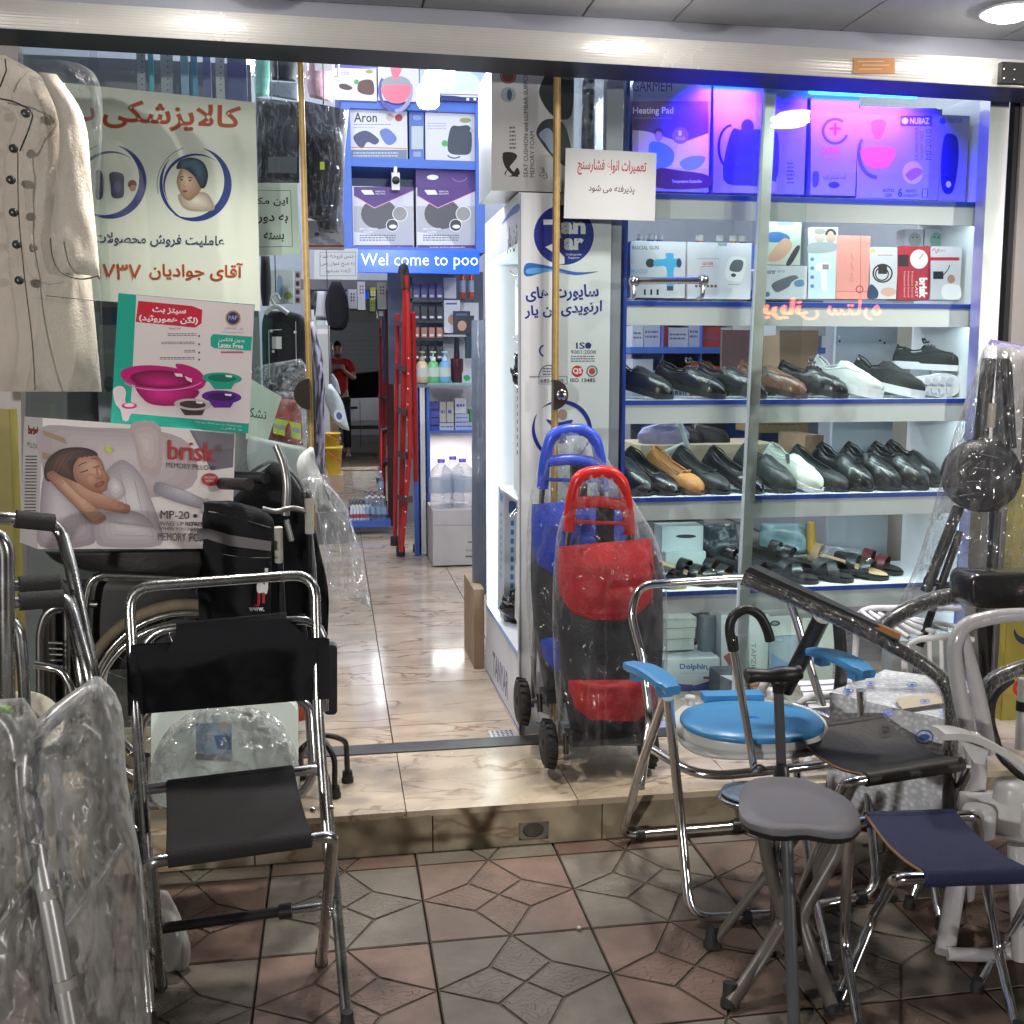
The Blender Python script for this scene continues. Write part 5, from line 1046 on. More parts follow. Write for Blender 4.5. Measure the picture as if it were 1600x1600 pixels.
# dark inner boards and hung stock above and below the banner
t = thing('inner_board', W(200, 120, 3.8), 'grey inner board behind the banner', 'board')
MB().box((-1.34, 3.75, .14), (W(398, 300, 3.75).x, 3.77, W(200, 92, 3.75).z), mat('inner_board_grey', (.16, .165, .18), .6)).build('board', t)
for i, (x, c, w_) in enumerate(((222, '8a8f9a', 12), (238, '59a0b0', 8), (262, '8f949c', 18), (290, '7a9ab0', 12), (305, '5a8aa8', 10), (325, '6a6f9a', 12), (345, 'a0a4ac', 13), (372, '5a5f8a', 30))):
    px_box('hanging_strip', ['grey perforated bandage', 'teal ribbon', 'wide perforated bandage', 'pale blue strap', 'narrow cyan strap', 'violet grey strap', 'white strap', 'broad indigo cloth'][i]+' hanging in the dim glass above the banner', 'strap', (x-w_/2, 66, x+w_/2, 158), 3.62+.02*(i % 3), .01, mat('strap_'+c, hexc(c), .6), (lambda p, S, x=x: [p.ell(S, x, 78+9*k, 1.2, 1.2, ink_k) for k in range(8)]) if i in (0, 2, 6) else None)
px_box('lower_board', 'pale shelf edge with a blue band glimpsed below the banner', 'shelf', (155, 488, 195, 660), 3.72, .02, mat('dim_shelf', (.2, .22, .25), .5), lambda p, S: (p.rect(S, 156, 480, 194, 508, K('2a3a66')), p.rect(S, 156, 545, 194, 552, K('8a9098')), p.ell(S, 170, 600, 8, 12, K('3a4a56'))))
# chef jacket on a hanger
t = soft('black_jacket', 'black double breasted jacket on a white hanger behind the gold strip', 'jacket', [(420, 486), (410, 500), (410, 560), (412, 640)], [(450, 486), (478, 500), (482, 560), (484, 640)], 3.9, .05, M_cloth, fold=.02)
S = SY(3.845); p = MB(); p.line(S, [(421, 590), (420, 516), (440, 515)], 1, ink_w); p.line(S, [(462, 502), (463, 570)], .8, ink_w); p.build('piping', t, kind='stuff')
p = MB(); S.k = 2
for a in ((424, 517), (461, 519), (427, 549)): p.ell(S, *a, 2.4, 2.4, ink_w)
p.build('buttons', t, kind='stuff')
p = MB(); p.rect(S, 425, 526, 440, 545, K('d8d8d8')); p.build('label', t)
MB().tube(spline([W(414, 490, 3.84), W(430, 478, 3.84), W(450, 490, 3.84)], 5), .008, M_wplast).build('hanger', t)
MB().tube(spline([W(431, 480, 3.84), W(424, 466, 3.84), (W(432, 460, 3.84)), W(437, 468, 3.84)], 5), .005, M_wplast).build('hook', t)
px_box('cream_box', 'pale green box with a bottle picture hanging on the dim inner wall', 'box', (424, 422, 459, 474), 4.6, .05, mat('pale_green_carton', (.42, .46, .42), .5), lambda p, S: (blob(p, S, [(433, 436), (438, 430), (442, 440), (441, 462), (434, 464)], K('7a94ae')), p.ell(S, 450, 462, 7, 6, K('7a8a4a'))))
for k in range(4): px_box('photo_card', ['topmost', 'second', 'third', 'lowest'][k]+' small pinkish product card in the column by the gold strip', 'card', (461, 424+13*k, 470, 435+13*k), 4.55, .01, mat('card_pink', (.36, .26, .24), .5), lambda p, S, k=k: p.ell(S, 465, 430+13*k, 3, 4, K('4a3030')), group='cards in a column by the gold strip')
soft('umbrella', 'black folded item hanging beside the banner edge', 'garment', [(408, 400), (407, 450), (410, 478)], [(421, 400), (424, 450), (420, 478)], 4.2, .03, M_cloth)
M_crk = film('crumpled_film', .12, bs=14, bump=.9, rough=.08, wrk=3, diff=.5)
soft('film_heap', 'heap of crumpled clear film in front of the black jacket', 'plastic film', [(398, 572), (388, 600), (400, 640)], [(470, 560), (488, 590), (480, 640)], 3.75, .09, M_crk, fold=.12, fs=20, nu=36, nv=24)
t = soft('safety_vest', 'red safety vest with yellow green bands packed in clear film', 'vest', [(424, 622), (414, 650), (408, 690)], [(466, 625), (472, 655), (474, 696)], 3.72, .06, mat('red_vest', (.32, .04, .035), .6), fold=.04)
S = SY(3.65); p = MB(); p.poly(S, [(427, 653), (470, 662), (470, 670), (427, 661)], mat('hi_vis', (.5, .75, .06), .5)); p.poly(S, [(427, 668), (470, 678), (470, 687), (427, 677)], mat('hi_vis', (.5, .75, .06), .5)); p.poly(S, [(427, 661), (470, 670), (470, 678), (427, 668)], K('a8aaa8')); p.build('reflective_band', t)
hull(MB(), [(424, 612), (405, 650), (398, 700)], [(474, 612), (484, 655), (486, 705)], 3.70, .08, M_crk, fold=.05, fs=16, nu=30).build('film', t)
paper('paper_sheet', 'pale green paper with black lettering curling behind the teal box', [(388, 590), (440, 620), (418, 690), (384, 686)], 3.56, mat('greenish_paper', (.50, .58, .53), .7), lambda p, S: p.text(S, 'تشک', [(383, 634), (417, 642), (416, 656), (383, 650)], ink_k, .01, True))
soft('white_card_roll', 'broad pale blue white sheet bulging behind the wheelchair handles', 'sheet', [(388, 680), (386, 720), (396, 760)], [(478, 700), (480, 730), (476, 770)], 3.50, .012, mat('pale_sheet', (.48, .52, .56), .6))
# hanging garments inside just past the gold strip
soft('dark_garment', 'long black garment hanging inside behind the gold strip', 'garment', [(474, 500), (478, 600), (480, 740)], [(480, 500), (492, 600), (494, 740)], 4.4, .05, M_cloth, fold=.02)
soft('garment_bag', 'long violet grey garment in a clear bag hanging inside the doorway', 'garment', [(481, 504), (488, 580), (490, 680), (484, 742)], [(490, 502), (506, 570), (508, 680), (506, 740)], 4.6, .05, mat('violet_grey_cloth', (.3, .28, .36), .5, bump=.5, bs=30), fold=.05, fs=30)
t = soft('clear_bag', 'clear bag with a white and blue item hanging inside the doorway', 'bag', [(512, 600), (508, 625), (520, 655), (534, 670)], [(518, 600), (534, 625), (542, 655), (546, 673)], 5.0, .05, mat('milky_bag', (.42, .47, .48), .3, bump=.6, bs=30), fold=.03)
S = SY(4.93); p = MB(); p.ell(S, 529, 650, 7, 10, ink_w, rot=-.3); p.ell(S, 530, 650, 4.5, 6, K('5a6fa0'), rot=-.3); p.build('label', t)
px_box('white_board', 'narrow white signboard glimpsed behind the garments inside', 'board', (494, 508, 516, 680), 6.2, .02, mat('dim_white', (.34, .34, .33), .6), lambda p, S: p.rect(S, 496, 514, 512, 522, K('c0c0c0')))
for k, (y0, y1) in enumerate(((676, 700), (697, 742))):
    c = W(519, y1, 5.6); t = thing('bucket', c, ['upper yellow plastic bucket of the stack inside the doorway', 'lower yellow plastic bucket with a wire handle inside the doorway'][k], 'bucket', 'yellow buckets')
    r0 = .040 if k == 0 else .05; h = W(519, y0, 5.6).z-c.z
    MB().lathe(c, [(r0*.85, 0), (r0*1.1, h*.9), (r0*1.2, h*.9), (r0*1.2, h), (r0*1.05, h), (r0*.8, h*.3)], mat('yellow_plastic', (.55, .36, .02), .4), n=24).build('body', t)
    MB().tube(spline([c+V((-r0, -.02, h)), c+V((0, -.07, h*.72)), c+V((r0*1.1, -.03, h*.45))], 5), .003, mat('red_wire', (.4, .05, .03), .5), n=6).build('handle', t)
px_box('cardboard_box', 'small brown carton beneath the yellow buckets inside the doorway', 'box', (514, 742, 537, 768), 5.55, .2, M_card)
b = W(505, 800, 5.3); bottle('water_bottle', 'clear bottle with a dark blue cap beside the clear hanging bag', b, [(.035, 0), (.04, .01), (.038, .16), (.014, .23)], M_pet, mat('blue_cap', (.02, .03, .35), .3), [(.016, 0), (.016, .02), (0, .022)])
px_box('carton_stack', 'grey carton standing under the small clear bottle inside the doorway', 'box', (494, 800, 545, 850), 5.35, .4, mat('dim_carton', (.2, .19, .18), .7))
# rails that carry the hanging garments
for Yr, items, lab in ((3.99, ((435, 152, 3.95), (506, 163, 3.98), (431, 462, 3.86)), 'chrome rail across the shop just inside the glass, carrying the black supports'), (4.6, ((477, 500, 4.45), (485, 503, 4.6)), 'second chrome rail deeper in the shop carrying the long garments'), (5.02, ((515, 600, 5.0),), 'third chrome rail deeper in the shop carrying the clear bag')):
    t = thing('clothes_rail', (-1.0, Yr, 2.68), lab, 'rail'); xr = W(512, 300, Yr).x+.06
    MB().tube([(-2.21, Yr, 2.68), (xr, Yr, 2.68), (xr, Yr, 3.81)], .011, M_chrome).build('rail', t)
    for a in items: MB().tube([W(*a), V((W(*a).x, Yr, 2.68))], .0018, M_blackp, n=5).build('cord', t)
t = thing('wall_panel', (-1.3, 4.6, 1.3), 'grey slotted wall panel at the side of the shop behind the garments', 'panel')
for k in range(14): MB().box((-2.215, 3.8, .3+.19*k), (-2.19, 7.8, .47+.19*k), mat('slot_panel', (.24, .26, .31), .5)).build('slat', t)
# ================================================================ SHOES
def prof(p, u):
    for (a, x), (b, y) in zip(p, p[1:]):
        if u <= b: 
            k = (u-a)/(b-a); k = k*k*(3-2*k)*.4+k*.6; return x*(1-k)+y*k
    return p[-1][1]
WP = [(0, .42), (.04, .58), (.12, .70), (.35, .68), (.55, .82), (.72, 1), (.86, .90), (.94, .66), (.985, .36), (1, .12)]
M_leather = mat('black_leather', (.012, .013, .014), .32, coat=.25, bump=.12, bs=120)
M_leather2 = mat('matt_black_leather', (.016, .017, .018), .5, bump=.15, bs=160)
M_sole = mat('black_sole', (.012, .012, .012), .6)
M_lin = mat('shoe_lining', (.075, .07, .068), .8)
M_seam = mat('seam_thread', (.05, .05, .052), .55); M_lace = mat('waxed_lace', (.03, .03, .032), .35)
def shoe(name, label, toe_px, shelf, yaw=48, pitch=12, L=.275, style='oxford', m=M_leather, ms=M_sole, lining=M_lin, Y=3.60, wm=.050, extra=None, rise=0, acc=None, seam=None):
    base = W(toe_px, 600, Y); base.z = shelf+.0015+rise
    t = thing(name, base, label, 'shoe')
    ca, sa = cos(radians(yaw)), sin(radians(yaw)); cp, sp = cos(radians(pitch)), sin(radians(pitch))
    def T(x, y, z):      # x from heel 0 to toe L; toe tip on the base point
        X = x-L*.93; Xp = X*cp + z*sp*1.0; Zp = -X*sp + z*cp
        return V((base.x+Xp*ca-y*sa*-1*0 + y*sa, base.y-Xp*sa + y*ca, base.z+Zp))
    hs = {'oxford': [(0, .030), (.03, .066), (.1, .074), (.25, .056), (.42, .066), (.5, .068), (.65, .055), (.8, .046), (.93, .034), (1, .012)],
          'loafer': [(0, .030), (.03, .066), (.1, .074), (.25, .054), (.4, .066), (.46, .070), (.65, .057), (.8, .047), (.93, .035), (1, .012)],
          'flat': [(0, .028), (.03, .062), (.1, .066), (.3, .042), (.6, .032), (.68, .036), (.8, .036), (.93, .028), (1, .010)],
          'sneaker': [(0, .035), (.03, .076), (.08, .092), (.22, .056), (.38, .074), (.45, .080), (.65, .060), (.8, .044), (.93, .032), (1, .012)]}
    st_ = {'oxford': .032*0+.022, 'loafer': .020, 'flat': .016, 'sneaker': .030}[style if style in hs else 'flat']
    H_ = hs.get(style, hs['flat']); open0, open1 = .07, {'oxford': .40, 'loafer': .40, 'flat': .62, 'sneaker': .36}.get(style, .5)
    # sole with a low heel
    def sole(thick, wadd, mm, nm, z0=0):
        mb = MB(); n = 22; U = [i/n for i in range(n+1)]
        ring = [(u*L*1.02-.01*0, prof(WP, u)*wm+wadd) for u in U]
        out = [(x, w_) for x, w_ in ring]+[(x, -w_) for x, w_ in reversed(ring)]
        tp = [T(x, y, z0+thick*(1.25 if x < L*.35 else 1)) for x, y in out]; bt = [T(x, y, z0) for x, y in out]; N = len(out)
        mb.add(tp+bt, [tuple(range(N)), tuple(range(2*N-1, N-1, -1))]+[(i, i+N, (i+1) % N+N, (i+1) % N) for i in range(N)], mm); mb.build(nm, t)
    sole(st_, .004, ms, 'sole')
    if style == 'sandal': return t, T
    nu, nv = 26, 16
    def fn(u, v):
        a = pi*v; w_ = prof(WP, u)*wm; h = prof(H_, u); x = u*L
        c_, s_ = cos(a), max(0, sin(a)); y = w_*math.copysign(abs(c_)**.75, c_); z = st_+h*s_**.62
        lean = .012*(1-u)*0
        if open0 < u < open1 and .24 < v < .76:
            z = st_+.012; y *= .80
        return T(x+lean, y, z)
    mf_ = lambda u, v: lining if (open0-.02 < u < open1+.02 and .20 < v < .80 and (open0+.03 < u < open1-.03 and .25 < v < .75)) else (acc[1] if acc and acc[0](u, v) else m)
    MB().grid(fn, nu, nv, m, matfn=mf_).build('upper', t)
    f2 = lambda u, v: fn(u, v)+V((0, 0, .0018))
    col = [f2(open0, .24), f2(open0-.015, .4), f2(open0-.02, .5), f2(open0-.015, .6), f2(open0, .76)]
    rim = [T(u*L, prof(WP, u)*wm*cos(pi*.235)**.75, st_+prof(H_, u)*sin(pi*.235)**.62+.002) for u in (open0, .14, .22, .3, .38, open1) if u <= open1]
    rim2 = [T(u*L, -prof(WP, u)*wm*cos(pi*.235)**.75, st_+prof(H_, u)*sin(pi*.235)**.62+.002) for u in (open0, .14, .22, .3, .38, open1) if u <= open1]
    frt = T((open1+.02)*L, 0, st_+prof(H_, open1+.02)+.001)
    MB().tube(spline(rim+[frt]+rim2[::-1]+[T(.035*L, 0, st_+prof(H_, .04))], 3), .0026, m, n=6, closed=True).build('collar', t)
    M_st = seam or M_seam; P_ = lambda u, v, o=.0012: fn(u, v)+V((0, -.0015, o))
    if style in ('oxford',) : MB().tube([P_(.80+.02*sin(pi*v), v) for v in [.06+.88*i/14 for i in range(15)]], .0017, M_st, n=5).build('toe_seam', t)
    if style in ('loafer', 'oxford', 'sneaker'):
        MB().tube([P_(.46+.34*sin(pi*i/16)**.6, .2+.6*i/16) for i in range(17)], .0013, M_st, n=5).build('apron_seam', t)
    for vv in (.17, .83): MB().tube([P_(.08+.40*i/8, vv-(.03*sin(pi*i/8) if vv < .5 else -.03*sin(pi*i/8))) for i in range(9)], .0011, M_st, n=5).build('quarter_seam', t)
    if style == 'oxford':
        for k in range(4):
            u = .42+.045*k; h = st_+prof(H_, u)
            MB().tube([T(u*L, -.016, h-.003), T(u*L+.004, 0, h+.003), T((u+.02)*L, .016, h-.003)], .0034, M_lace, n=6).build('lace', t)
        for s_ in (-1, 1): MB().tube(spline([T(.43*L, 0, st_+.086), T(.40*L, s_*.018, st_+.094), T(.44*L, s_*.028, st_+.078), T(.47*L, s_*.012, st_+.084)], 4), .0032, M_lace, n=6).build('lace_bow', t)
    if extra == 'bow':
        h = st_+prof(H_, .66)+.003
        for s_ in (-1, 1):
            MB().tube(spline([T(.66*L, 0, h), T(.68*L, s_*.016, h+.006), T(.64*L, s_*.018, h+.004), T(.66*L, 0, h)], 4), .0022, m, n=6).build('bow', t)
    if extra in ('gusset', 'logo'):
        for s_ in (-1, 1):
            MB().add([T(.36*L, s_*.030, st_+.060), T(.42*L, s_*.030, st_+.070), T(.50*L, s_*.040, st_+.040), T(.46*L, s_*.042, st_+.036)], [(0, 1, 2, 3) if s_ > 0 else (3, 2, 1, 0)], M_lin).build('elastic_gusset', t)
    if extra == 'slits':
        for k in range(5):
            u = .52+.075*k
            for s_ in (-1, 1):
                MB().tube([T(u*L, s_*.012, st_+prof(H_, u)*.99), T((u+.03)*L, s_*.6*prof(WP, u)*wm, st_+prof(H_, u)*.80+.001)], .0018, mat('slit_dark', (.001, .001, .001), .9), n=5).build('slit', t)
    if extra == 'holes':
        mb = MB()
        for i in range(7):
            for j in range(5):
                u = .50+.05*i; v = .12+.035*j; p_ = fn(u, v); mb.lathe(p_+V((0, -.001, .001)), [(.0022, 0), (0, .0008)], mat('hole_grey', (.09, .1, .1), .6), n=6, axis=(.2, -.8, .5))
        mb.build('perforation', t, kind='stuff')
    if acc is None and extra is None and style == 'oxford':
        pass
    # low clear wedge that props the heel
    mb = MB(); x0, x1 = .04*L, .55*L
    A = [T(x0, -.02, -.0005), T(x1, -.02, -.0005), V((T(x1, -.02, 0).x, T(x1, -.02, 0).y, shelf+.001)), V((T(x0, -.02, 0).x, T(x0, -.02, 0).y, shelf+.001))]
    B = [T(x0, .02, -.0005), T(x1, .02, -.0005), V((T(x1, .02, 0).x, T(x1, .02, 0).y, shelf+.001)), V((T(x0, .02, 0).x, T(x0, .02, 0).y, shelf+.001))]
    mb.hexa(A, B, M_prop); mb.build('clear_prop', t)
    return t, T
M_prop = glassmat('clear_acrylic_prop', (.85, .9, .9), .06)
Z3, Z4, Z5 = zs[2], zs[3], zs[4]
brown = mat('brown_leather', (.16, .075, .045), .35, coat=.2, bump=.1, bs=100); tan = mat('tan_nubuck', (.42, .19, .06), .75, bump=.2, bs=200); wknit = mat('white_knit_upper', (.62, .66, .66), .85, bump=.5, bs=300); kknit = mat('black_knit_upper', (.022, .023, .025), .85, bump=.4, bs=300); wsole = mat('white_sole', (.70, .72, .76), .5)
shoe('leather_shoe', 'plain black slip-on shoe at the start of the upper shoe shelf by the blue edge', 1040, Z3, 52, 12, style='loafer')
shoe('leather_shoe', 'black lace-up derby shoe second along the upper shoe shelf', 1122, Z3, 44, 12, style='oxford')
shoe('leather_shoe', 'black slip-on with a thin red line partly hidden by the aluminium post', 1186, Z3, 44, 12, style='loafer', extra='gusset', acc=(lambda u, v: u < .2 and .1 < v < .16, mat('red_piping', (.5, .02, .03), .5)))
shoe('leather_shoe', 'brown leather slip-on shoe with a darker sole on the upper shoe shelf', 1250, Z3, 44, 12, style='loafer', m=brown, ms=mat('brown_sole', (.05, .03, .025), .6), extra='gusset')
shoe('leather_shoe', 'chunky black lace-up shoe between the brown slip-on and the white knit sneaker', 1314, Z3, 44, 12, style='oxford', wm=.052)
shoe('sneaker', 'white knit slip-on sneaker with a white sole on the upper shoe shelf', 1368, Z3, 44, 12, style='sneaker', m=wknit, ms=wsole, lining=M_lin, seam=mat('pale_thread', (.45, .48, .48), .7))
shoe('sneaker', 'black knit slip-on sneaker with a white sole on the upper shoe shelf', 1434, Z3, 44, 12, style='sneaker', m=kknit, ms=wsole, acc=(lambda u, v: u < .1 and .4 < v < .6, wsole))
# pair lying at the end, one showing its ribbed white sole
def lying(px0, px1, y0, y1, label, upper, Y, zz):
    c = W((px0+px1)/2, y1, Y); c.z = zz; t = thing('sneaker', c, label, 'shoe'); x0, x1 = W(px0, 600, Y).x, W(px1, 600, Y).x; L = x1-x0
    def outl(k, dy, ad=0): return [V((x0+u*L, Y+dy, c.z+.045+ k*(prof(WP, u)*.046+ad)*s_)) for s_ in (1,) for u in [i/20 for i in range(21)]]
    top, bot = outl(1, 0), outl(-1, 0)
    A = bot+top[::-1]; B = [p_+V((0, .035, 0)) for p_ in A]
    MB().hexa([V((p_.x, p_.y, p_.z)) for p_ in A], B, wsole).build('sole', t)
    for i in range(7):
        u = .12+.115*i; w_ = prof(WP, u)*.034
        for s_ in (-1, 1): MB().obox((x0+u*L, Y-.003, c.z+.045+s_*w_*.55), .022, .008, w_*.8, mat('sole_rib', (.58, .59, .66), .5), (0, radians(18*s_), 0)).build('sole_lug', t)
    MB().grid(lambda u, v: V((x0+u*L, Y+.036+.05*sin(pi*v)**.6*(1 if u < .95 else .5), c.z+.045+prof(WP, u)*.042*cos(pi*v))), 18, 10, upper).build('upper', t)
lying(1398, 1503, 575, 618, 'sneaker lying on its side showing a ribbed white sole at the shelf end', kknit, 3.62, Z3)
shoe('sneaker', 'black sneaker with a thick white sole resting on top of the sideways sneaker', 1494, Z3, 18, 3, style='oxford', m=kknit, ms=wsole, Y=3.67, rise=.095, L=.25)
R2 = dict(yaw=58, pitch=22, L=.27)
shoe('leather_shoe', 'black shoe at the start of the middle shoe shelf behind the red trolley', 1008, Z4, style='loafer', **R2)
shoe('leather_shoe', 'black summer shoe with cut slits and an ankle band on the middle shoe shelf', 1052, Z4, style='flat', extra='slits', **R2)
shoe('ballet_flat', 'tan brown ballet flat with a small bow on the middle shoe shelf', 1092, Z4, style='flat', m=tan, seam=mat('brown_seam', (.25, .11, .04), .7), extra='bow', ms=mat('dark_tan_sole', (.09, .05, .03), .7), **R2)
shoe('ballet_flat', 'black ballet flat with a small bow beside the tan one', 1133, Z4, style='flat', m=M_leather2, extra='bow', **R2)
shoe('leather_shoe', 'black perforated slip-on shoe partly behind the aluminium post', 1186, Z4, style='flat', extra='holes', **R2)
shoe('leather_shoe', 'dark grey closed clog beside the white slip-on shoe', 1236, Z4, style='loafer', m=mat('grey_black_leather', (.028, .032, .034), .45), **R2)
shoe('leather_shoe', 'white slip-on shoe on the middle shoe shelf', 1280, Z4, style='loafer', m=mat('white_leather', (.62, .66, .60), .5), ms=wsole, lining=mat('grey_lining', (.2, .22, .2), .8), seam=mat('pale_thread', (.45, .48, .48), .7), extra='gusset', **R2)
shoe('leather_shoe', 'matt black moccasin just after the white slip-on shoe', 1322, Z4, style='flat', m=M_leather2, **R2)
shoe('leather_shoe', 'black shoe with a small lace bow on the middle shoe shelf', 1360, Z4, style='loafer', extra='bow', **R2)
shoe('leather_shoe', 'black slip-on with elastic sides, third from the end of the middle shelf', 1404, Z4, style='loafer', extra='gusset', **R2)
shoe('leather_shoe', 'smooth black loafer, second from the end of the middle shelf', 1447, Z4, style='loafer', **R2)
shoe('leather_shoe', 'black loafer at the end of the middle shelf behind the wrapped round pad', 1470, Z4, style='loafer', Y=3.68, **R2)
def sandal(label, px, Y, yaw=50, pitch=10, strap=M_leather, bed=None, n=2, cross=False, ms=M_sole, rise=0, studs=0, L=.265):
    t, T = shoe('sandal', label, px, Z5, yaw, pitch, L, 'sandal', ms=ms, Y=Y, rise=rise)
    bed = bed or M_sole
    mb = MB(); U = [i/20 for i in range(21)]; ring = [(u*L, prof(WP, u)*.048) for u in U]; out = ring+[(x, -w_) for x, w_ in reversed(ring)]
    mb.add([T(x, y, .0215) for x, y in out], [tuple(range(len(out)))], bed); mb.build('footbed', t)
    def strp(u0, u1, wd, h=.05, s0=-1, s1=1):
        def fn(u, v):
            uu = (u0*(1-v)+u1*v) + (u-.5)*wd; w_ = prof(WP, min(1, max(0, uu)))*.052
            a = pi*v; return T(uu*L, w_*cos(a)*(-s0), .014+h*(sin(a)**.7 if 0 < v < 1 else 0))
        mb = MB(); mb.grid(fn, 4, 12, strap); o = mb.build('strap', t); return fn
    if cross: strp(.45, .82, .16, .048); strp(.82, .45, .16, .052)
    else:
        for k in range(n): f_ = strp(.45+.22*k, .50+.22*k, .15, .052-.006*k)
    if studs:
        for k in range(studs):
            p_ = f_(.5, .25+.12*k); MB().lathe(p_, [(.006, 0), (.004, .004), (0, .005)], mat('gold_stud', (.8, .7, .45), .2, 1), n=8, axis=(.1, -.5, .85)).build('stud', t)
    # prop
    mb = MB(); A = [T(.02, -.02, -.0005), T(.14, -.02, -.0005), V((*T(.14, -.02, 0).xy, Z5+.001)), V((*T(.02, -.02, 0).xy, Z5+.001))]; B = [T(.02, .02, -.0005), T(.14, .02, -.0005), V((*T(.14, .02, 0).xy, Z5+.001)), V((*T(.02, .02, 0).xy, Z5+.001))]
    if rise+pitch > 5: mb.hexa(A, B, M_prop); mb.build('clear_prop', t)
    return t
tbed = mat('tan_footbed', (.50, .36, .2), .7)
sandal('black sandal with a yellowish sole edge half behind the red trolley', 1068, 3.60, ms=mat('yellow_sole', (.4, .38, .16), .6))
sandal('black slide with a buckle and tan footbed at the start of the sandal shelf', 1118, 3.62, bed=tbed, n=3, studs=2)
sandal('tan footbed slide with black bands under the black padded bar', 1160, 3.60, bed=tbed, n=2)
sandal('black sandal standing at the back of the sandal shelf near the post', 1190, 3.82, n=3)
sandal('grey black double band sandal behind the chrome chair top', 1215, 3.66, strap=M_leather2)
sandal('black cross strap sandal with thick soles on the sandal shelf', 1280, 3.60, cross=True)
sandal('black ankle strap sandal behind the cross strap one', 1262, 3.84, n=3, rise=.02)
sandal('black slab slide with a wide crossed band on the sandal shelf', 1336, 3.60, cross=True, strap=M_leather2)
sandal('pale cork footbed sandal seen at the back of the sandal shelf', 1330, 3.86, bed=tbed, ms=mat('cork_sole', (.5, .38, .22), .7), strap=tbed, n=1)
sandal('black slide with pale studs and a tan footbed on the sandal shelf', 1392, 3.62, bed=tbed, studs=4)
sandal('maroon slide at the end of the sandal shelf', 1415, 3.70, strap=mat('maroon_leather', (.09, .012, .018), .4))
# ---------------------------------------------------------------- stock seen through the cabinet
su = thing('stock_shelf', W(1120, 560, 5.3), 'blue framed stock shelf full of white boxes seen behind the shoe cabinet', 'shelf unit')
bar(su, 985, 543, 1290, 552, 5.3, .4, M_blueb, 'shelf'); bar(su, 985, 645, 1290, 652, 5.3, .4, M_blueb, 'shelf'); bar(su, 985, 455, 1290, 462, 5.3, .4, M_blueb, 'shelf')
for x in (1036, 1096, 1180, 1240): bar(su, x-3, 380, x+4, 700, 5.305, .38, M_blueb, 'upright')
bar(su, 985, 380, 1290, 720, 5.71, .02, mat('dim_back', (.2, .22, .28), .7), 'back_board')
rnd = random.Random(3)
cl_ = ['c8cbd4', 'b9bccb', 'd4d6dc', 'a9afc4', '2f5a44', 'd8d4cc', 'b04040']; nm_ = {'2f5a44': 'dark green', 'b04040': 'red', 'd8d4cc': 'cream'}
x = 988; k = 0
for row, (yb, yt) in enumerate(((543, 505), (645, 560), (455, 420))):
    x = 988; kr = 0
    while x < 1285:
        w_ = rnd.choice((12, 18, 26, 32)); h = rnd.uniform(.75, 1)*(yb-yt); c = rnd.choice(cl_)
        if x+w_ > 1288: break
        px_box('stock_box', ORD[kr]+' box, a %s one, on the %s of the blue framed stock shelf' % (nm_.get(c, 'white'), ['middle level', 'lowest level', 'top level'][row]), 'box', (x, yb-h, x+w_-1, yb), 5.34, .25, mat('stock_'+c, hexc(c), .5), (lambda p, S, x=x, w_=w_, yb=yb, h=h: micro(p, S, x+2, yb-h*.7, x+w_-4, yb-h*.3, 2, K('5a5f80'), int(x))) if w_ > 14 else None, group='stock boxes on the blue framed shelf'); x += w_; k += 1; kr += 1
t = thing('plum_board', W(1160, 580, 4.9), 'plain plum brown board standing behind the slip-on shoes', 'board'); bar(t, 1127, 516, 1216, 580, 4.9, .02, mat('plum_board', (.14, .085, .09), .6), 'board')
px_box('cardboard_box', 'brown carton behind the chunky lace-up shoe', 'box', (1217, 516, 1276, 600), 4.7, .3, M_card, lambda p, S: p.rect(S, 1219, 518, 1274, 519, K('8a6a48')))
px_box('flat_boxes', 'pale flat shirt box lying across the stock behind the shoes', 'box', (1212, 505, 1290, 524), 4.75, .3, M_bx, lambda p, S: p.text(S, 'GENÉRICO'[:4], (1246, 515, 1264, 520), navy))
px_box('cardboard_box', 'long pale brown carton under dark shoes behind the ballet flats', 'box', (1000, 695, 1216, 800), 4.45, .4, mat('pale_cardboard', (.50, .44, .30), .8, var=.06, vs=5), lambda p, S: p.rect(S, 1001, 703, 1214, 704, K('b0a480')))
px_box('cardboard_box', 'tan carton standing behind the smooth black loafers', 'box', (1254, 680, 1283, 790), 4.6, .3, M_card)
px_box('cardboard_box', 'flat wooden toned crate above the pale brown carton', 'box', (1185, 658, 1262, 676), 4.9, .3, mat('crate_brown', (.3, .22, .12), .7), lambda p, S: [p.rect(S, 1190+9*k, 662, 1197+9*k, 664, K('6a5236')) for k in range(7)])
for i, (px, yw) in enumerate(((1085, 15), (1122, 10))):
    t, T = shoe('leather_shoe', ['dark shoe lying on the pale carton behind the middle shelf', 'second dark shoe on the pale carton behind the middle shelf'][i], px+12, W(1100, 695, 4.5).z, yw, 0, .28, 'loafer', Y=4.6, m=mat('dark_plum_leather', (.02, .016, .02), .4))
t = thing('grey_board', W(1340, 800, 4.1), 'tall pale grey panel standing behind the cabinet near its white side', 'board'); bar(t, 1291, 505, 1403, 900, 4.12, .02, mat('pale_grey_panel', (.42, .48, .55), .5, var=.04, vs=2), 'board')
S = SY(4.118); p = MB()
for a in ((1311, 526), (1312, 533), (1375, 532), (1382, 536)): p.ell(S, *a, 1.8, 1.8, ink_k if a[1] != 526 else ink_w)
p.build('screw_hole', t, kind='stuff')
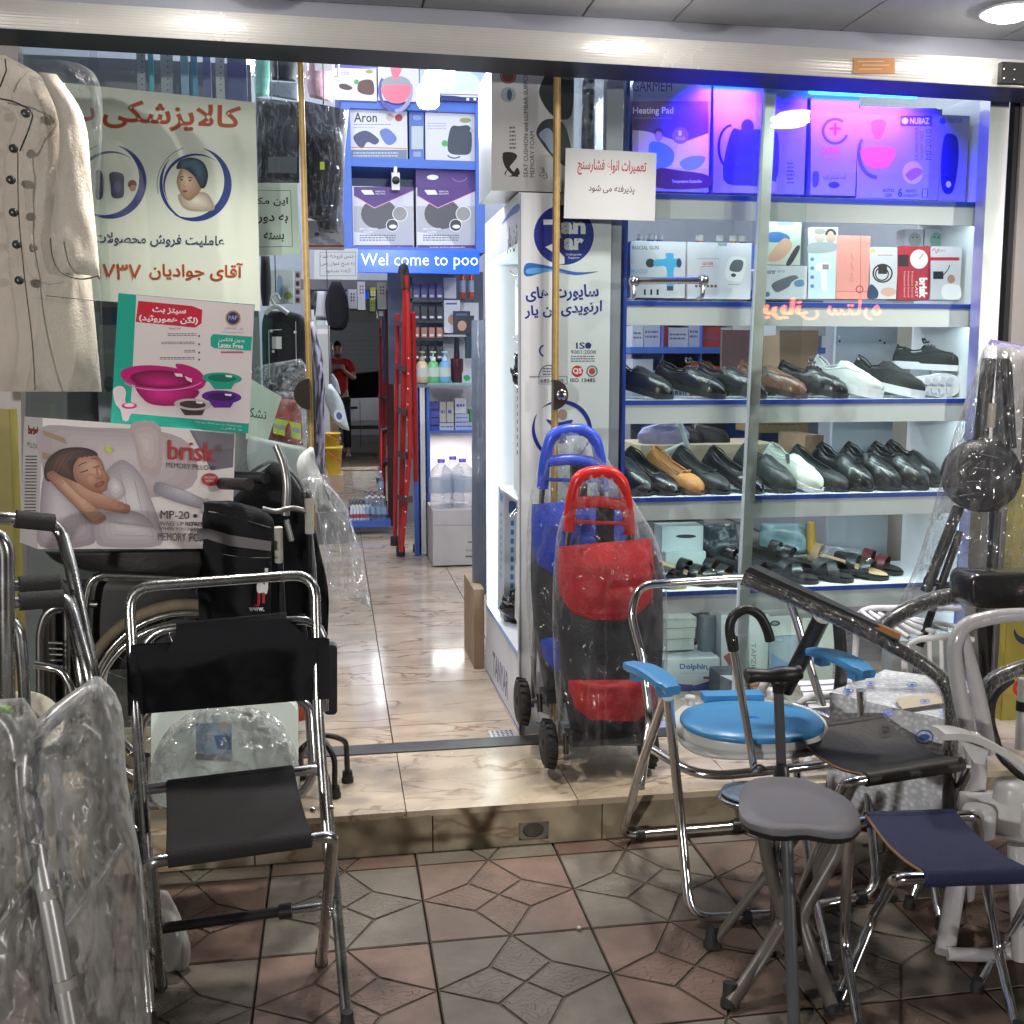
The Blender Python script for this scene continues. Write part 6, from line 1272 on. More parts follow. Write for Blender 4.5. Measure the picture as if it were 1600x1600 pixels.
t = thing('steel_column', W(1420, 900, 4.3), 'brownish steel column behind the pale grey panel', 'column'); bar(t, 1404, 400, 1436, 1000, 4.3, .2, mat('taupe_steel', (.30, .28, .24), .5, .2), 'column')
# boxes on the floor below the cabinet
def dol(p, S):
    p.text(S, 'Dolphin', (1062, 1037, 1105, 1048), K('35598e'), .03); p.rect(S, 1105, 1045, 1107, 1047, K('35598e')); p.text(S, 'TRUE SOFTNESS', (1062, 1051, 1104, 1053), K('6a86ae')); p.rect(S, 1099, 1057, 1113, 1061, K('8a2f3a'))
    blob(p, S, [(1036, 1058), (1044, 1062), (1062, 1071), (1085, 1071), (1122, 1062), (1122, 1084), (1036, 1084)], K('2b3f86')); blob(p, S, [(1036, 1050), (1044, 1056), (1060, 1068), (1084, 1070), (1062, 1075), (1046, 1070), (1036, 1064)], K('5a4668'))
M_grb = mat('grey_green_carton', (.52, .56, .54), .5, var=.04)
px_box('tissue_box', 'white and blue Dolphin box on the floor under the sandal shelf', 'box', (1036, 1030, 1123, 1090), 3.86, .2, M_grb, dol)
for i, (y0, y1, a, b) in enumerate(((966, 981, 1037, 1088), (982, 998, 1038, 1086), (999, 1016, 1036, 1084))):
    px_box('tray_box', ['topmost', 'middle', 'lowest'][i]+' flat cream box in the pile behind the Dolphin box', 'box', (a, y0, b, y1), 3.96, .12, mat('cream_carton', (.50, .53, .46), .6), lambda p, S, y0=y0, a=a, b=b: p.rect(S, a+1, y0+2, b-1, y0+3, K('9aa090')), 'flat cream boxes in a pile')
soft('grey_roll', 'grey green plastic roll standing beside the cream boxes under the shelf', 'roll', [(1092, 960), (1090, 990), (1088, 1075)], [(1120, 960), (1122, 990), (1122, 1075)], 4.0, .05, mat('grey_green_plastic', (.14, .17, .17), .3, bump=.5, bs=25))
px_box('tall_box', 'tall white box with vertical grey lettering under the sandal shelf', 'box', (1126, 960, 1168, 1080), 3.90, .15, mat('white_green_carton', (.55, .60, .57), .5), lambda p, S: (p.poly(S, [(1130, 1026), (1142, 1018), (1160, 1050), (1146, 1052)], K('8a3a3a')), p.rect(S, 1140, 1022, 1142, 1032, K('2a6a4a'))))
px_box('tall_box', 'white box with the sideways word Tapzir under the sandal shelf', 'box', (1170, 960, 1198, 1083), 3.88, .15, mat('pale_green_white', (.58, .62, .58), .5), lambda p, S: p.text(S, 'TAPZIR', [(1174, 1005), (1181, 1005), (1181, 1050), (1174, 1050)][1:]+[(1174, 1005)], K('6a7a70'), .01))
px_box('oval_logo_box', 'white box with a dark oval logo under the sandal shelf', 'box', (1200, 962, 1246, 993), 3.90, .15, mat('pale_green_white', (.58, .62, .58), .5), lambda p, S: (p.ell(S, 1211, 974, 8, 4.5, K('1d2f30')), p.ell(S, 1211, 974, 5, 2, K('7a9a90'))))
px_box('oval_logo_box', 'blue grey box with a faint oval under the white oval logo box', 'box', (1200, 994, 1246, 1076), 3.90, .15, mat('blue_grey_carton', (.34, .42, .46), .5), lambda p, S: (p.ring(S, 1218, 1000, 8, 4, 1, K('6a8290')), p.poly(S, [(1205, 1020), (1240, 1042), (1205, 1044)], K('7a9ac0'))))
px_box('white_box', 'plain cream box seen between the black bar and the blue armrest', 'box', (1250, 965, 1300, 1077), 3.88, .15, mat('cream_carton', (.50, .53, .46), .6))
px_box('brown_label_box', 'box with a brown red band lying under the tall Tapzir box', 'box', (1172, 1068, 1216, 1105), 3.69, .12, mat('brown_red_carton', (.36, .13, .08), .5), lambda p, S: p.text(S, 'ZIFIL', (1176, 1074, 1192, 1082), K('d0b8a8'), .02))
px_box('dark_box', 'dark grey box with a pale lid beside the Dolphin box', 'box', (1124, 1054, 1168, 1106), 3.70, .12, mat('dark_carton', (.06, .07, .08), .5), lambda p, S: p.poly(S, [(1125, 1055), (1150, 1055), (1167, 1076), (1140, 1062)], K('c4c8c8')))

px_box('shoe_box', 'open white shoe box lying at the back of the sandal shelf', 'box', (1034, 822, 1098, 862), 3.84, .1, mat('mint_white_carton', (.55, .66, .64), .5), lambda p, S: p.ell(S, 1072, 838, 16, 3, K('1a2a2a')))
px_box('shoe_box', 'pale shoe box lid under the open white shoe box', 'box', (1040, 863, 1102, 900), 3.80, .12, mat('mint_white_carton', (.55, .66, .64), .5))
for i, (L_, R_, Y, lab) in enumerate((([(1100, 818), (1096, 850), (1104, 905)], [(1150, 818), (1156, 860), (1160, 908)], 3.98, 'dark clear bag bundle behind the sandals near the post'), ([(1190, 818), (1186, 850), (1196, 905)], [(1262, 818), (1266, 860), (1256, 908)], 4.0, 'pale blue crumpled bag bundle hanging behind the sandals'), ([(1282, 850), (1276, 875), (1284, 902)], [(1372, 862), (1384, 882), (1380, 905)], 3.93, 'low heap of clear film lying behind the slides'))):
    soft('film_bundle', lab, 'plastic film', L_, R_, Y, .05, [mat('dark_film', (.05, .07, .08), .2, bump=.8, bs=22), mat('pale_blue_film', (.30, .45, .52), .2, bump=.8, bs=18), film('shelf_film', .25, bump=.9, bs=14)][i], fold=.05, fs=20)
soft('yellow_pack', 'yellow and black upright pack behind the sandals', 'pack', [(1262, 815), (1260, 840), (1262, 880)], [(1274, 815), (1275, 840), (1273, 880)], 3.96, .03, mat('ochre_pack', (.45, .27, .04), .4))
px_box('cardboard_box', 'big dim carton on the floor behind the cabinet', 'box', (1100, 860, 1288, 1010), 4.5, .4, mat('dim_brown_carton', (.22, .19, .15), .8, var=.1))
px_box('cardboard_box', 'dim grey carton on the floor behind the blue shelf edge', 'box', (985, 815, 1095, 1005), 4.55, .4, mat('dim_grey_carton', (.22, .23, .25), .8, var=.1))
soft('lilac_bag', 'lilac and white plastic bag heap on the pale carton behind the shoes', 'bag', [(1004, 668), (996, 682), (1000, 697)], [(1050, 655), (1076, 672), (1080, 697)], 4.6, .08, mat('lilac_film', (.36, .34, .55), .25, bump=.7, bs=20), fold=.05, fs=20)
t = thing('strut', W(1075, 690, 4.2), 'crossed pale metal struts behind the ballet flats', 'strut')
T2 = lambda a, b: MB().tube([W(*a, 4.2), W(*b, 4.2)], .012, mat('pale_strut', (.5, .58, .56), .5), n=4).build('bar', t)
T2((1062, 658), (1075, 700)); T2((1075, 692), (1020, 716))
# ================================================================ GOODS IN FRONT OF THE SHOP
def T_(t, name, pts, r, m=M_steel, fil=.05, n=10, **k):
    return MB().tube([V(p) for p in pts], r, m, n=n, fil=fil, **k).build(name, t)
def foot(t, p, r=.015, h=.04, d=(0, 0, 1), m=M_rubber):
    return MB().lathe(V(p), [(r*1.15, 0), (r*1.15, h*.35), (r, h*.4), (r*.95, h)], m, n=14, axis=d).build('rubber_foot', t)
def plate(t, name, pts, n, th, m):
    A = [V(p) for p in pts]; n = V(n); return MB().hexa(A, [p+n*th for p in A], m).build(name, t)
def ctn(name, label, q, dep, m, cat='box'):
    """carton from four photo points (x, y, Y) TL TR BR BL and a depth behind the face"""
    A = [W(*a) for a in q]; n = (A[1]-A[0]).cross(A[3]-A[0]).normalized()
    if n.y < 0: n = -n
    A[2] = Surf(A[0], -n).at(q[2][0], q[2][1], 0)
    t = thing(name, (A[3]+A[2])/2, label, cat); MB().hexa([A[3], A[2], A[1], A[0]], [a+n*dep for a in (A[3], A[2], A[1], A[0])], m).build('carton', t)
    return t, Surf(A[0], -n), n
# ---------------------------------------------------------------- folding chair in front
z_ = .45; ch = thing('folding_chair', G(380, 1560), 'steel folding chair with a black back strap and grey canvas seat, standing on the pavement', 'chair')
sl_, sr_, fl_, fr_ = G(262, 1230, z_), G(457, 1206, z_), G(262, 1343, z_), G(486, 1311, z_)
q1_, q2_ = G(236, 1612), G(543, 1608); r1_, r2_ = G(251, 1543), G(502, 1508)
def dv(a, b, k): return a+(b-a)*k
e = (sr_-sl_).normalized()
T_(ch, 'seat_leg_frame', [q1_, sl_-e*.075+V((0, 0, .0)), sl_, sr_, sr_+e*.075, q2_], .0125, fil=.07)
e2 = (fr_-fl_).normalized()
T_(ch, 'front_leg_frame', [r1_, fl_-e2*.03, fl_, fr_, fr_+e2*.045, r2_], .0125, fil=.045)
for p_ in (q1_, q2_, r1_, r2_): foot(ch, V((p_.x, p_.y, .0)), .0135)
T_(ch, 'back_frame', [W(231, 1350, 2.30), W(212, 1110, 2.44), W(201, 918, 2.5), W(492, 897, 2.52), W(497, 1110, 2.44), W(514, 1350, 2.31)], .0125, fil=.055)
T_(ch, 'inner_back_frame', [W(222, 1110, 2.49), W(224, 984, 2.49), W(507, 966, 2.49), W(507, 1110, 2.49)], .010, fil=.07)
# backrest strap with a rolled sleeve on the inner bar
mb = MB()
def fnb(u, v):
    x = 206+304*u; top = 1008-10*u; bot = 1117-25*u; y = top*(1-v)+bot*v
    sag = .012*sin(pi*u); k = .004*noise.noise(V((u*6, v*4, 2)))+.003*sin(v*12+u*5)
    return W(x, y, 2.455+sag*1.5+k)
mb.grid(fnb, 30, 10, M_cloth); mb.grid(lambda u, v: fnb(1-u, v)+V((0, .012, 0)), 30, 10, M_cloth)
mb.build('backrest', ch)
mb = MB(); mb.grid(lambda u, v: W((277+171*u)*(1-v)+(262+236*u)*v, (984-17*u)*(1-v)+(1018-8*u)*v, 2.468-.012*v), 16, 6, M_cloth)
mb.grid(lambda u, v: W((277+171*(1-u))*(1-v)+(262+236*(1-u))*v, (984-17*(1-u))*(1-v)+(1018-8*(1-u))*v, 2.50-.03*v), 16, 6, M_cloth)
mb.tube([W(277, 984, 2.488), W(448, 967, 2.488)], .017, M_cloth, n=12); mb.build('backrest_sleeve', ch)
for s_ in (0, 1):   # side hems wrapped round the tubes
    x = (210, 505)[s_]; MB().tube([W(x-1, 1008-10*s_, 2.475), W(x+2, 1117-25*s_, 2.44)], .0165, M_cloth, n=12).build('hem', ch)
def sling(t, a, b, c, d, sag, m, th=.004, edge=None, nu=16, nv=14, name='seat'):
    """cloth from rear bar a-b to front bar d-c"""
    def f(u, v, o=0): 
        p = (a*(1-u)+b*u)*(1-v)+(d*(1-u)+c*u)*v; return p+V((0, 0, .014-sag*sin(pi*v)*(.75+.25*sin(pi*u))+.0015*noise.noise(V((u*8, v*8, 3)))-o))
    mb = MB(); mb.grid(lambda u, v: f(u, v), nu, nv, m); mb.grid(lambda u, v: f(1-u, v, th), nu, nv, m)
    mb.tube([a, b], .0165, m, n=12); mb.tube([d, c], .0165, m, n=12); mb.build(name, t)
    for u in (0, 1):
        MB().tube([f(u, i/14, th/2) for i in range(15)], .0032, edge or m, n=6).build('edge_binding', t)
sling(ch, sl_, sr_, fr_, fl_, .028, M_gcloth)
S = Surf((0, 0, z_+.008), (0, 0, 1)); 
T_(ch, 'crossbar', [W(243, 1452, 2.215), W(440, 1424, 2.25)], .0115, M_blackp, fil=0); T_(ch, 'crossbar', [W(434, 1425, 2.25), W(510, 1415, 2.265)], .009, M_chrome, fil=0)
T_(ch, 'clamp', [W(436, 1425, 2.25), W(456, 1422, 2.25)], .017, M_blackp, fil=0)
for p_ in ((240, 1450, 2.22), (517, 1418, 2.22), (213, 1291, 2.28), (517, 1259, 2.3), (489, 1262, 2.3)):
    MB().lathe(W(*p_)+V((0, -.014, 0)), [(.007, 0), (.005, -.005), (0, -.007)], M_chrome, n=10, axis=(0, 1, 0)).build('rivet', ch)
# ---------------------------------------------------------------- commode seat in a clear bag behind it
cm = thing('commode_chair', G(350, 1290, .13), 'chrome commode frame with a white seat board packed in a crinkled clear bag', 'commode chair')
T_(cm, 'frame', [W(212, 1262, 2.95), W(222, 1120, 2.85), W(262, 1090, 2.85), W(440, 1085, 2.85), W(483, 1097, 2.85), W(490, 1215, 2.8), W(470, 1242, 2.8), W(455, 1242, 2.8)], .013, M_chrome, fil=.05)
T_(cm, 'lower_bar', [W(222, 1258, 2.75), W(300, 1258, 2.75)], .013, M_chrome); T_(cm, 'leg', [W(228, 1180, 2.85), W(225, 1268, 2.9)], .012, M_chrome)
T_(cm, 'leg', [W(497, 1150, 2.95), W(507, 1268, 2.97)], .012, M_chrome)
def rrect(x0, y0, x1, y1, r, n=5):
    o = []
    for cx, cy, a0 in ((x1-r, y0+r, -pi/2), (x1-r, y1-r, 0), (x0+r, y1-r, pi/2), (x0+r, y0+r, pi)):
        o += [(cx+r*cos(a0+pi/2*k/n), cy+r*sin(a0+pi/2*k/n)) for k in range(n+1)]
    return o
A = [W(x, y, 2.78-.0009*(y-1095)) for x, y in rrect(236, 1094, 466, 1262, 26)]
MB().hexa(A, [p_+V((0, .03, .01)) for p_ in A], mat('pale_mint_plastic', (.55, .62, .60), .35)).build('seat_board', cm)
mb = MB(); S = Surf(W(330, 1150, 2.71), (0, -1, .3)); mb.rect(S, 306, 1130, 362, 1178, mat('pale_blue_label', (.30, .45, .62), .4)); mb.ell(S, 350, 1134, 5, 7, K('b89a80')); mb.poly(S, [(334, 1150), (362, 1146), (362, 1172), (340, 1170)], K('3a6ca8')); mb.build('label', cm)
soft('clear_bag', 'bulging crinkled clear bag around the white commode seat', 'bag', [(322, 1104), (272, 1128), (240, 1180), (232, 1235), (250, 1266)], [(370, 1100), (430, 1118), (462, 1170), (468, 1225), (450, 1250)], 2.66, .12, film('crinkled_clear_film', .34, bs=9, bump=.7, rough=.14, wrk=1.6, diff=.6, lo=.8, det=2, dist=.6), fold=.06, fs=18, nu=48, nv=30, cap=False)
# ---------------------------------------------------------------- wheelchair, folded
wc = thing('wheelchair', G(290, 1262, .13), 'folded black wheelchair with a big spoked wheel standing on the marble step', 'wheelchair')
c0 = W(296, 1100, 3.02); R_ = .292
def circ(c, r, n=48, dy=0): return [c+V((r*cos(2*pi*k/n), dy, r*sin(2*pi*k/n))) for k in range(n)]
wh = MB().tube(circ(c0, R_), .0165, mat('dusty_tyre', (.21, .17, .11), .75, var=.2, vs=30), n=12, closed=True).build('wheel', wc)
MB().tube(circ(c0, R_-.025), .010, M_chrome, n=8, closed=True).build('rim', wh)
MB().tube(circ(c0, R_-.045, dy=-.04), .0085, M_chrome, n=8, closed=True).build('hand_rim', wh)
MB().lathe(c0, [(.0, -.045), (.03, -.045), (.03, -.02), (.02, -.015), (.02, .02), (.03, .025), (0, .025)], M_dsteel, n=20, axis=(0, 1, 0)).build('hub', wh)
for k in range(28):
    a = 2*pi*k/28; a2 = a+(.35 if k % 2 else -.35)
    MB().tube([c0+V((.028*cos(a2), -.02+.03*(k % 2), .028*sin(a2))), c0+V(((R_-.03)*cos(a), 0, (R_-.03)*sin(a)))], .0012, M_steel, n=5).build('spoke', wh)
c1 = c0+V((0, .16, 0)); wh = MB().tube(circ(c1, R_), .0165, mat('dusty_tyre', (.21, .17, .11), .75, var=.2, vs=30), n=10, closed=True).build('wheel', wc); MB().tube(circ(c1, R_-.025), .010, M_chrome, n=8, closed=True).build('rim', wh)
T_(wc, 'armrest_frame', [W(132, 1100, 3.04), W(131, 960, 3.04), W(140, 897, 3.04), W(322, 903, 3.05), W(330, 940, 3.05)], .0095, M_chrome, fil=.05)
soft_ = hull(MB(), [(142, 908), (138, 980), (140, 1048)], [(320, 908), (322, 960), (318, 1040)], 3.09, .012, mat('black_vinyl', (.014, .014, .016), .5)).build('side_panel', wc)
hull(MB(), [(70, 862), (92, 880), (140, 893)], [(372, 856), (368, 880), (330, 905)], 3.02, .09, mat('black_seat_vinyl', (.012, .012, .013), .55, bump=.2, bs=40)).build('seat', wc)
T_(wc, 'front_frame', [W(63, 1120, 3.05), W(62, 985, 3.05), W(74, 952, 3.05), W(112, 944, 3.05), W(150, 944, 3.08)], .011, M_dsteel, fil=.05)
for x in (82, 104): T_(wc, 'fork_tube', [W(x, 960, 3.1), W(x+1, 1130, 3.1)], .010, M_dsteel)
T_(wc, 'footrest', [W(54, 1038, 2.98), W(78, 1042, 2.98), W(98, 1048, 2.97), W(112, 1075, 2.96), W(118, 1100, 2.96)], .0115, M_chrome, fil=.03)
hull(MB(), [(70, 905), (66, 990), (70, 1120)], [(138, 905), (140, 990), (146, 1120)], 3.14, .02, mat('black_vinyl', (.014, .014, .016), .5)).build('leg_panel', wc)
for i in range(5): T_(wc, 'adjuster', [W(76+i, 1004+9*i, 3.06), W(98, 1005+9*i, 3.06)], .004, M_steel, fil=0)
for (x, y, Y) in ((100, 1148, 3.1),):
    cc = W(x, y, Y); MB().tube([cc+V((.06*cos(2*pi*k/24), 0, .06*sin(2*pi*k/24))) for k in range(24)], .016, M_rubber, n=8, closed=True).build('caster', wc)
    MB().lathe(cc, [(0, -.012), (.045, -.012), (.045, .012), (0, .012)], M_dsteel, axis=(0, 1, 0)).build('caster_hub', wc)
for i, (dx, dy, dY) in enumerate(((0, 0, 0), (26, -10, .12))):
    T_(wc, 'push_handle', [W(312+dx, 960, 3.05+dY), W(314+dx, 790+dy, 3.05+dY), W(326+dx, 756+dy, 3.03+dY), W(345+dx, 753+dy, 3.0+dY)], .0115, M_chrome, fil=.03)
    T_(wc, 'grip', [W(334+dx, 755+dy, 3.01+dY), W(389+dx, 757+dy, 2.86+dY)], .0165, M_blackp, fil=0)
# backpack hanging behind
bp_ = thing('bag', W(370, 985, 2.95), 'black wheelchair bag with a grey reflective stripe and white and red emblem', 'bag')
hull(MB(), [(312, 783), (309, 800), (307, 870), (312, 985)], [(360, 782), (424, 806), (425, 870), (421, 985)], 2.98, .07, M_cloth, fold=.015, fs=12, nu=28).build('body', bp_)
S = SY(2.902); p = MB(); p.poly(S, [(308, 826), (326, 826), (360, 836), (424, 846), (423, 861), (358, 853), (324, 842), (308, 843)], mat('reflective_grey', (.17, .16, .17), .4)); p.build('stripe', bp_)
p = MB(); p.text(S, 'J', (409, 888, 419, 930), ink_w, .03); p.text(S, 'JI', (398, 926, 414, 948), K('b02430'), .02); p.text(S, 'www.', (389, 949, 413, 955), ink_w, .03); blob(p, S, [(402, 912), (410, 911), (415, 918), (409, 926), (402, 925)], ink_w); p.build('emblem', bp_)
T_(bp_, 'seam', [W(326, 800, 2.915), W(360, 806, 2.91), W(423, 826, 2.92)], .003, M_blackp); T_(bp_, 'seam', [W(345, 866, 2.9), W(380, 872, 2.9), W(423, 872, 2.91)], .0025, M_blackp)
# big black upholstery of the second folded chair behind
bc = thing('wheelchair', G(460, 1225, .13), 'second folded wheelchair, only its tall black upholstery and piped edge seen beside the doorway', 'wheelchair')
hull(MB(), [(424, 724), (372, 770), (330, 830), (345, 960), (350, 1100)], [(440, 724), (478, 780), (500, 860), (514, 940), (505, 1100)], 3.18, .035, M_cloth, fold=.02, fs=10, nu=30).build('upholstery', bc)
T_(bc, 'piping', spline([W(310, 792, 3.12), W(360, 762, 3.12), W(405, 730, 3.12), W(432, 722, 3.12), W(462, 745, 3.12), W(480, 780, 3.12)], 5), .005, mat('grey_piping', (.16, .17, .18), .5), fil=0)
T_(bc, 'frame_tube', [W(478, 775, 3.13), W(490, 900, 3.13), W(500, 1120, 3.13), W(505, 1215, 3.13)], .010, M_dsteel, fil=0)
plate(bc, 'armrest_panel', [W(x, y, 2.98) for x, y in rrect(506, 1008, 527, 1117, 7)], (0, 1, 0), .04, mat('dark_grey_pad', (.05, .052, .06), .5))
# canes
cn = thing('forearm_crutch', G(437, 1205, .13), 'black cane with a curved chrome grip and a white label tube by the black bag', 'cane')
T_(cn, 'shaft', [G(452, 1215, .13), W(442, 980, 2.98), W(437, 875, 2.95)], .010, M_blackp, fil=0)
T_(cn, 'label_tube', [W(436, 878, 2.95), W(435, 824, 2.93)], .0115, mat('aged_white_label', (.45, .44, .38), .6, var=.12, vs=60), fil=0)
T_(cn, 'grip', spline([W(446, 805, 2.93), W(448, 760, 2.93), W(443, 725, 2.94), W(432, 696, 2.95)], 5), .0115, M_dsteel, fil=0); T_(cn, 'tip', [W(447, 812, 2.93), W(455, 845, 2.93)], .008, M_dsteel, fil=0)
cn = thing('forearm_crutch', G(485, 1210, .13), 'cane with a clear knob and a taller white label tube beside the clear garment bag', 'cane')
T_(cn, 'shaft', [G(490, 1215, .13), W(486, 980, 2.98), W(484, 832, 2.95)], .006, M_blackp, fil=0)
T_(cn, 'label_tube', [W(484, 833, 2.94), W(483, 777, 2.93)], .0125, mat('aged_white_label', (.45, .44, .38), .6, var=.12, vs=60), fil=0)
T_(cn, 'cross_grip', spline([W(410, 795, 2.92), W(432, 799, 2.92), W(455, 794, 2.92), W(478, 799, 2.93)], 5), .0075, M_dsteel, fil=0)
MB().lathe(W(484, 760, 2.93), [(0, -.03), (.012, -.028), (.018, 0), (.02, .02), (0, .026)], film('clear_knob', .4, bump=.3, rough=.05), n=14).build('knob', cn); MB().lathe(W(479, 778, 2.93), [(.014, -.0), (.016, .012), (.012, .02), (0, .021)], M_blackp, n=12).build('collar', cn)
qc = thing('quad_cane', G(520, 1225, .13), 'black quad cane, three of its rubber feet showing on the marble step', 'cane')
hub_ = W(500, 1148, 3.1); T_(qc, 'shaft', [hub_, W(470, 960, 3.05)], .011, M_blackp, fil=0)
for pts in ([(hub_), W(520, 1150, 3.1), W(541, 1158, 3.12), G(543, 1212, .15)], [hub_, W(512, 1165, 3.05), W(523, 1185, 3.03), G(523, 1236, .15)], [hub_, W(482, 1160, 3.1), W(470, 1170, 3.05), G(470, 1207, .15)]):
    T_(qc, 'leg', pts, .0085, M_blackp, fil=.02); foot(qc, pts[-1]-V((0, 0, .019)), .016, .035)
# clear garment bag and white sheet
soft('white_sheet', 'stiff white sheet corner folded out beside the chrome handles', 'sheet', [(484, 698), (462, 722), (476, 760), (498, 800)], [(490, 700), (497, 730), (512, 770), (524, 800)], 3.12, .015, mat('white_sheet_plastic', (.62, .65, .66), .4, bump=.2, bs=20), fold=.02)
soft('clear_bag', 'long clear plastic bag hanging beside the black upholstery into the doorway', 'bag', [(482, 745), (496, 800), (508, 870), (520, 925), (572, 945)], [(498, 740), (536, 785), (560, 850), (574, 915), (581, 955)], 3.10, .05, film('long_clear_bag', .20, stretch=(2.4, 2, .7), bs=5, bump=.5, rough=.1, diff=.6, wrk=2), fold=.06, fs=22, nu=40, nv=30)
rb = thing('red_container', G(462, 1020, .14), 'red tub with a violet capped bottle in it seen through the chair back', 'tub')
c = W(460, 990, 3.6); MB().lathe(c, [(.04, -.3), (.05, .06), (.045, .06), (.03, -.2)], mat('red_tub', (.5, .05, .03), .35), n=20).build('tub', rb); MB().lathe(c+V((.01, -.04, .0)), [(.026, 0), (.026, .045), (0, .05)], mat('violet_cap', (.14, .1, .62), .3), n=16).build('cap', rb)
# ---------------------------------------------------------------- boxes on the wheelchair
mc_ = mat('glossy_print_carton', (.82, .77, .77), .3, var=.02)
t, S, n = ctn('pillow_box', 'big white memory pillow box with a sleeping woman picture lying on the wheelchair seat', [(67, 653, 2.74), (368, 675, 3.00), (362, 857, 2.98), (59, 858, 2.72)], .15, mc_)
p = MB(); p.poly(S, [(69, 656), (366, 677), (360, 855), (61, 856)], mc_)
gblob(p, S, [(63, 668), (140, 668), (250, 674), (300, 700), (300, 760), (200, 780), (90, 760), (64, 720)], 'b9aab2', 'd8ccd2', 6, .6, .4)
gblob(p, S, [(68, 745), (85, 735), (110, 752), (135, 790), (148, 830), (140, 852), (63, 854), (62, 800)], 'a597a4', 'dcd3dc', 7, .35, .5); p.poly(S, [(66, 672), (100, 684), (105, 694), (68, 680)], K('a89078')); p.poly(S, [(66, 706), (85, 712), (82, 722), (66, 716)], K('a48c78')); gblob(p, S, [(205, 662), (250, 666), (250, 740), (222, 736), (212, 700)], 'c0aeb0', 'd9cdca', 4)
p.poly(S, [(296, 672), (366, 678), (364, 730), (330, 735)], K('6d6a76')); p.poly(S, [(300, 673), (366, 678), (366, 700), (318, 704)], K('7c7985'))
gblob(p, S, [(150, 760), (180, 722), (200, 722), (222, 745), (236, 780), (250, 820), (250, 850), (190, 854), (160, 850), (145, 815)], 'a9a0aa', 'e6e1e6', 8, .6, .45); gblob(p, S, [(150, 812), (175, 798), (215, 800), (240, 820), (250, 852), (170, 855), (150, 845)], 'b0a7b2', 'ded8de', 6, .5, .3); gblob(p, S, [(165, 760), (175, 742), (190, 752), (196, 772), (178, 784)], 'bdb3bc', 'ece6ea', 4)
for a_, b_ in (((186, 735), (198, 790)), ((210, 750), (222, 800)), ((228, 790), (240, 845)), ((170, 815), (230, 822)), ((180, 835), (240, 838))): p.line(S, [a_, b_], .7, K('a39aa6'))
gblob(p, S, [(122, 748), (140, 764), (156, 768), (170, 785), (150, 792), (128, 775)], '8a5646', 'b88470', 4)
gblob(p, S, [(106, 735), (108, 716), (120, 706), (136, 704), (150, 710), (160, 724), (164, 736), (171, 747), (168, 755), (166, 766), (154, 770), (140, 767), (122, 756), (112, 746)], 'a06a54', 'd8ab93', 9, .62, .38, shrink=.75)
gblob(p, S, [(68, 740), (72, 722), (84, 708), (102, 700), (128, 699), (146, 704), (152, 712), (134, 710), (122, 716), (114, 730), (116, 748), (122, 758), (104, 754), (86, 750), (74, 752)], '2c1c18', '6b4a3e', 7, .35, .35)
for k in range(7): p.line(S, [(76+4*k, 742-2*k), (88+5*k, 714-k), (112+4*k, 704)], .6, K('7a5848' if k % 2 else '3a2620'))
p.line(S, [(122, 728), (128, 724), (135, 722)], 1.3, K('5a3a30')); p.line(S, [(141, 717), (147, 716), (152, 718)], 1.2, K('5a3a30'))
p.line(S, [(125, 738), (130, 737), (137, 734)], 1.5, K('3a2420')); p.line(S, [(145, 731), (150, 729), (155, 728)], 1.3, K('3a2420')); gblob(p, S, [(150, 728), (160, 740), (159, 747), (152, 746)], 'b07c66', 'e0b8a4', 3); p.line(S, [(150, 746), (155, 749), (160, 747)], 1, K('8a5644'))
gblob(p, S, [(147, 758), (155, 752), (161, 751), (163, 754), (158, 760), (150, 762)], '9a4a44', 'c4766c', 3); p.line(S, [(148, 758), (156, 755), (162, 753)], .6, K('7a3430')); gblob(p, S, [(134, 742), (146, 740), (150, 752), (138, 756)], 'c98f78', 'dba58e', 3)
gblob(p, S, [(88, 742), (104, 748), (128, 764), (156, 778), (190, 786), (202, 790), (200, 802), (180, 800), (150, 794), (120, 784), (96, 764)], '9c6a54', 'd2a088', 5, .45, .35, shrink=.6)
gblob(p, S, [(72, 742), (84, 736), (100, 752), (122, 774), (142, 794), (166, 808), (148, 820), (126, 800), (104, 778), (84, 758)], 'a06e58', 'dcae96', 6, .45, .35, shrink=.6)
for k in range(4): p.line(S, [(71+4*k, 746-3*k), (82+3*k, 752-2*k), (90+3*k, 762-2*k)], .7, K('8a5a48'))
gblob(p, S, [(243, 755), (252, 754), (300, 772), (322, 784), (324, 796), (300, 792), (262, 780), (243, 770)], '908c98', 'c6c2ca', 6, .5, .3); p.poly(S, [(312, 796), (322, 778), (335, 790), (330, 820)], K('b8b4bc'))
[p.text(S, 'brisk', [(262+o_, 687), (335+o_, 692), (335+o_, 722), (262+o_, 718)], K('b0262a'), 0) for o_ in (-1, -.3, .4, 1.1)]; p.text(S, 'MEMORY', [(259, 722), (297, 725), (297, 733), (259, 730)], K('4a474c'), .0); p.text(S, 'PILLOW', [(300, 725), (336, 728), (336, 735), (300, 733)], ink_k, .015); p.ring(S, 341, 700, 5, 6, .8, K('5a5658')); p.text(S, 'R', (339, 697, 343, 703), K('5a5658'))
p.ell(S, 327, 749, 13, 10, K('b03236')); p.text(S, 'HIGH QUALITY\nMATERIALS', (318, 744, 336, 753), ink_w)
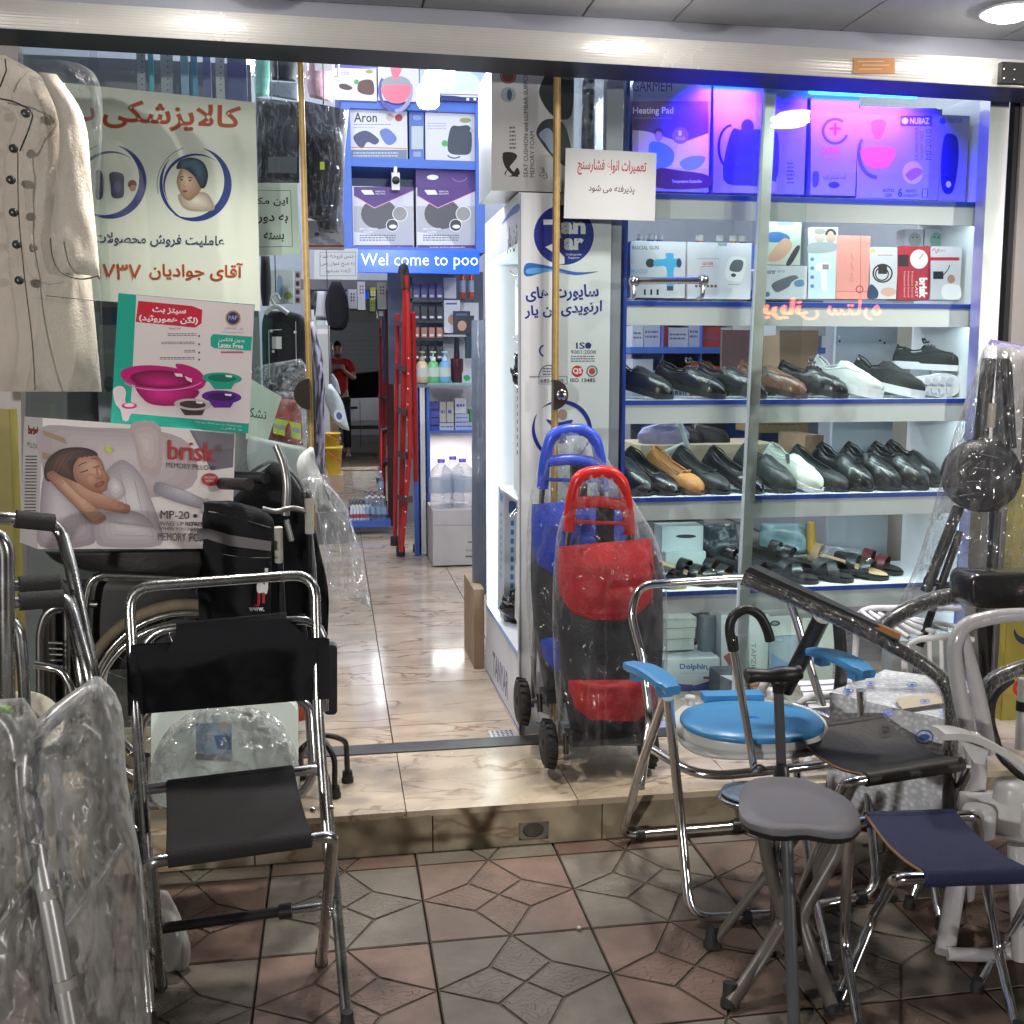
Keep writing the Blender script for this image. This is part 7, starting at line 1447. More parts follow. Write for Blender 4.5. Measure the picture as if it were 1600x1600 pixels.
p.text(S, 'MP-20', [(250, 797), (295, 799), (295, 811), (250, 810)], ink_k, .008); p.ell(S, 304, 806, 3, 3, ink_k); p.text(S, 'WAKE UP', [(249, 814), (286, 815), (286, 822), (249, 821)], K('5a565c'), 0); p.text(S, 'REFRESHED', [(289, 815), (335, 816), (335, 823), (289, 822)], K('3a363c'), .02); p.text(S, 'WHEN YOU SLEEP PERFECTLY', [(249, 823), (348, 825), (348, 830), (249, 828)], K('3a363c'), .01); p.text(S, 'MEMORY', [(246, 832), (290, 833), (290, 846), (246, 844)], K('5a565c'), 0); p.text(S, 'FOAM', [(295, 833), (330, 834), (330, 847), (295, 846)], ink_k, .02)
p.poly(S, [(165, 697), (173, 700), (175, 705), (169, 708), (163, 702)], ygr); p.build('print', t)
A0 = W(67, 653, 2.74); sn = (A0-W(59, 858, 2.72)).cross(n).normalized()
if sn.x > 0: sn = -sn
S2 = Surf(A0, sn); p = MB(); p.text(S2, 'brisk', [(44, 664), (63, 668), (63, 682), (44, 678)], K('8a2a2c'), .06); p.text(S2, 'PILLOW', [(43, 690), (61, 695), (61, 703), (43, 698)], ink_k, .04)
for k in range(22): p.rect(S2, 40-.1*k, 712+5*k, 58-.1*k, 714+5*k, K('6a6468'))
p.build('side_print', t)
mt_ = mat('box_white_pink', (.72, .65, .67), .32)
t, S, n = ctn('sitz_bath_box', 'white and teal box with a large magenta basin picture on the pillow box', [(185, 458, 2.93), (398, 476, 2.99), (388, 677, 2.97), (173, 661, 2.91)], .12, mat('teal_carton', (.01, .33, .28), .35))
p = MB(); teal = K('13a08c'); p.poly(S, [(186, 459), (397, 477), (387, 676), (174, 660)], teal); p.poly(S, [(213, 461), (397, 477), (390, 660), (204, 645)], mt_); p.poly(S, [(207, 600), (391, 650), (388, 662), (204, 646)], mt_)
p.poly(S, [(216, 470), (300, 478), (316, 484), (315, 505), (305, 512), (212, 503)], K('c02038')); p.text(S, 'سیتز بث', [(238, 479), (291, 482), (290, 493), (238, 490)], ink_w, .03, True); p.text(S, '(لگن هموروئید)', [(217, 490), (310, 495), (309, 508), (217, 503)], ink_w, .03, True)
p.poly(S, [(333, 522), (394, 526), (392, 548), (335, 544), (329, 540), (329, 527)], teal); p.text(S, 'بدون لاتکس', [(342, 527), (382, 529), (382, 536), (342, 534)], ink_w, .01, True); p.text(S, 'Latex Free', [(341, 535), (380, 537), (380, 545), (341, 543)], ink_w, .02)
p.ell(S, 364, 497, 12, 12, K('b08a50')); p.ell(S, 364, 497, 9.5, 9.5, K('2a2c6a')); p.text(S, 'PAP', (357, 493, 371, 500), K('b0b8d8')); p.text(S, 'پل ابتکار', [(350, 511), (380, 512), (380, 516), (350, 515)], K('3a3a8a'), 0, True); p.text(S, 'www.polep.com', [(345, 518), (380, 519), (380, 521), (345, 520)], K('4a4a6a'))
p.text(S, 'Ideal for', (264, 511, 283, 515), K('a04058')); 
for k, (y, a, b) in enumerate(((521, 262, 307), (534, 252, 305), (547, 288, 305), (558, 250, 304))): micro(p, S, a, y, b, y+5, 2, K('4a4650'), 30+k); p.ell(S, 311, y+4, 1.6, 1.6, K('4a4650'))
p.rect(S, 345, 549, 380, 552, K('b05a78'))
mg, mgd = K('b40f6e'), K('7d0748')
p.ell(S, 254, 592, 67, 20, mg, 30, .12); gblob(p, S, [(212, 600), (260, 606), (310, 610), (300, 626), (282, 633), (250, 634), (226, 626)], '8a0a54', 'd0288c', 6, .4, .4); blob(p, S, [(274, 571), (290, 570), (312, 580), (322, 598), (300, 600)], mg); gblob(p, S, [(203, 588), (225, 580), (262, 579), (294, 588), (302, 598), (285, 604), (250, 606), (218, 602)], '6a063e', 'c21a7c', 6, .5, .75); p.ring(S, 254, 592, 64, 18.5, 2, K('e07ab8'), .3, 2.8); p.poly(S, [(272, 583), (284, 584), (286, 589), (275, 588)], K('f0d0e4')); p.poly(S, [(288, 587), (300, 592), (300, 598), (292, 594)], K('f0c0dc'))
tl, pu, bk = K('109a80'), K('5a188a'), K('3a302e')
for cx, cy, rx, ry, c1_, c2_ in ((347, 591, 31, 9, tl, K('0a6a58')), (346, 620, 31, 10, pu, K('350c58')), (301, 632, 29, 9, K('b8b0b0'), bk)):
    p.poly(S, [(cx-22, cy+3), (cx+22, cy+3), (cx+14, cy+17), (cx-12, cy+17)], c2_ if c2_ == bk else c1_); p.ell(S, cx, cy, rx, ry, c1_, 24, .05); p.ell(S, cx, cy, rx*.72, ry*.66, c2_, 20, .05); p.poly(S, [(cx+5, cy-5), (cx+16, cy-4), (cx+15, cy-1), (cx+6, cy-2)], ink_w)
blob(p, S, [(177, 608), (190, 603), (197, 612), (196, 628), (212, 634), (214, 642), (204, 648), (200, 657), (192, 656), (188, 640), (180, 630)], K('dcd4da')); p.ell(S, 202, 634, 12, 5, K('c02878')); p.ell(S, 202, 633, 8, 3, K('e6dce2'))
p.text(S, 'چنین مشخصات و دستور استفاده روی جعبه', [(305, 657), (378, 664), (378, 668), (305, 661)], ink_w, 0, True); p.text(S, 'و لگن', [(345, 667), (378, 670), (378, 673), (345, 670)], ink_w, 0, True)
p.build('print', t)
# ---------------------------------------------------------------- pale coat in film
M_coat = mat('cream_cotton', (.60, .53, .46), .8, var=.05, vs=6, bump=.25, bs=200)
ct_ = thing('coat', W(60, 615, 3.02), 'long cream work coat with dark piping and buttons hanging in clear film', 'coat')
hull(MB(), [(-95, 88), (-130, 160), (-130, 350), (-130, 612)], [(8, 86), (96, 150), (128, 300), (159, 612)], 3.08, .07, M_coat, fold=.010, fs=8, nu=70, nv=44).build('body', ct_)
hull(MB(), [(60, 112), (92, 190), (86, 300), (78, 372), (88, 425)], [(88, 116), (132, 185), (143, 290), (152, 380), (156, 432)], 3.00, .032, M_coat, fold=.010, fs=9, nu=28, nv=26).build('sleeve', ct_)
S = SY(2.965); S.k = 1
T_(ct_, 'piping', [W(x, y, 2.965) for x, y in ((-12, 152), (20, 158), (46, 170), (52, 180), (44, 205), (31, 236))], .0022, M_blackp, fil=.012, n=6)
T_(ct_, 'piping', [W(x, y, 2.975) for x, y in ((8, 92), (10, 110), (0, 136))], .0022, M_blackp, fil=0, n=6)
T_(ct_, 'placket_edge', spline([W(x, y, 2.968) for x, y in ((28, 238), (29, 330), (38, 430), (50, 530), (55, 610))], 4), .0016, mat('brown_thread', (.06, .045, .035), .7), fil=0, n=6)
T_(ct_, 'cuff_edge', spline([W(x, y, 2.925) for x, y in ((79, 372), (82, 400), (95, 425), (125, 436), (154, 431))], 4), .002, mat('brown_thread', (.06, .045, .035), .7), fil=0, n=6)
T_(ct_, 'pocket_seam', [W(72, 462, 2.975), W(150, 470, 2.975)], .0012, mat('coat_seam', (.2, .16, .13), .8), fil=0, n=6)
for x, y in ((40, 177), (21, 232), (17, 281), (21, 332), (26, 382), (30, 438)):
    MB().lathe(W(x, y, 2.962), [(.0, -.006), (.008, -.006), (.011, -.003), (.011, .004), (0, .004)], mat('dark_button', (.03, .032, .03), .3), n=16, axis=(0, 1, 0)).build('button', ct_)
hull(MB(), [(-20, 88), (28, 180), (40, 330), (60, 470), (40, 612)], [(40, 92), (152, 118), (155, 300), (158, 430), (163, 612)], 3.0, .13, film('coat_film', .03, stretch=(2, 2, .5), bs=7, bump=.4, rough=.2, wrk=3, diff=.5, facing=.09, gloss=.35), fold=.07, fs=14, nu=40, nv=34, cap=False).build('film', ct_)
T_(ct_, 'hanger_hook', spline([W(-40, 92, 3.05), W(-44, 70, 3.08), W(-35, 45, 3.15), W(-25, 58, 3.2)], 4), .003, M_chrome, fil=0, n=6)
# ---------------------------------------------------------------- walkers at the edge
wk = thing('walking_frame', G(140, 1260), 'chrome walking frame with its dark foam grip topmost at the edge of the view', 'walker')
T_(wk, 'frame', [W(-60, 900, 2.5), W(-40, 812, 2.5), W(0, 808, 2.5), W(84, 818, 2.55), W(97, 835, 2.55), W(112, 890, 2.5), W(148, 1062, 2.4), G(175, 1480)], .0145, M_steel, fil=.05, n=12)
T_(wk, 'grip', [W(24, 811, 2.51), W(84, 817, 2.545)], .0205, M_grip, fil=0, n=14)
for i, (y0, dx, dY, lab) in enumerate(((914, 0, 0, 'middle'), (940, 12, -.05, 'lowest'))):
    w2 = thing('walking_frame', G(120+dx, 1300), 'chrome walking frame carrying the %s of the three dark foam grips' % lab, 'walker')
    T_(w2, 'frame', [W(-40, y0+6, 2.45+dY), W(10, y0+3, 2.45+dY), W(96+dx/2, y0-5, 2.5+dY), W(106+dx/2, y0+14, 2.48+dY), W(130+dx, 1060, 2.4+dY), G(160+dx, 1500)], .0145, M_steel, fil=.05, n=12)
    T_(w2, 'grip', [W(30, y0, 2.46+dY), W(93+dx/2, y0-5, 2.495+dY)], .0205, M_grip, fil=0, n=14)
wk = thing('walking_frame', G(20, 1500), 'chrome frame standing upright at the very edge beside the wrapped frames', 'walker')
T_(wk, 'frame', [G(14, 1560), W(10, 1000, 2.25), W(9, 860, 2.25), W(0, 838, 2.25), W(-50, 830, 2.25)], .0165, M_steel, fil=.05, n=12)
T_(wk, 'side_frame', [G(60, 1540), W(36, 1040, 2.35), W(30, 985, 2.35), W(18, 970, 2.35), W(0, 970, 2.35)], .0125, M_steel, fil=.05, n=12)
ys = thing('yellow_post', W(8, 1000, 3.1), 'narrow yellow painted post behind the walking frames', 'post'); MB().hexa([W(-20, 1180, 3.2), W(34, 1180, 3.2), W(14, 640, 3.2), (W(-25, 640, 3.2))], [a+V((0, .08, 0)) for a in (W(-20, 1180, 3.2), W(34, 1180, 3.2), W(14, 640, 3.2), W(-25, 640, 3.2))], mat('old_yellow_paint', (.32, .26, .06), .5, var=.12)).build('post', ys)
# frames wrapped in film
M_bagf = film('dusty_wrap_film', .36, (.80, .80, .79), stretch=(2.4, 2.4, .16), bs=4, bump=.2, rough=.3, diff=.85, wrk=1.08, facing=.4, gloss=.6, det=1, lo=.92, dist=.4)
fr = thing('wrapped_commode_frame', G(150, 1600), 'folded grey tube frame wrapped in long clear film, the one with a thick coupled leg', 'walker')
T_(fr, 'frame', [W(185, 1330, 2.2), W(172, 1130, 2.2), W(150, 1072, 2.2), W(100, 1105, 2.12), W(50, 1152, 2.02), W(42, 1215, 2.0), W(60, 1330, 1.98), W(82, 1440, 1.95), W(118, 1640, 1.9)], .0175, mat('grey_coated_tube', (.48, .48, .49), .35, .5), fil=.06, n=14)
for p0, p1 in (((52, 1258, 2.0), (55, 1276, 2.0)), ((76, 1388, 1.965), (79, 1404, 1.96)), ((101, 1530, 1.925), (104, 1546, 1.92))): T_(fr, 'coupling', [W(*p0), W(*p1)], .0205, mat('grey_collar', (.35, .34, .33), .5), fil=0, n=14)
T_(fr, 'cross_tube', [W(100, 1445, 2.0), W(140, 1395, 2.05), W(190, 1322, 2.15)], .012, M_steel, fil=.03); T_(fr, 'back_leg', [W(196, 1310, 2.25), W(160, 1160, 2.25), W(125, 1135, 2.25)], .013, mat('grey_coated_tube', (.48, .48, .49), .35, .5), fil=.05); T_(fr, 'inner_leg', [W(120, 1590, 2.1), W(100, 1340, 2.1), W(84, 1180, 2.1)], .012, mat('grey_coated_tube', (.48, .48, .49), .35, .5))
hull(MB(), [(148, 1056), (60, 1128), (34, 1200), (58, 1400), (95, 1640)], [(158, 1058), (190, 1105), (200, 1230), (228, 1400), (238, 1640)], 2.07, .13, M_bagf, fold=.07, fs=16, nu=56, nv=40, cap=False).build('film', fr)
f2 = thing('wrapped_commode_frame', G(20, 1600), 'folded frame wrapped in clear film with a light green scrap on top', 'walker')
T_(f2, 'frame', [W(90, 1640, 2.02), W(38, 1260, 2.05), W(22, 1140, 2.08), W(-10, 1108, 2.1), W(-80, 1120, 2.1)], .016, mat('grey_coated_tube', (.48, .48, .49), .35, .5), fil=.06, n=12)
T_(f2, 'cross_tube', [W(-20, 1470, 1.95), W(60, 1370, 2.0)], .012, M_steel); T_(f2, 'inner_leg', [W(-8, 1640, 1.95), W(-30, 1200, 2.0)], .013, mat('grey_coated_tube', (.48, .48, .49), .35, .5))
hull(MB(), [(-90, 1098), (-110, 1200), (-110, 1400), (-110, 1640)], [(38, 1090), (64, 1150), (70, 1350), (98, 1640)], 2.04, .12, M_bagf, fold=.07, fs=16, nu=48, nv=36, cap=False).build('film', f2)
MB().obox(W(4, 1108, 1.95), .03, .01, .012, mat('lime_scrap', (.35, .7, .1), .5), (0, .2, 0)).build('scrap', f2)
bs_ = thing('plastic_basin', W(60, 1100, 2.6), 'cream plastic basin rim peeping between the walking frames and the wrapped frame', 'basin')
MB().lathe(W(45, 1125, 2.6), [(.05, -.08), (.085, -.01), (.085, .0), (.08, .004), (.045, -.07)], mat('cream_plastic', (.55, .52, .45), .4), n=28, axis=(.5, -.5, .75)).build('basin', bs_)
wl = thing('wheel', G(268, 1530), 'grey plastic wheel wrapped in clear film standing behind the folding chair leg', 'wheel')
cc = W(263, 1472, 2.45)
MB().lathe(cc, [(.0, -.02), (.03, -.02), (.075, -.012), (.08, 0), (.075, .012), (0, .014)], mat('grey_wheel', (.3, .3, .3), .5), n=28, axis=(.75, .65, 0)).build('disc', wl); hull(MB(), [(250, 1390), (238, 1440), (243, 1520)], [(262, 1392), (288, 1450), (284, 1520)], 2.42, .05, M_bagf, fold=.03).build('film', wl)
# ---------------------------------------------------------------- shopping trolleys
def trolley(lab, dx, dy, dY, mc, dark, Yb, hd, nm):
    X = lambda x, y, Y=0: W(x+dx, y+dy, Yb+Y)
    t = thing('shopping_trolley', X(935, 1190), lab, 'shopping trolley', 'wheeled shopping trolleys')
    hull(MB(), [(x+dx, y+dy) for x, y in ((874, 860), (870, 950), (876, 1050), (892, 1145))], [(x+dx, y+dy) for x, y in ((1016, 848), (1034, 900), (1034, 1050), (1016, 1148))], Yb+.10, .11, dark, fold=.02, fs=10, nu=32).build('bag', t)
    def patch(pts_l, pts_r, o, m, nm_):
        pts_l = [(q.x, q.y) for q in spline([(a_, b_, 0) for a_, b_ in pts_l], 5)]; pts_r = [(q.x, q.y) for q in spline([(a_, b_, 0) for a_, b_ in pts_r], 5)]
        mb = MB(); f = lambda u, v, q=0: (lambda l, r: W(l[0]*(1-u)+r[0]*u+dx, l[1]*(1-u)+r[1]*u+dy, Yb+.10-(.122+o)*max(0.0, sin(pi*(.03+.94*u)))**.5*min(1, .8+v)-q+.004*noise.noise(V((u*5, v*5, 1)))))(interp(pts_l, v), interp(pts_r, v))
        mb.grid(lambda u, v: f(u, v), 18, 22, m); mb.grid(lambda u, v: f(1-u, v, -.006), 18, 22, m); mb.build(nm_, t)
    patch([(872, 854), (871, 890), (873, 920), (879, 945), (890, 959), (908, 967)], [(1016, 841), (1022, 880), (1025, 920), (1020, 945), (1008, 960), (986, 970)], .028, mc, 'flap')
    patch([(884, 1062), (888, 1084), (895, 1106), (912, 1124)], [(1029, 1062), (1028, 1086), (1020, 1110), (1002, 1128)], .032, mc, 'lower_panel')
    loop = [X(*a) for a in hd]
    T_(t, 'handle', loop, .019, mat(nm+'_plastic', mc_tab[nm], .3), fil=.05, n=10)
    a, b = X(894, 787, 0), X(978, 790, 0)
    MB().tube([a, X(935, 783, -.005), b], .018, mat(nm+'_plastic', mc_tab[nm], .3), fil=.03).build('handle_bridge', t); MB().tube([X(889, 815), X(983, 818)], .006, mat(nm+'_plastic', mc_tab[nm], .3)).build('handle_bar', t)
    MB().obox(X(945, 822, .02), .05, .03, .12, M_blackp).build('handle_block', t)
    for s_ in (-1, 1): T_(t, 'frame_rod', [X(935+s_*46, 825, .02), X(935+s_*52, 900, .2), X(935+s_*62, 1160, .16)], .009, M_dsteel, fil=0)
    for s_, x in ((-1, 857), (1, 1012)):
        c = W(x+dx, 1162+dy, Yb+.04); zc_ = c.z
        q = MB().lathe(c, [(.03, -.018), (.062, -.019), (.072, -.012), (.073, .012), (.062, .019), (.03, .018)], M_rubber, n=26, axis=(1, 0, 0)).build('wheel', t)
        mb = MB()
        for k in range(18):
            a = 2*pi*k/18; mb.obox(c+V((0, .0725*cos(a), .0725*sin(a))), .03, .009, .004, M_rubber, (a, .3, 0))
        mb.build('tread', q, kind='stuff'); MB().lathe(c, [(0, -.024), (.012, -.024), (.03, -.012), (.03, .012), (.012, .024), (0, .024)], M_blackp, n=14, axis=(1, 0, 0)).build('hub', q)
    T_(t, 'axle', [W(857+dx, 1162+dy, Yb+.04), W(1012+dx, 1162+dy, Yb+.04)], .007, M_dsteel, fil=0); MB().obox(X(936, 1150, .05), .2, .12, .02, M_blackp).build('base', t)
    T_(t, 'front_foot', [X(884, 1150, -.02), X(885, 1178, -.03)], .008, M_blackp, fil=0)
    hull(MB(), [(x+dx, y+dy) for x, y in ((905, 738), (880, 800), (868, 850), (863, 960), (868, 1080), (882, 1192))], [(x+dx, y+dy) for x, y in ((960, 738), (995, 790), (1028, 850), (1042, 930), (1040, 1080), (1014, 1196))], Yb+.08, .17, film(nm+'_trolley_film', .07, stretch=(2, 2, .4), bs=5, bump=.35, rough=.16, wrk=2, diff=.6, facing=.6, gloss=.35, det=2, dist=.8), fold=.05, fs=15, nu=44, nv=44, cap=False).build('film', t)
    return t
mc_tab = {'red': (.55, .02, .018), 'blue': (.04, .09, .62)}
hd = ((889, 828, .02), (892, 785, .0), (903, 745, -.01), (925, 737, -.01), (955, 737, -.01), (972, 752, -.01), (980, 790, 0), (984, 832, .02))
trolley('blue wheeled shopping trolley in clear film standing behind the red one', -41, -66, 0, mat('blue_nylon', (.02, .05, .42), .5, bump=.25, bs=100), mat('black_nylon', (.02, .022, .028), .55, bump=.25, bs=100), 3.24, hd, 'blue')
trolley('red and black wheeled shopping trolley in clear film on the marble step', 0, 0, 0, mat('red_nylon', (.42, .012, .018), .5, bump=.25, bs=100), mat('black_nylon', (.02, .022, .028), .55, bump=.25, bs=100), 3.06, hd, 'red')
# ================================================================ GOODS IN FRONT OF THE LIT WINDOW
M_bluep = mat('sky_blue_plastic', (.06, .25, .52), .32, var=.03)
cj = thing('commode_chair', G(1150, 1330), 'chrome commode chair with sky blue armrests and a blue lidded white toilet seat', 'commode chair')
T_(cj, 'back_frame', [G(1004, 1235, .26)+V((0,.02,0)), W(1016, 1125, 2.84), W(1004, 1030, 2.88), W(984, 955, 2.9), W(1000, 914, 2.92), W(1040, 911, 2.92), W(1160, 903, 2.96), W(1222, 905, 2.97), W(1242, 960, 2.96), W(1262, 1030, 2.93), W(1292, 1125, 2.88)], .0125, M_chrome, fil=.05, n=12)
T_(cj, 'rear_leg_frame', [W(1040, 1088, 2.45), W(1000, 1200, 2.62), G(972, 1306, .02), G(1165, 1290, .02), G(1300, 1275, .02), W(1300, 1130, 2.75), W(1328, 1075, 2.65)], .0125, M_chrome, fil=.05, n=12)
T_(cj, 'front_leg_frame', [W(1044, 1092, 2.42), W(1062, 1265, 2.48), G(1078, 1436, .02), G(1215, 1428, .02), G(1372, 1395, .02), W(1352, 1200, 2.6), W(1345, 1078, 2.58)], .0125, M_chrome, fil=.06, n=12)
T_(cj, 'seat_frame', [W(1012, 1165, 2.72), W(1050, 1190, 2.62), W(1082, 1207, 2.56), W(1125, 1212, 2.53), W(1240, 1200, 2.56), W(1350, 1185, 2.6), W(1345, 1142, 2.72), W(1240, 1103, 2.86)], .0125, M_chrome, fil=.05, n=12)
for p_ in (G(1000, 1304, .02), G(1150, 1291, .02), G(1165, 1432, .02), G(1345, 1402, .02)): T_(cj, 'clamp', [p_-V((.012, 0, 0)), p_+V((.012, 0, 0))], .019, M_blackp, fil=0)
for p_ in (G(984, 1306, .0), G(1290, 1277, 0), G(1180, 1432, 0), G(1360, 1398, 0)): foot(cj, p_, .012, .016)
def armrest(t, a, b, w_, th, m, bulge=.012):
    a, b = V(a), V(b); d_ = (b-a); L = d_.length; d_ = d_.normalized(); s_ = V((d_.y, -d_.x, 0)).normalized(); n = 14
    def sec(u):
        ww = w_*(1 if .08 < u < .92 else .72)*(1+.12*sin(pi*u)); c = a+(b-a)*u+V((0, 0, bulge*sin(pi*u))); 
        return [c-s_*ww/2, c-s_*ww*.46+V((0, 0, th*.5)), c-s_*ww*.3+V((0, 0, th*.62)), c+s_*ww*.3+V((0, 0, th*.62)), c+s_*ww*.46+V((0, 0, th*.5)), c+s_*ww/2, c+s_*ww*.42-V((0, 0, th*.5)), c-s_*ww*.42-V((0, 0, th*.5))]
    U = [0, .03, .08]+[.08+.84*i/n for i in range(1, n)]+[.92, .97, 1]
    vs = [p_ for u in U for p_ in sec(u)]; k = 8; mb = MB()
    mb.add(vs, [(i*k+j, i*k+(j+1) % k, (i+1)*k+(j+1) % k, (i+1)*k+j) for i in range(len(U)-1) for j in range(k)]+[tuple(range(k-1, -1, -1)), tuple((len(U)-1)*k+j for j in range(k))], m); mb.build('armrest', t)
    for u in (.2, .8): MB().obox(a+(b-a)*u-V((0, 0, th*.8)), w_*.5, .03, th, m, (0, 0, math.atan2(d_.y, d_.x))).build('armrest_bracket', t)
armrest(cj, G(984, 1040, .67), G(1052, 1080, .67), .056, .018, M_bluep); armrest(cj, G(1268, 1018, .67), G(1358, 1054, .67), .056, .018, M_bluep)
# seat ring, lid, hinge block
ZS = .475
def ell_slab(t, name, cx, cy, rx, ry, z0, z1, m, rot=0, dome=0, n=40, sq=2.2):
    c = G(cx, cy, z0); pts = []
    for k in range(n):
        a = 2*pi*k/n; ca_, sa_ = cos(a), sin(a); pts.append((math.copysign(abs(ca_)**(2/sq), ca_)*rx, math.copysign(abs(sa_)**(2/sq), sa_)*ry))
    R = Matrix.Rotation(rot, 2); Q = [R @ V(p_) for p_ in pts]; vs = []; prof_ = [(0.97, z0), (1.0, z0+(z1-z0)*.3), (1.0, z0+(z1-z0)*.7), (.975, z1), (.7, z1+dome*.7), (.35, z1+dome*.95)]
    for s_, z in prof_: vs += [V((c.x+q.x*s_, c.y+q.y*s_, z)) for q in Q]
    fs = [(i*n+k, i*n+(k+1) % n, (i+1)*n+(k+1) % n, (i+1)*n+k) for i in range(len(prof_)-1) for k in range(n)]
    mb = MB(); mb.add(vs, fs+[tuple(range(n-1, -1, -1)), tuple((len(prof_)-1)*n+k for k in range(n))], m, True); return mb.build(name, t)
M_wp2 = mat('ivory_plastic', (.62, .63, .62), .3)
ell_slab(cj, 'seat_board', 1165, 1152, .185, .165, ZS-.04, ZS-.025, M_wp2, rot=-.1, sq=3.2)
ell_slab(cj, 'seat_ring', 1170, 1143, .20, .165, ZS-.024, ZS+.012, M_wp2, rot=-.1)
ell_slab(cj, 'lid', 1174, 1132, .182, .148, ZS+.013, ZS+.030, M_bluep, rot=-.1, dome=.01)
c = G(1148, 1096, ZS+.02); MB().obox(c+V((0, .02, .008)), .165, .05, .02, M_bluep, (0, 0, -.08)).build('lid_back', cj)
for x, y in ((1078, 1107), (1206, 1095)):
    c = G(x, y, ZS); MB().lathe(c+V((0, 0, -.01)), [(.024, 0), (.024, .012), (.014, .02), (.015, .038), (.013, .046), (0, .048)], M_wp2).build('hinge_knob', cj)
MB().lathe(G(1178, 1122, ZS+.0395), [(.014, 0), (.012, .0015), (0, .0018)], mat('deep_blue_plastic', (.01, .14, .5), .35)).build('lid_boss', cj)
# ---------------------------------------------------------------- crook-handle cane with its own folded seat
kc = thing('seat_cane', G(1200, 1480), 'chrome cane with a black crook handle and a folded disc behind the grey seat', 'cane')
Yk = 2.30
hk = spline([W(x, y, Yk) for x, y in ((1144.5, 1012), (1140, 982), (1147, 962), (1167, 952), (1187, 962), (1199, 985), (1203, 1001))], 6)
MB().tube(hk, .0118, M_blackp, n=14).build('handle', kc); T_(kc, 'handle_sleeve', [W(1146, 1016, Yk), W(1143.5, 995, Yk)], .0135, M_blackp, fil=0)
MB().lathe(W(1147, 1000, Yk-.013), [(.0035, 0), (0, -.002)], M_chrome, n=8, axis=(0, 1, 0)).build('rivet', kc)
T_(kc, 'shaft', [W(1146, 1014, Yk), W(1179, 1204, Yk+.02)], .0098, M_chrome, fil=0, n=14)
T_(kc, 'clip', spline([W(1172, 1207, Yk), W(1184, 1196, Yk), W(1194, 1200, Yk), W(1186, 1208, Yk)], 4), .003, M_blackp, fil=0, n=6)
zk = W(1172, 1225, Yk).z
ell_slab(kc, 'seat_disc', 1190, 1245, .095, .07, zk-.015, zk-.003, mat('bluish_seat', (.16, .22, .32), .35, var=.3, vs=40), rot=-.3)
T_(kc, 'disc_rim', [G(1190, 1245, zk-.008)+V((.1*cos(a)*1.0, .074*sin(a), 0)) for a in [2*pi*k/24 for k in range(24)]], .006, M_steel, fil=0, closed=True)
for a, b in (((1180, 1270), (1222, 1440)), ((1214, 1290), (1196, 1420)), ((1170, 1262), (1268, 1410))):
    T_(kc, 'leg', [G(a[0], a[1], zk-.02), G(b[0]+10, b[1]+60, .01)], .008, M_steel, fil=0)
# ---------------------------------------------------------------- tripod seat cane in front
tc_ = thing('seat_cane', G(1240, 1590), 'folding three legged seat cane with a black T grip and a smooth grey seat', 'cane')
ZT_ = .53; c = G(1240, 1250, ZT_)
so_ = [(1163, 1223), (1178, 1216), (1196, 1213), (1225, 1213), (1253.5, 1215), (1286.5, 1227), (1319.5, 1243.6), (1335, 1256), (1344, 1272), (1345, 1287), (1332, 1298), (1316, 1301), (1299, 1301), (1280, 1298), (1262, 1295), (1245, 1295), (1229, 1297), (1207, 1296), (1187.5, 1291), (1170, 1285), (1158.6, 1276), (1154, 1264), (1155, 1245), (1158, 1232)]
top = [G(x, y, ZT_) for x, y in so_]; M_gs = mat('grey_seat_plastic', (.15, .145, .165), .55, bump=.15, bs=300); cc = sum(top, V((0, 0, 0)))/len(top)
n_ = len(top); rings = [[cc+(p_-cc)*s_+V((0, 0, dz)) for p_ in top] for s_, dz in ((.99, -.016), (1.0, -.012), (1.0, -.004), (.985, 0), (.6, -.004), (.25, -.006))]
mb = MB(); mb.add([p_ for r in rings for p_ in r], [(i*n_+k, (i+1)*n_+k, (i+1)*n_+(k+1) % n_, i*n_+(k+1) % n_) for i in range(5) for k in range(n_)]+[tuple(range(n_)), tuple(5*n_+k for k in reversed(range(n_)))], M_gs, True); mb.build('seat', tc_)
mb = MB(); mb.hexa([cc+(p_-cc)*.975+V((0, 0, -.024)) for p_ in top], [cc+(p_-cc)*1.003+V((0, 0, -.013)) for p_ in top], M_blackp); mb.build('seat_rim', tc_)
Ys = 2.14
mgrey = mat('grey_painted_tube', (.10, .103, .115), .35, .3); mtaupe = mat('taupe_painted_tube', (.13, .118, .108), .4, .2)
T_(tc_, 'shaft', [W(1216, 1068, Ys+.05), W(1221, 1205, Ys+.06)], .0115, mgrey, fil=0, n=14)
MB().lathe(W(1221, 1214, Ys+.055), [(.019, 0), (.017, .02), (.0125, .03)], mgrey).build('shaft_collar', tc_)
T_(tc_, 'lower_shaft', [W(1229, 1298, Ys), W(1236, 1480, 2.04), G(1242, 1640)], .0135, mgrey, fil=0, n=14, ); T_(tc_, 'shaft_coupling', [W(1235, 1534, 2.03), W(1236, 1552, 2.03)], .0165, mgrey, fil=0)
gp = [W(1166, 1057, Ys+.05), W(1180, 1055, Ys+.05), W(1200, 1056, Ys+.05), W(1222, 1054, Ys+.05), W(1240, 1052, Ys+.05), W(1251, 1050, Ys+.05)]
MB().tube(spline(gp, 4), .012, M_blackp, n=14, rs=[q_*1.3 for q_ in [.012, .0135, .0135, .013, .012, .0115, .0115, .0115, .012, .0125, .0135, .0145, .015, .0145, .0135, .0125, .012, .012, .0125, .013, .012]]).build('grip', tc_)
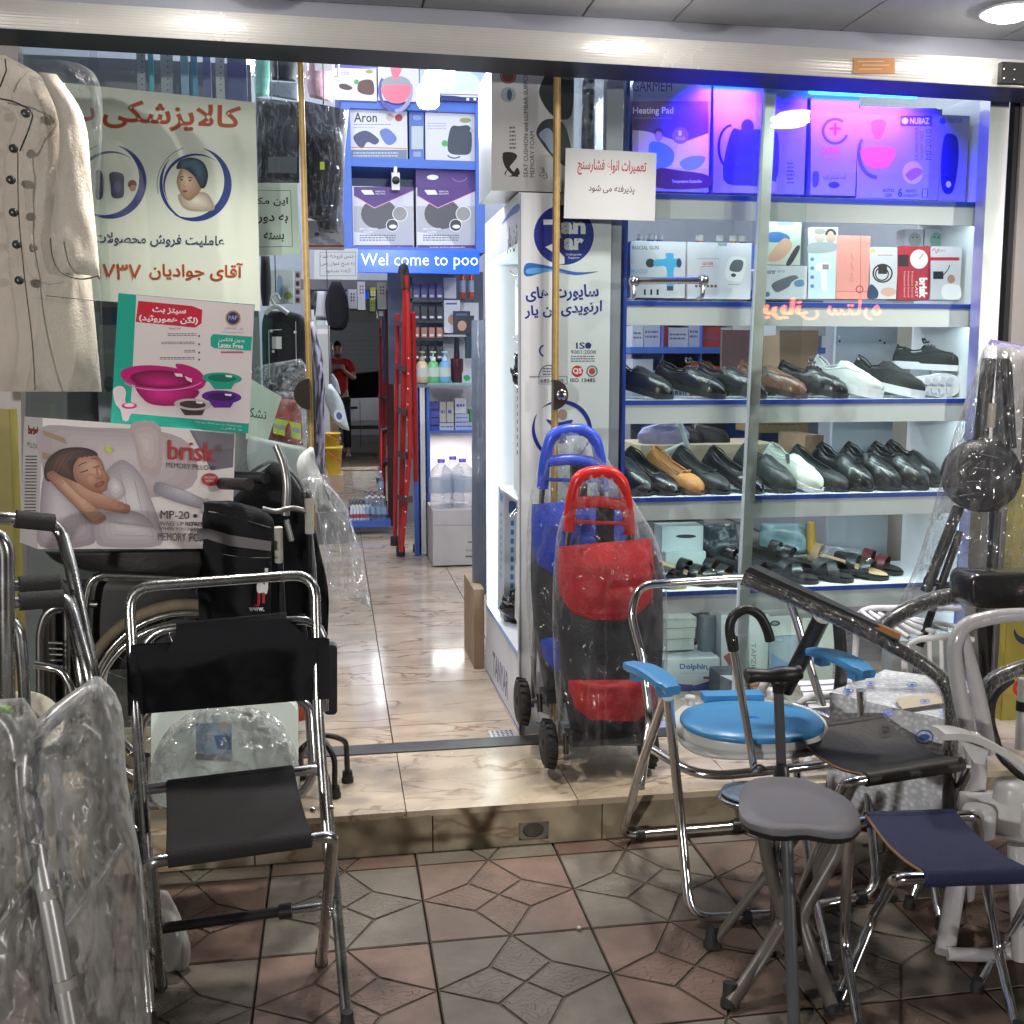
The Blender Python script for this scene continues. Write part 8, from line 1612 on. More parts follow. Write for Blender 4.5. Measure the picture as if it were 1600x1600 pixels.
MB().lathe(W(1216, 1082, Ys+.05), [(.0125, 0), (.0135, .012), (.018, .022), (.026, .030), (0, .034)], M_blackp).build('grip_neck', tc_)
for pts, r in (([(1193, 1300, 2.13), (1201, 1352, 2.13), (1223, 1424, 2.12), (1222, 1442, 2.12), (1188, 1500, 2.09)], .0155), ([(1316, 1302, 2.10), (1308, 1332, 2.10), (1258, 1418, 2.10), (1252, 1438, 2.10), (1268, 1490, 2.07), (1300, 1572, 1.98)], .0155), ([(1246, 1305, 2.22), (1195, 1370, 2.25), (1116, 1472, 2.29)], .0115), ([(1300, 1305, 2.2), (1262, 1380, 2.24), (1216, 1470, 2.3)], .0095)):
    T_(tc_, 'leg', P3(*pts) + ([G(1142, 1568, .015)] if r == .0155 and pts[0][0] == 1193 else []), r, mtaupe, fil=.03, n=12)
for p_, q in ((G(1140, 1572, .0), (1150, 1545)), (G(1302, 1580, 0), (1298, 1560)), (G(1112, 1480, 0), (1118, 1468))):
    MB().lathe(p_, [(.021, 0), (.021, .012), (.017, .018), (.017, .05)], M_rubber, n=14, axis=(.12 if p_.x < 1 else -.05, .25, 1)).build('rubber_foot', tc_)
# ---------------------------------------------------------------- two sling stools
bindm = mat('tan_binding', (.30, .17, .09), .7)
def stool(lab, rl, rr, fr, fl, z, m, legs, sag, em):
    t = thing('folding_stool', V((legs[0][-1].x, legs[0][-1].y, 0)), lab, 'stool', None)
    sling(t, rl, rr, fr, fl, sag, m, .008, em)
    for pts in legs:
        T_(t, 'leg', pts, .0115, M_chrome if len(pts) > 3 else M_steel, fil=.05, n=12); foot(t, V((pts[-1].x, pts[-1].y, 0)), .0125, .03)
    return t
z1 = .47; a, b, c_, d_ = G(1236, 1146, z1), G(1378, 1126, z1), G(1502, 1194, z1), G(1352, 1218, z1)
ef = (c_-d_).normalized(); er = (b-a).normalized()
st1 = stool('folding stool with a sagging black leather look seat and tan binding', a, b, c_, d_, z1, mat('black_leatherette', (.012, .010, .010), .55, bump=.12, bs=60),
  [[d_+ef*.02, d_-ef*.055, W(1300, 1262, 2.4), G(1238, 1432)], [a-er*.0, W(1240, 1170, 2.6), W(1270, 1390, 2.42), G(1299, 1524)], [c_-ef*.02, c_+ef*.03, W(1480, 1275, 2.55), G(1420, 1418)], [b, W(1392, 1140, 2.75), W(1440, 1270, 2.62), G(1470, 1450)]], .035, bindm)
MB().hexa([a+V((0, 0, .012))+(d_-a)*.02, d_+V((0, 0, .012))-(d_-a)*.1, d_+V((0, 0, -.03))-(d_-a)*.1, a+V((0, 0, -.035))+(d_-a)*.02], [p_+er*.006 for p_ in (a+V((0, 0, .012))+(d_-a)*.02, d_+V((0, 0, .012))-(d_-a)*.1, d_+V((0, 0, -.03))-(d_-a)*.1, a+V((0, 0, -.035))+(d_-a)*.02)], M_blackp) if 0 else None
z2 = .46; a, b, c_, d_ = G(1353, 1281, z2), G(1491, 1276, z2), G(1604, 1366, z2), G(1443, 1372, z2); ef = (c_-d_).normalized()
st2 = stool('folding stool with a navy blue canvas seat and striped tan binding', a, b, c_, d_, z2, mat('navy_canvas', (.008, .012, .06), .75, bump=.3, bs=300),
  [[d_+ef*.02, d_-ef*.055, W(1366, 1430, 2.12), G(1308, 1572)], [a+V((.01, 0, 0)), a-V((.035, .0, .01)), W(1318, 1470, 2.08), G(1345, 1622)], [b, b+V((.05, 0, 0)), W(1558, 1478, 2.12), G(1590, 1618)], [c_, c_+ef*.05, W(1566, 1480, 2.15), G(1526, 1548)]], .02, bindm)
# ---------------------------------------------------------------- black wrapped rollator
rl = thing('rollator', G(1480, 1300), 'black rollator frame bandaged in shiny film with a padded flat bar', 'rollator')
M_wrapb = mat('film_wrapped_black_tube', (.035, .033, .034), .22, bump=.8, bs=28, coat=.6)
MB().hexa([W(1163, 893, 2.48), W(1404, 1003, 2.32), W(1408, 994, 2.32), W(1172, 886, 2.48)], [W(1178, 889, 2.56), W(1402, 996, 2.42), W(1406, 988, 2.42), W(1184, 882, 2.56)], M_blackp).build('padded_bar', rl)
MB().hexa([W(1366, 982, 2.345), W(1405, 1000, 2.318), W(1409, 992, 2.318), W(1372, 975, 2.345)], [W(1368, 980, 2.42), W(1406, 996, 2.42), W(1409, 989, 2.42), W(1374, 974, 2.42)], mat('orange_end', (.30, .13, .04), .5)).build('end_strip', rl)
T_(rl, 'front_tube', [W(1160, 904, 2.49), W(1240, 935, 2.44), W(1350, 985, 2.36), W(1440, 1035, 2.32), W(1478, 1066, 2.32), W(1488, 1105, 2.33), W(1484, 1200, 2.36), G(1480, 1330, .2)], .0165, M_wrapb, fil=.05, n=14)
T_(rl, 'post', [W(1284, 965, 2.6), W(1262, 1010, 2.66), W(1226, 1078, 2.72)], .024, M_blackp, fil=.02, n=12); T_(rl, 'lower_post', [W(1475, 1215, 2.5), G(1490, 1330, .05)], .03, M_blackp)
T_(rl, 'rear_tube', [W(1364, 992, 2.7), W(1400, 962, 2.7), W(1450, 938, 2.68), W(1528, 925, 2.64), W(1640, 925, 2.6)], .021, M_wrapb, fil=.06, n=14)
T_(rl, 'rear_tube', [W(1310, 965, 2.75), W(1316, 1040, 2.75), W(1308, 1120, 2.75), W(1300, 1250, 2.75)], .018, M_wrapb, fil=.04, n=14)
A = [W(x, y, 2.52) for x, y in rrect(1517, 897, 1660, 953, 16)]
cpad = sum(A, V((0, 0, 0)))/len(A)
mb = MB(); N = len(A); RR = [[cpad+(p_-cpad)*s_+V((0, dy, 0)) for p_ in A] for s_, dy in ((.9, 0), (.98, .01), (1, .03), (1, .09), (.95, .11))]
mb.add([p_ for r in RR for p_ in r], [(i*N+k, i*N+(k+1) % N, (i+1)*N+(k+1) % N, (i+1)*N+k) for i in range(4) for k in range(N)]+[tuple(range(N-1, -1, -1)), tuple(4*N+k for k in range(N))], mat('film_covered_black_pad', (.022, .021, .022), .25, bump=.7, bs=14, coat=.5), True); mb.build('pad', rl)
T_(rl, 'loop_tube', [W(1650, 1030, 2.3), W(1590, 1045, 2.3), W(1550, 1062, 2.3), W(1530, 1092, 2.3)], .0165, M_wrapb, fil=.04, n=14)
T_(rl, 'fork_tube', [W(1580, 1060, 2.4), W(1550, 1085, 2.4), W(1545, 1125, 2.4), W(1562, 1180, 2.4), W(1600, 1215, 2.4)], .013, M_wrapb, fil=.03)
M_tw = film('tube_wrap_film', .14, stretch=(2.5, 1, .7), bs=30, bump=.9, rough=.12, diff=.45, wrk=2.2, det=1, dist=.2)
for nm_q, pts, r in (('front', [W(1160, 904, 2.49), W(1240, 935, 2.44), W(1350, 985, 2.36), W(1440, 1035, 2.32), W(1478, 1066, 2.32), W(1488, 1105, 2.33), W(1484, 1200, 2.36)], .0195), ('rear', [W(1364, 992, 2.7), W(1400, 962, 2.7), W(1450, 938, 2.68), W(1518, 926, 2.645)], .024), ('loop', [W(1650, 1030, 2.3), W(1590, 1045, 2.3), W(1550, 1062, 2.3), W(1530, 1092, 2.3)], .0195)):
    T_(rl, 'wrap', pts, r, M_tw, fil=.05, n=14)
# ---------------------------------------------------------------- grey-white walker commode at the edge
gw = thing('commode_chair', G(1560, 1500), 'white commode chair with a curved white armrest and film wrapped pale tubes', 'commode chair')
M_pt = mat('film_wrapped_pale_tube', (.50, .49, .51), .28, bump=.6, bs=22, coat=.5)
T_(gw, 'frame', [W(1690, 958, 2.1), W(1560, 962, 2.1), W(1506, 975, 2.1), W(1489, 1010, 2.1), W(1498, 1080, 2.12), W(1522, 1190, 2.15)], .0165, M_pt, fil=.05, n=14)
T_(gw, 'frame', [W(1500, 985, 2.13), W(1530, 1090, 2.14), W(1545, 1175, 2.15)], .017, M_pt)
M_wm = mat('marked_white_plastic', (.60, .60, .61), .35, var=.1, vs=14)
def slabpath(t, name, pts, w_, th, m, Y):
    P_ = spline(P3(*[(x, y, Y) for x, y in pts]), 5); n = len(P_); vs = []
    for i, p_ in enumerate(P_): vs += [p_+V((0, -w_/2, 0)), p_+V((0, -w_*.42, -th)), p_+V((0, w_*.42, -th)), p_+V((0, w_/2, 0)), p_+V((0, 0, .003))]
    MB().add(vs, [(i*5+j, i*5+(j+1) % 5, (i+1)*5+(j+1) % 5, (i+1)*5+j) for i in range(n-1) for j in range(5)]+[(4, 3, 2, 1, 0), tuple((n-1)*5+j for j in range(5))], m).build(name, t)
slabpath(gw, 'armrest', [(1466, 1140), (1500, 1141), (1540, 1155), (1580, 1180), (1640, 1230)], .055, .016, M_wm, 2.0)
T_(gw, 'armrest_post', [W(1520, 1152, 2.02), W(1531, 1190, 2.05), W(1524, 1290, 2.12), G(1512, 1400, .05)], .0165, M_pt, fil=.03, n=14); MB().hexa([W(1498, 1155, 1.99), W(1545, 1172, 1.99), W(1538, 1195, 1.99), W(1522, 1192, 1.99)], [W(1498, 1153, 2.05), W(1545, 1170, 2.05), W(1538, 1193, 2.05), W(1522, 1190, 2.05)], M_wm).build('armrest_gusset', gw)
MB().lathe(W(1501, 1186, 1.985), [(.006, 0), (0, -.003)], M_blackp, n=8, axis=(0, 1, 0)).build('bolt', gw)
hull(MB(), [(1498, 1236), (1496, 1262), (1512, 1300)], [(1690, 1230), (1690, 1280), (1680, 1340)], 2.15, .16, M_wm).build('seat', gw)
MB().lathe(G(1580, 1222, .52), [(.035, -.04), (.035, -.01), (.03, 0), (0, .002)], M_wm).build('seat_boss', gw); MB().lathe(G(1530, 1262, .45), [(.035, -.06), (.035, -.01), (.03, 0), (0, .002)], M_wm).build('corner_boss', gw)
MB().lathe(G(1640, 1262, .54), [(.05, -.06), (.05, -.01), (.045, 0), (0, .004)], M_wm).build('bowl_lid', gw)
T_(gw, 'leg', [W(1495, 1375, 2.28), G(1476, 1490, .01)], .023, M_pt, n=14); T_(gw, 'leg', [W(1588, 1320, 2.05), W(1596, 1500, 2.0)], .02, M_pt, n=14)
T_(gw, 'floor_tube', [G(1480, 1490, .02), G(1540, 1493, .02), G(1660, 1480, .02)], .016, M_pt, n=14); hull(MB(), [(1488, 1462), (1484, 1480), (1490, 1500)], [(1538, 1466), (1548, 1482), (1536, 1502)], 2.33, .03, M_bagf, fold=.03, fs=30).build('film_scrap', gw)
# ---------------------------------------------------------------- bubble wrapped box
M_bub = mat('bubble_wrap', (.82, .84, .88), .25, bump=0, coat=.4)
nt_ = M_bub.node_tree; n = nt_.nodes; vo = n.new('ShaderNodeTexVoronoi'); vo.inputs['Scale'].default_value = 70; vo.inputs['Randomness'].default_value = .7; tcx = n.new('ShaderNodeTexCoord'); nt_.links.new(tcx.outputs['Object'], vo.inputs['Vector'])
vr = n.new('ShaderNodeMapRange'); vr.inputs[1].default_value = .15; vr.inputs[2].default_value = .6; vr.inputs[3].default_value = 1.0; vr.inputs[4].default_value = .68; nt_.links.new(vo.outputs['Distance'], vr.inputs[0]); vm_ = n.new('ShaderNodeVectorMath'); vm_.operation = 'SCALE'; vm_.inputs[0].default_value = (.80, .83, .90); nt_.links.new(vr.outputs[0], vm_.inputs['Scale']); nt_.links.new(vm_.outputs[0], n['Principled BSDF'].inputs['Base Color'])  # relief shading put into the base colour, darker between bubbles
bpn = n.new('ShaderNodeBump'); bpn.inputs['Strength'].default_value = .35; bpn.inputs['Distance'].default_value = .006; bpn.invert = True; nt_.links.new(vo.outputs['Distance'], bpn.inputs['Height']); nt_.links.new(bpn.outputs[0], n['Principled BSDF'].inputs['Normal'])
zb_ = .50; qd = [G(1296, 1082, zb_), G(1382, 1046, zb_), G(1530, 1066, zb_), G(1478, 1125, zb_)]
bw = thing('wrapped_box', G(1400, 1250, .13), 'bubble wrapped box printed with small blue emblems behind the black stool', 'box')
def topf(u, v): return (qd[0]*(1-u)+qd[3]*u)*(1-v)+(qd[1]*(1-u)+qd[2]*u)*v + V((0, 0, .006*noise.noise(V((u*4, v*4, 3)))))
mb = MB(); mb.grid(lambda u, v: topf(u, v), 14, 12, M_bub)
for e0, e1 in ((0, 3), (3, 2), (2, 1), (1, 0)):
    uv = {0: (0, 0), 3: (1, 0), 2: (1, 1), 1: (0, 1)}; a0, a1 = uv[e0], uv[e1]
    mb.grid(lambda u, v: topf(a0[0]*(1-u)+a1[0]*u, a0[1]*(1-u)+a1[1]*u)*1+V((.007*noise.noise(V((u*3, v*3, e0)))*min(1, v*4), -.01*sin(pi*v), -.34*v)), 14, 12, M_bub)
mb.build('wrapping', bw)
nrm = Surf((0, 0, zb_+.012), (0, 0, 1)); p = MB(); p.poly(nrm, [(1397, 1092), (1466, 1082), (1482, 1097), (1410, 1108)], K('b5ab98'))
bl2 = K('4a62c0')
for x, y, r in ((1445, 1096, 8), (1388, 1114, 9), (1325, 1080, 8), (1425, 1070, 8), (1475, 1110, 8), (1360, 1068, 7)):
    p.ring(nrm, x, y, r, r*.55, 1.2, bl2, n=16); p.ell(nrm, x, y, r*.5, r*.25, bl2, 10)
p.build('label', bw, kind='stuff')
fS = Surf(qd[0]+V((0, -.02, 0)), (qd[3]-qd[0]).cross(V((0, 0, 1)))); 
if fS.n.y > 0: fS.n = -fS.n
p = MB()
for x, y, r in ((1444, 1152, 14), (1355, 1128, 7), (1420, 1196, 9)): p.ring(fS, x, y, r, r*.8, 1.5, bl2, n=18); p.ell(fS, x, y, r*.6, r*.35, bl2, 12)
p.build('emblem', bw, kind='stuff')
plate(bw, 'lower_carton', [q_+V((0, 0, -.34)) for q_ in qd], (0, 0, -1), zb_-.34-.131, mat('dark_brown_carton', (.1, .09, .08), .8))  # one even dark brown for the carton underneath
# ---------------------------------------------------------------- white slatted stool and racks
sh = thing('shower_stool', G(1290, 1180, .13), 'white plastic slatted shower stool behind the blue armrest', 'stool')
for k in range(5): plate(sh, 'slat', [W(1246+4*k, 1064+9*k, 3.15-.06*k), W(1330, 1060+9*k, 3.15-.06*k), W(1332, 1066+9*k, 3.11-.06*k), W(1248+4*k, 1071+9*k, 3.11-.06*k)], (0, 0, -1), .012, M_wplast)
T_(sh, 'arm', spline([W(1236, 1128, 2.95), W(1250, 1100, 2.95), W(1280, 1086, 2.95), W(1325, 1086, 2.95)], 5), .012, M_wplast, fil=0); T_(sh, 'arm', spline([W(1188, 1090, 3.1), W(1193, 1072, 3.1), W(1205, 1060, 3.1)], 4), .014, M_wplast, fil=0)
T_(sh, 'leg', [W(1262, 1110, 3.1), G(1262, 1200, .13)], .013, M_wplast); T_(sh, 'leg', [W(1320, 1110, 3.1), G(1320, 1190, .13)], .013, M_wplast)
rk = thing('folding_rack', G(1430, 1180, .13), 'white metal folding rack with parallel slats leaning behind the rollator tube', 'rack')
for k in range(6): T_(rk, 'slat', [W(1345+14*k, 955+2*k, 3.1), W(1400+20*k, 1000-4*k, 2.95)], .008, M_wplast, fil=0)
T_(rk, 'frame', [W(1420, 1100, 2.9), W(1412, 1030, 2.9), W(1425, 1000, 2.9), W(1480, 994, 2.9), W(1520, 1000, 2.9)], .010, M_wplast, fil=.05); T_(rk, 'frame', [W(1335, 1040, 3.1), W(1340, 958, 3.1), W(1360, 950, 3.12), W(1500, 950, 3.14)], .010, M_wplast, fil=.04)
for x in (1452, 1470): T_(rk, 'bar', [W(x, 996, 2.95), W(x+2, 1060, 2.93)], .007, M_wplast, fil=0)
for s_ in (1422, 1500): T_(rk, 'leg', [W(s_, 1090, 2.93), G(s_, 1190, .13)], .010, M_wplast, fil=0)
px_box('grey_panel_box', 'grey panel with a small round emblem behind the folding rack', 'box', (1392, 1000, 1500, 1110), 3.25, .08, mat('grey_green_board', (.30, .34, .34), .6), lambda p, S: (p.text(S, 'ioi', (1426, 1044, 1440, 1052), ink_k, .02)))
# ---------------------------------------------------------------- round pad exerciser in a long bag
ex = thing('bagged_exerciser', G(1500, 1200, .13), 'dark round pad on a black frame in a tall clear violet topped bag', 'exerciser')
Ye = 2.92
MB().lathe(W(1528, 742, Ye), [(0, -.03), (.06, -.035), (.098, -.022), (.107, 0), (.105, .02), (.09, .03), (0, .03)], mat('dark_grey_pad_vinyl', (.03, .03, .035), .45, bump=.2, bs=20), n=40, axis=(.35, 1, -.15)).build('pad', ex)
MB().lathe(W(1536, 742, Ye+.05), [(.104, 0), (.116, .01), (.114, .03), (.10, .035)], M_blackp, n=40, axis=(.35, 1, -.15)).build('pad_shell', ex)
for k in range(4): T_(ex, 'pad_groove', [W(1500+10*k, 775-22*k, Ye-.035), W(1530+10*k, 750-18*k+20, Ye-.04)], .0025, mat('pad_crease', (.12, .12, .13), .4), fil=0, n=6)
for a, b, r in (((1545, 560), (1532, 690), .022), ((1572, 560), (1580, 700), .016), ((1498, 792), (1446, 925), .017), ((1556, 800), (1548, 930), .016), ((1446, 905), (1530, 935), .011), ((1500, 830), (1437, 1010), .012), ((1530, 920), (1545, 1150), .014)):
    T_(ex, 'frame_bar', [W(*a, Ye+.06), W(*b, Ye+.06)], r, M_blackp, fil=0)
T_(ex, 'pale_wedge', [W(1551, 630, Ye-.0), W(1548, 668, Ye)], .012, mat('beige_plastic', (.45, .4, .34), .5), fil=0)
hull(MB(), [(1543, 532), (1520, 590), (1490, 680), (1462, 780), (1432, 880), (1400, 950)], [(1625, 545), (1640, 600), (1640, 700), (1620, 800), (1590, 900), (1555, 965)], Ye+.02, .13, film('tall_bag_film', .17, stretch=(2, 2, .35), bs=4, bump=.6, rough=.1, diff=.55, wrk=1.9, gloss=.4, det=2, dist=.8), fold=.05, fs=14, nu=44, nv=40, cap=False).build('film', ex)
MB().hexa([W(1544, 538, Ye-.02), W(1625, 552, Ye-.02), W(1625, 543, Ye-.02), W(1548, 530, Ye-.02)], [W(1544, 538, Ye+.03), W(1625, 552, Ye+.03), W(1625, 543, Ye+.03), W(1548, 530, Ye+.03)], mat('violet_film_band', (.16, .1, .5), .3)).build('top_band', ex)
# ---------------------------------------------------------------- yellow advertising board at the edge
t = thing('yellow_board', W(1600, 1120, 3.35), 'yellow advertising board with a dark swirl and a red letter, cut by the picture edge', 'sign')
q = [W(1562, 1128, 3.34), W(1720, 1128, 3.34), W(1740, 740, 3.34), W(1586, 740, 3.34)]; MB().hexa(q, [a+V((0, .03, 0)) for a in q], mat('yellow_board', (.36, .30, .05), .4)).build('board', t)
S = SY(3.338); p = MB(); p.poly(S, [(1564, 1126), (1700, 1126), (1720, 742), (1588, 742)], mat('yellow_board', (.36, .30, .05), .4)); p.ring(S, 1606, 988, 22, 20, lambda t: 9*sin(pi*t)+1, K('1c2a4a'), .6, 3.4); p.ring(S, 1598, 1076, 16, 14, 6, K('c02020'), .7, 5.5); p.build('print', t)
pp = thing('white_tube', G(1596, 1190, .13), 'white tube with a black band in front of the yellow board', 'tube'); T_(pp, 'tube', [W(1600, 1060, 2.9), W(1594, 1170, 2.9)], .017, M_wplast, fil=0); T_(pp, 'band', [W(1598, 1095, 2.9), W(1597, 1110, 2.9)], .019, M_blackp, fil=0)

t = thing('paper_scrap', G(905, 1452, .002), 'tiny crumpled white scrap lying on the red pavement tile', 'scrap')
MB().grid(lambda u, v: G(905, 1452, .004)+V((.006*cos(2*pi*u)*sin(pi*v)*(1+.4*noise.noise(V((u*5, v*5, 1)))), .006*sin(2*pi*u)*sin(pi*v), .004-.004*cos(pi*v))), 10, 6, M_paper).build('scrap', t)
# ================================================================ THE STREET SIDE, seen in the mirror and the glass
# photographer: one continuous skinned body
def skin_body(name, parent, verts, edges, radii, m, sub=2):
    me = bpy.data.meshes.new(name); me.from_pydata([tuple(V(v)-wloc(parent)) for v in verts], edges, []); me.update()
    o = bpy.data.objects.new(name, me); C.objects.link(o); o.parent = parent
    md = o.modifiers.new('skin', 'SKIN'); md.use_smooth_shade = True
    for i, r in enumerate(radii):
        sv = me.skin_vertices[0].data[i]; sv.radius = (r, r) if not isinstance(r, tuple) else r; sv.use_root = (i == 0)
    sb = o.modifiers.new('subdivision', 'SUBSURF'); sb.levels = sb.render_levels = sub
    me.materials.append(m); return o
py = -.36
man = thing('person', (.05, py, 0), 'man in a red T-shirt and dark trousers holding up a phone, seen in the mirror', 'person')
skin = mat('skin', (.42, .24, .16), .55); M_shirt = mat('red_tshirt', (.42, .012, .015), .8); M_tr = mat('dark_trousers', (.012, .014, .02), .8); M_hair = mat('black_hair', (.008, .006, .005), .6)
X0 = .05
V_ = lambda x, y, z: (X0+x, py+y, z)
# torso + arms + neck (skin), clothing as shells over it
body_v = [V_(0, 0, .95), V_(0, 0, 1.12), V_(0, .0, 1.32), V_(0, 0, 1.46), V_(0, .02, 1.54), V_(-.17, 0, 1.43), V_(-.25, .06, 1.20), V_(-.10, .27, 1.33), V_(-.075, .31, 1.37), V_(.17, 0, 1.43), V_(.25, .06, 1.20), V_(.10, .27, 1.33), V_(.075, .31, 1.37),
          V_(-.10, 0, .88), V_(-.12, 0, .50), V_(-.13, -.02, .12), V_(.10, 0, .88), V_(.12, 0, .50), V_(.13, -.02, .12), V_(-.14, .10, .045), V_(.14, .10, .045)]
body_e = [(0, 1), (1, 2), (2, 3), (3, 4), (3, 5), (5, 6), (6, 7), (7, 8), (3, 9), (9, 10), (10, 11), (11, 12), (0, 13), (13, 14), (14, 15), (0, 16), (16, 17), (17, 18), (15, 19), (18, 20)]
body_r = [(.14, .10), (.14, .10), (.15, .11), .075, .055, .062, .046, .03, .028, .062, .046, .03, .028, .085, .058, .042, .085, .058, .042, .035, .035]
skin_body('body', man, body_v, body_e, body_r, skin)
sv_ = [V_(0, 0, .84), V_(0, 0, 1.12), V_(0, 0, 1.32), V_(0, 0, 1.455), V_(-.18, 0, 1.43), V_(-.225, .035, 1.28), V_(.18, 0, 1.43), V_(.225, .035, 1.28)]
skin_body('tshirt', man, sv_, [(0, 1), (1, 2), (2, 3), (3, 4), (4, 5), (3, 6), (6, 7)], [(.165, .125), (.165, .125), (.175, .13), .085, .085, .075, .085, .075], M_shirt)
tv = [V_(0, 0, .93), V_(-.10, 0, .84), V_(-.12, .0, .50), V_(-.13, -.02, .10), V_(.10, 0, .84), V_(.12, 0, .50), V_(.13, -.02, .10)]
skin_body('trousers', man, tv, [(0, 1), (1, 2), (2, 3), (0, 4), (4, 5), (5, 6)], [(.155, .12), .10, .072, .06, .10, .072, .06], M_tr)
hc = V(V_(0, .03, 1.645))
def head(u, v):
    th, ph = 2*pi*u, pi*v; d_ = V((cos(th)*sin(ph), sin(th)*sin(ph), cos(ph))); f = max(0, d_.y)
    r = V((.077, .095, .118)); p_ = V((d_.x*r.x*(1-.16*max(0, -d_.z)), d_.y*r.y, d_.z*r.z))
    if f > .5 and abs(d_.x) < .28: p_.y += .016*math.exp(-((d_.z+.12)/.22)**2)*math.exp(-(d_.x/.12)**2)*1.3
    return hc+p_
hd_ = MB().grid(lambda u, v: head(1-u, v), 30, 24, skin).build('head', man)
MB().grid(lambda u, v: hc+V((0, -.014, .016))+(head(1-u, v*.62)-hc)*1.07, 26, 12, M_hair).build('hair', hd_)
for s_ in (-1, 1):
    MB().lathe(hc+V((s_*.03, .086, .005)), [(0, .012), (.008, .010), (.011, 0)], M_hair, n=10, axis=(0, 1, 0)).build('eye', hd_); MB().tube([hc+V((s_*.045, .086, .028)), hc+V((s_*.03, .094, .033)), hc+V((s_*.015, .094, .03))], .004, M_hair, n=6).build('eyebrow', hd_)
    MB().lathe(hc+V((s_*.077, 0, -.005)), [(.02, 0), (.028, .006), (.02, .014), (0, .012)], skin, n=12, axis=(s_, -.2, 0)).build('ear', hd_)
MB().tube([hc+V((-.022, .088, -.055)), hc+V((0, .097, -.053)), hc+V((.022, .088, -.055))], .005, mat('lips', (.3, .1, .08), .5), n=6).build('mouth', hd_)
MB().grid(lambda u, v: hc+V((.06*cos(pi*u), .035+.058*sin(pi*u), -.075-.035*v+.01*sin(pi*u))), 12, 5, mat('stubble', (.08, .05, .04), .8)).build('beard', hd_)
for s_ in (-1, 1):   # shoes
    MB().grid(lambda u, v: V(V_(s_*.135, -.08+.27*u, .004))+V((.05*prof(WP, u)*cos(pi*v)*1.0, 0, .075*sin(pi*v)*(1-.45*u))), 16, 10, mat('pale_trainers', (.45, .43, .42), .7)).build('shoe', man)
# hands round the phone: palm and five fingers each
for s_ in (-1, 1):
    pc = V(V_(s_*.082, .318, 1.385)); hv = [pc+V((s_*.012, -.02, -.03)), pc, pc+V((-s_*.005, .004, .028))]; hr = [.024, (.022, .030), (.018, .028)]; he = [(0, 1), (1, 2)]
    for k in range(4):
        b_ = len(hv); zf = .030-.019*k; hv += [pc+V((-s_*.008, .012, zf)), pc+V((-s_*(.028+.003*k), .020, zf+.002)), pc+V((-s_*(.046-.004*abs(k-1)), .014, zf+.001))]; hr += [.0095, .0088, .0075]; he += [(1, b_), (b_, b_+1), (b_+1, b_+2)]
    b_ = len(hv); hv += [pc+V((-s_*.006, -.016, .012)), pc+V((-s_*.022, -.022, .022)), pc+V((-s_*.034, -.018, .020))]; hr += [.011, .0095, .008]; he += [(1, b_), (b_, b_+1), (b_+1, b_+2)]
    skin_body('hand', man, hv, he, hr, skin, 1)
ph = thing('phone', V_(0, .32, 1.36), 'dark phone held level in both hands by the man in the mirror', 'phone')
MB().box((X0-.078, py+.321, 1.355), (X0+.078, py+.330, 1.43), M_blackp).build('case', ph); MB().box((X0-.07, py+.318, 1.36), (X0+.07, py+.3205, 1.425), mat('phone_screen', (.02, .02, .03), .1)).build('screen', ph)
for i in range(2): MB().lathe((X0+.05-.02*i, py+.330, 1.415), [(.007, 0), (.006, .002), (0, .002)], M_chrome, n=12, axis=(0, 1, 0)).build('lens', ph)
# parked car behind him
car = thing('parked_car', (.1, -2.2, -.14), 'silver grey parked car seen in the mirror behind the man', 'car')
M_car = mat('silver_car_paint', (.42, .43, .44), .35, .35, coat=.6); M_cg = mat('dark_car_glass', (.01, .012, .015), .05)
zr = -.14; sec = [(-.62, .35), (-.66, .62), (-.60, .95), (-.54, 1.0), (-.48, 1.02)]
xs_ = [(-.45, .42, .62, .62), (-.25, .30, .86, .86), (.5, .28, .96, .96), (.95, .28, .98, 1.02), (1.45, .28, 1.0, 1.40), (2.2, .28, 1.02, 1.47), (2.9, .28, 1.04, 1.43), (3.4, .30, 1.05, 1.10), (3.75, .36, .98, .98), (3.9, .45, .70, .70)]
xs_ = [(q[0]-1.5,)+q[1:] for q in xs_]
def carpt(i, j):
    x, zl_, zb2, zt2 = xs_[i]; hw = .84 if 0 < i < len(xs_)-1 else .66
    pr_ = [(hw*.96, zl_), (hw, zl_+.12), (hw, (zl_+zb2)/2), (hw*.97, zb2), (hw*.74 if zt2 > zb2+.05 else hw*.85, zt2-.02), (hw*.5, zt2+.01), (0, zt2+.02)]
    return pr_[j]
mb = MB(); gm = []
for side in (-1, 1):
    vs = []; nI = len(xs_)
    for i in range(nI):
        for j in range(7):
            w_, z = carpt(i, j); vs.append((xs_[i][0], -2.2+side*-w_, z+zr))
    for i in range(nI-1):
        for j in range(6):
            glass = j == 3 and 4 <= i+1 and i <= 5 or (j >= 4 and i in (3, 6))
            mb.add([vs[i*7+j], vs[(i+1)*7+j], vs[(i+1)*7+j+1], vs[i*7+j+1]], [(0, 1, 2, 3) if side < 0 else (3, 2, 1, 0)], M_cg if glass else M_car, not glass)
mb.build('body', car)
ysd = -2.2+.845
for x in (-.5, .4, 1.3): MB().box((x, ysd-.01, .2+zr), (x+.008, ysd+.004, .98+zr), mat('panel_gap', (.005, .005, .005), .8)).build('door_seam', car)
MB().box((-1.6, ysd-.01, .50+zr), (2.1, ysd+.010, .56+zr), M_blackp).build('side_moulding', car)
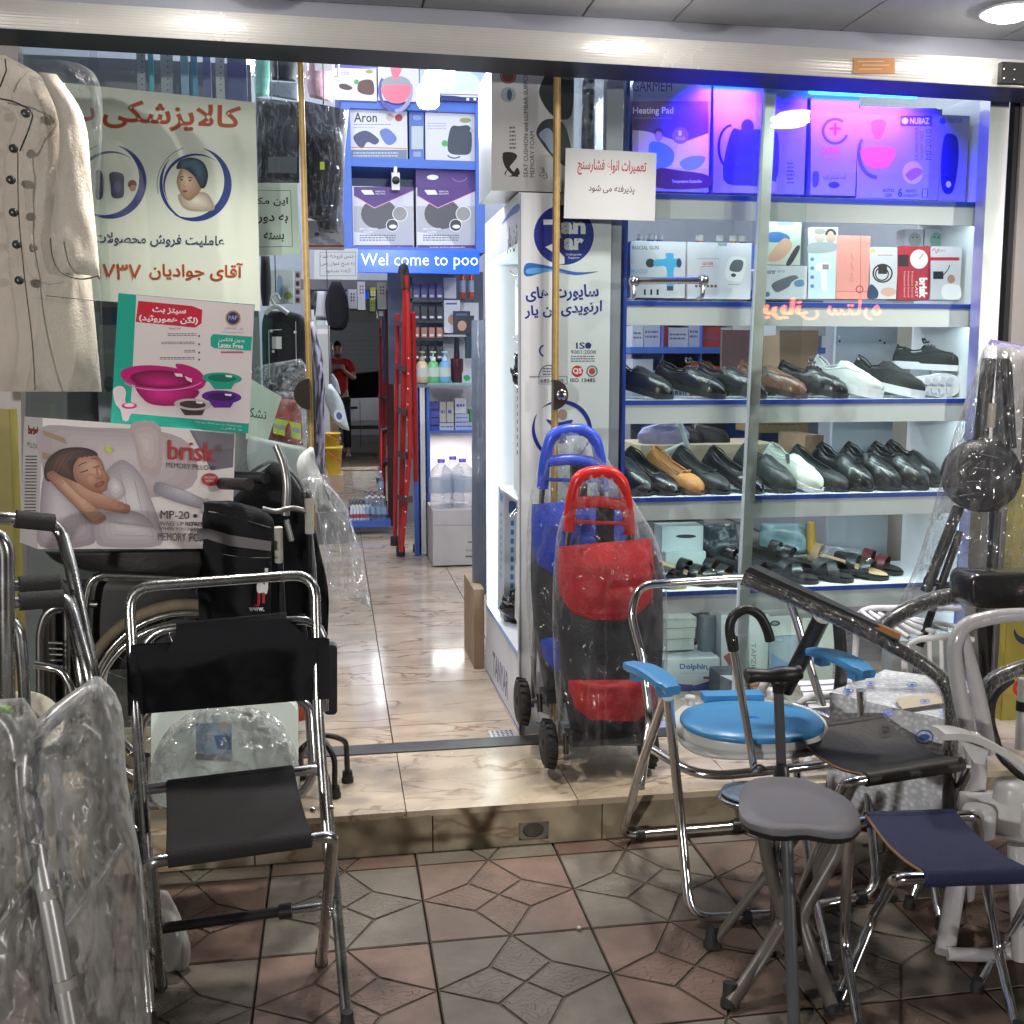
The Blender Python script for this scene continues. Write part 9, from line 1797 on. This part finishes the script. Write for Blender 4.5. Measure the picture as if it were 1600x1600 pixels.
for x in (.2, 1.1): MB().box((x, ysd, .84+zr), (x+.16, ysd+.022, .875+zr), M_blackp).build('door_handle', car)
for x in (-1.2, 1.55):
    for s_ in (-1, 1):
        wq = MB().lathe((x, -2.2+s_*.76, .31+zr), [(0, -.09), (.26, -.1), (.31, -.08), (.31, .08), (.26, .1), (0, .09)], M_rubber, n=30, axis=(0, 1, 0)).build('wheel', car); MB().lathe((x, -2.2+s_*.86, .31+zr), [(.19, 0), (.17, .01*s_), (.04, -.01*s_), (0, .01*s_)], M_dsteel, n=24, axis=(0, 1, 0)).build('hubcap', wq)
# building over the road and its neon sign
MB().box((-16, -12.3, -.3), (18, -12, 5.5), mat('dark_opposite_wall', (.09, .09, .10), .8, var=.2, vs=2)).build('facade_wall', kind='structure')
MB().box((-14, -12, -.3), (16, -11, -.12), mat('kerb_concrete', (.22, .21, .2), .8, var=.15)).build('pavement', kind='structure')
sr = thing('roller_shutter', (.6, -11.95, -.12), 'dim grey roller shutter across the street behind the parked car', 'shutter')
for k in range(22): MB().box((-3.2, -11.97, -.1+.12*k), (4.4, -11.93-.012*(k % 2), -.1+.12*k+.115), mat('shutter_steel', (.16, .17, .2), .45, .5)).build('slat', sr)
GYr = GY+.025; Yn = -6.0; Ym = 2*GYr-Yn
a, b = W(1192, 500, Ym), W(1378, 472, Ym)
ns = thing('neon_sign', ((a.x+b.x)/2, Yn, a.z), 'orange neon lettering across the street, seen mirrored in the window glass', 'sign')
vs, fs = text_mesh('بریانی ستاره', .018, True); M_neon = mat('orange_neon_lit', (1, .2, .05), .5, emit=14, ecol=(1, .16, .035))
mb = MB(); mb.add([(b.x-(b.x-a.x)*u, Yn, a.z+(b.z-a.z)*v*1.15+l*.001) for u, v, l in vs], [tuple(reversed(f)) for f in fs], M_neon); mb.build('lettering', ns)
MB().box((a.x-.1, Yn-.06, a.z-.1), (b.x+.1, Yn-.02, b.z+.2), M_blackp).build('board', ns)
for x in (a.x, b.x): MB().tube([(x, Yn-.05, a.z-.05), (x, Yn-.05, -.14)], .03, M_dsteel).build('pole', ns)
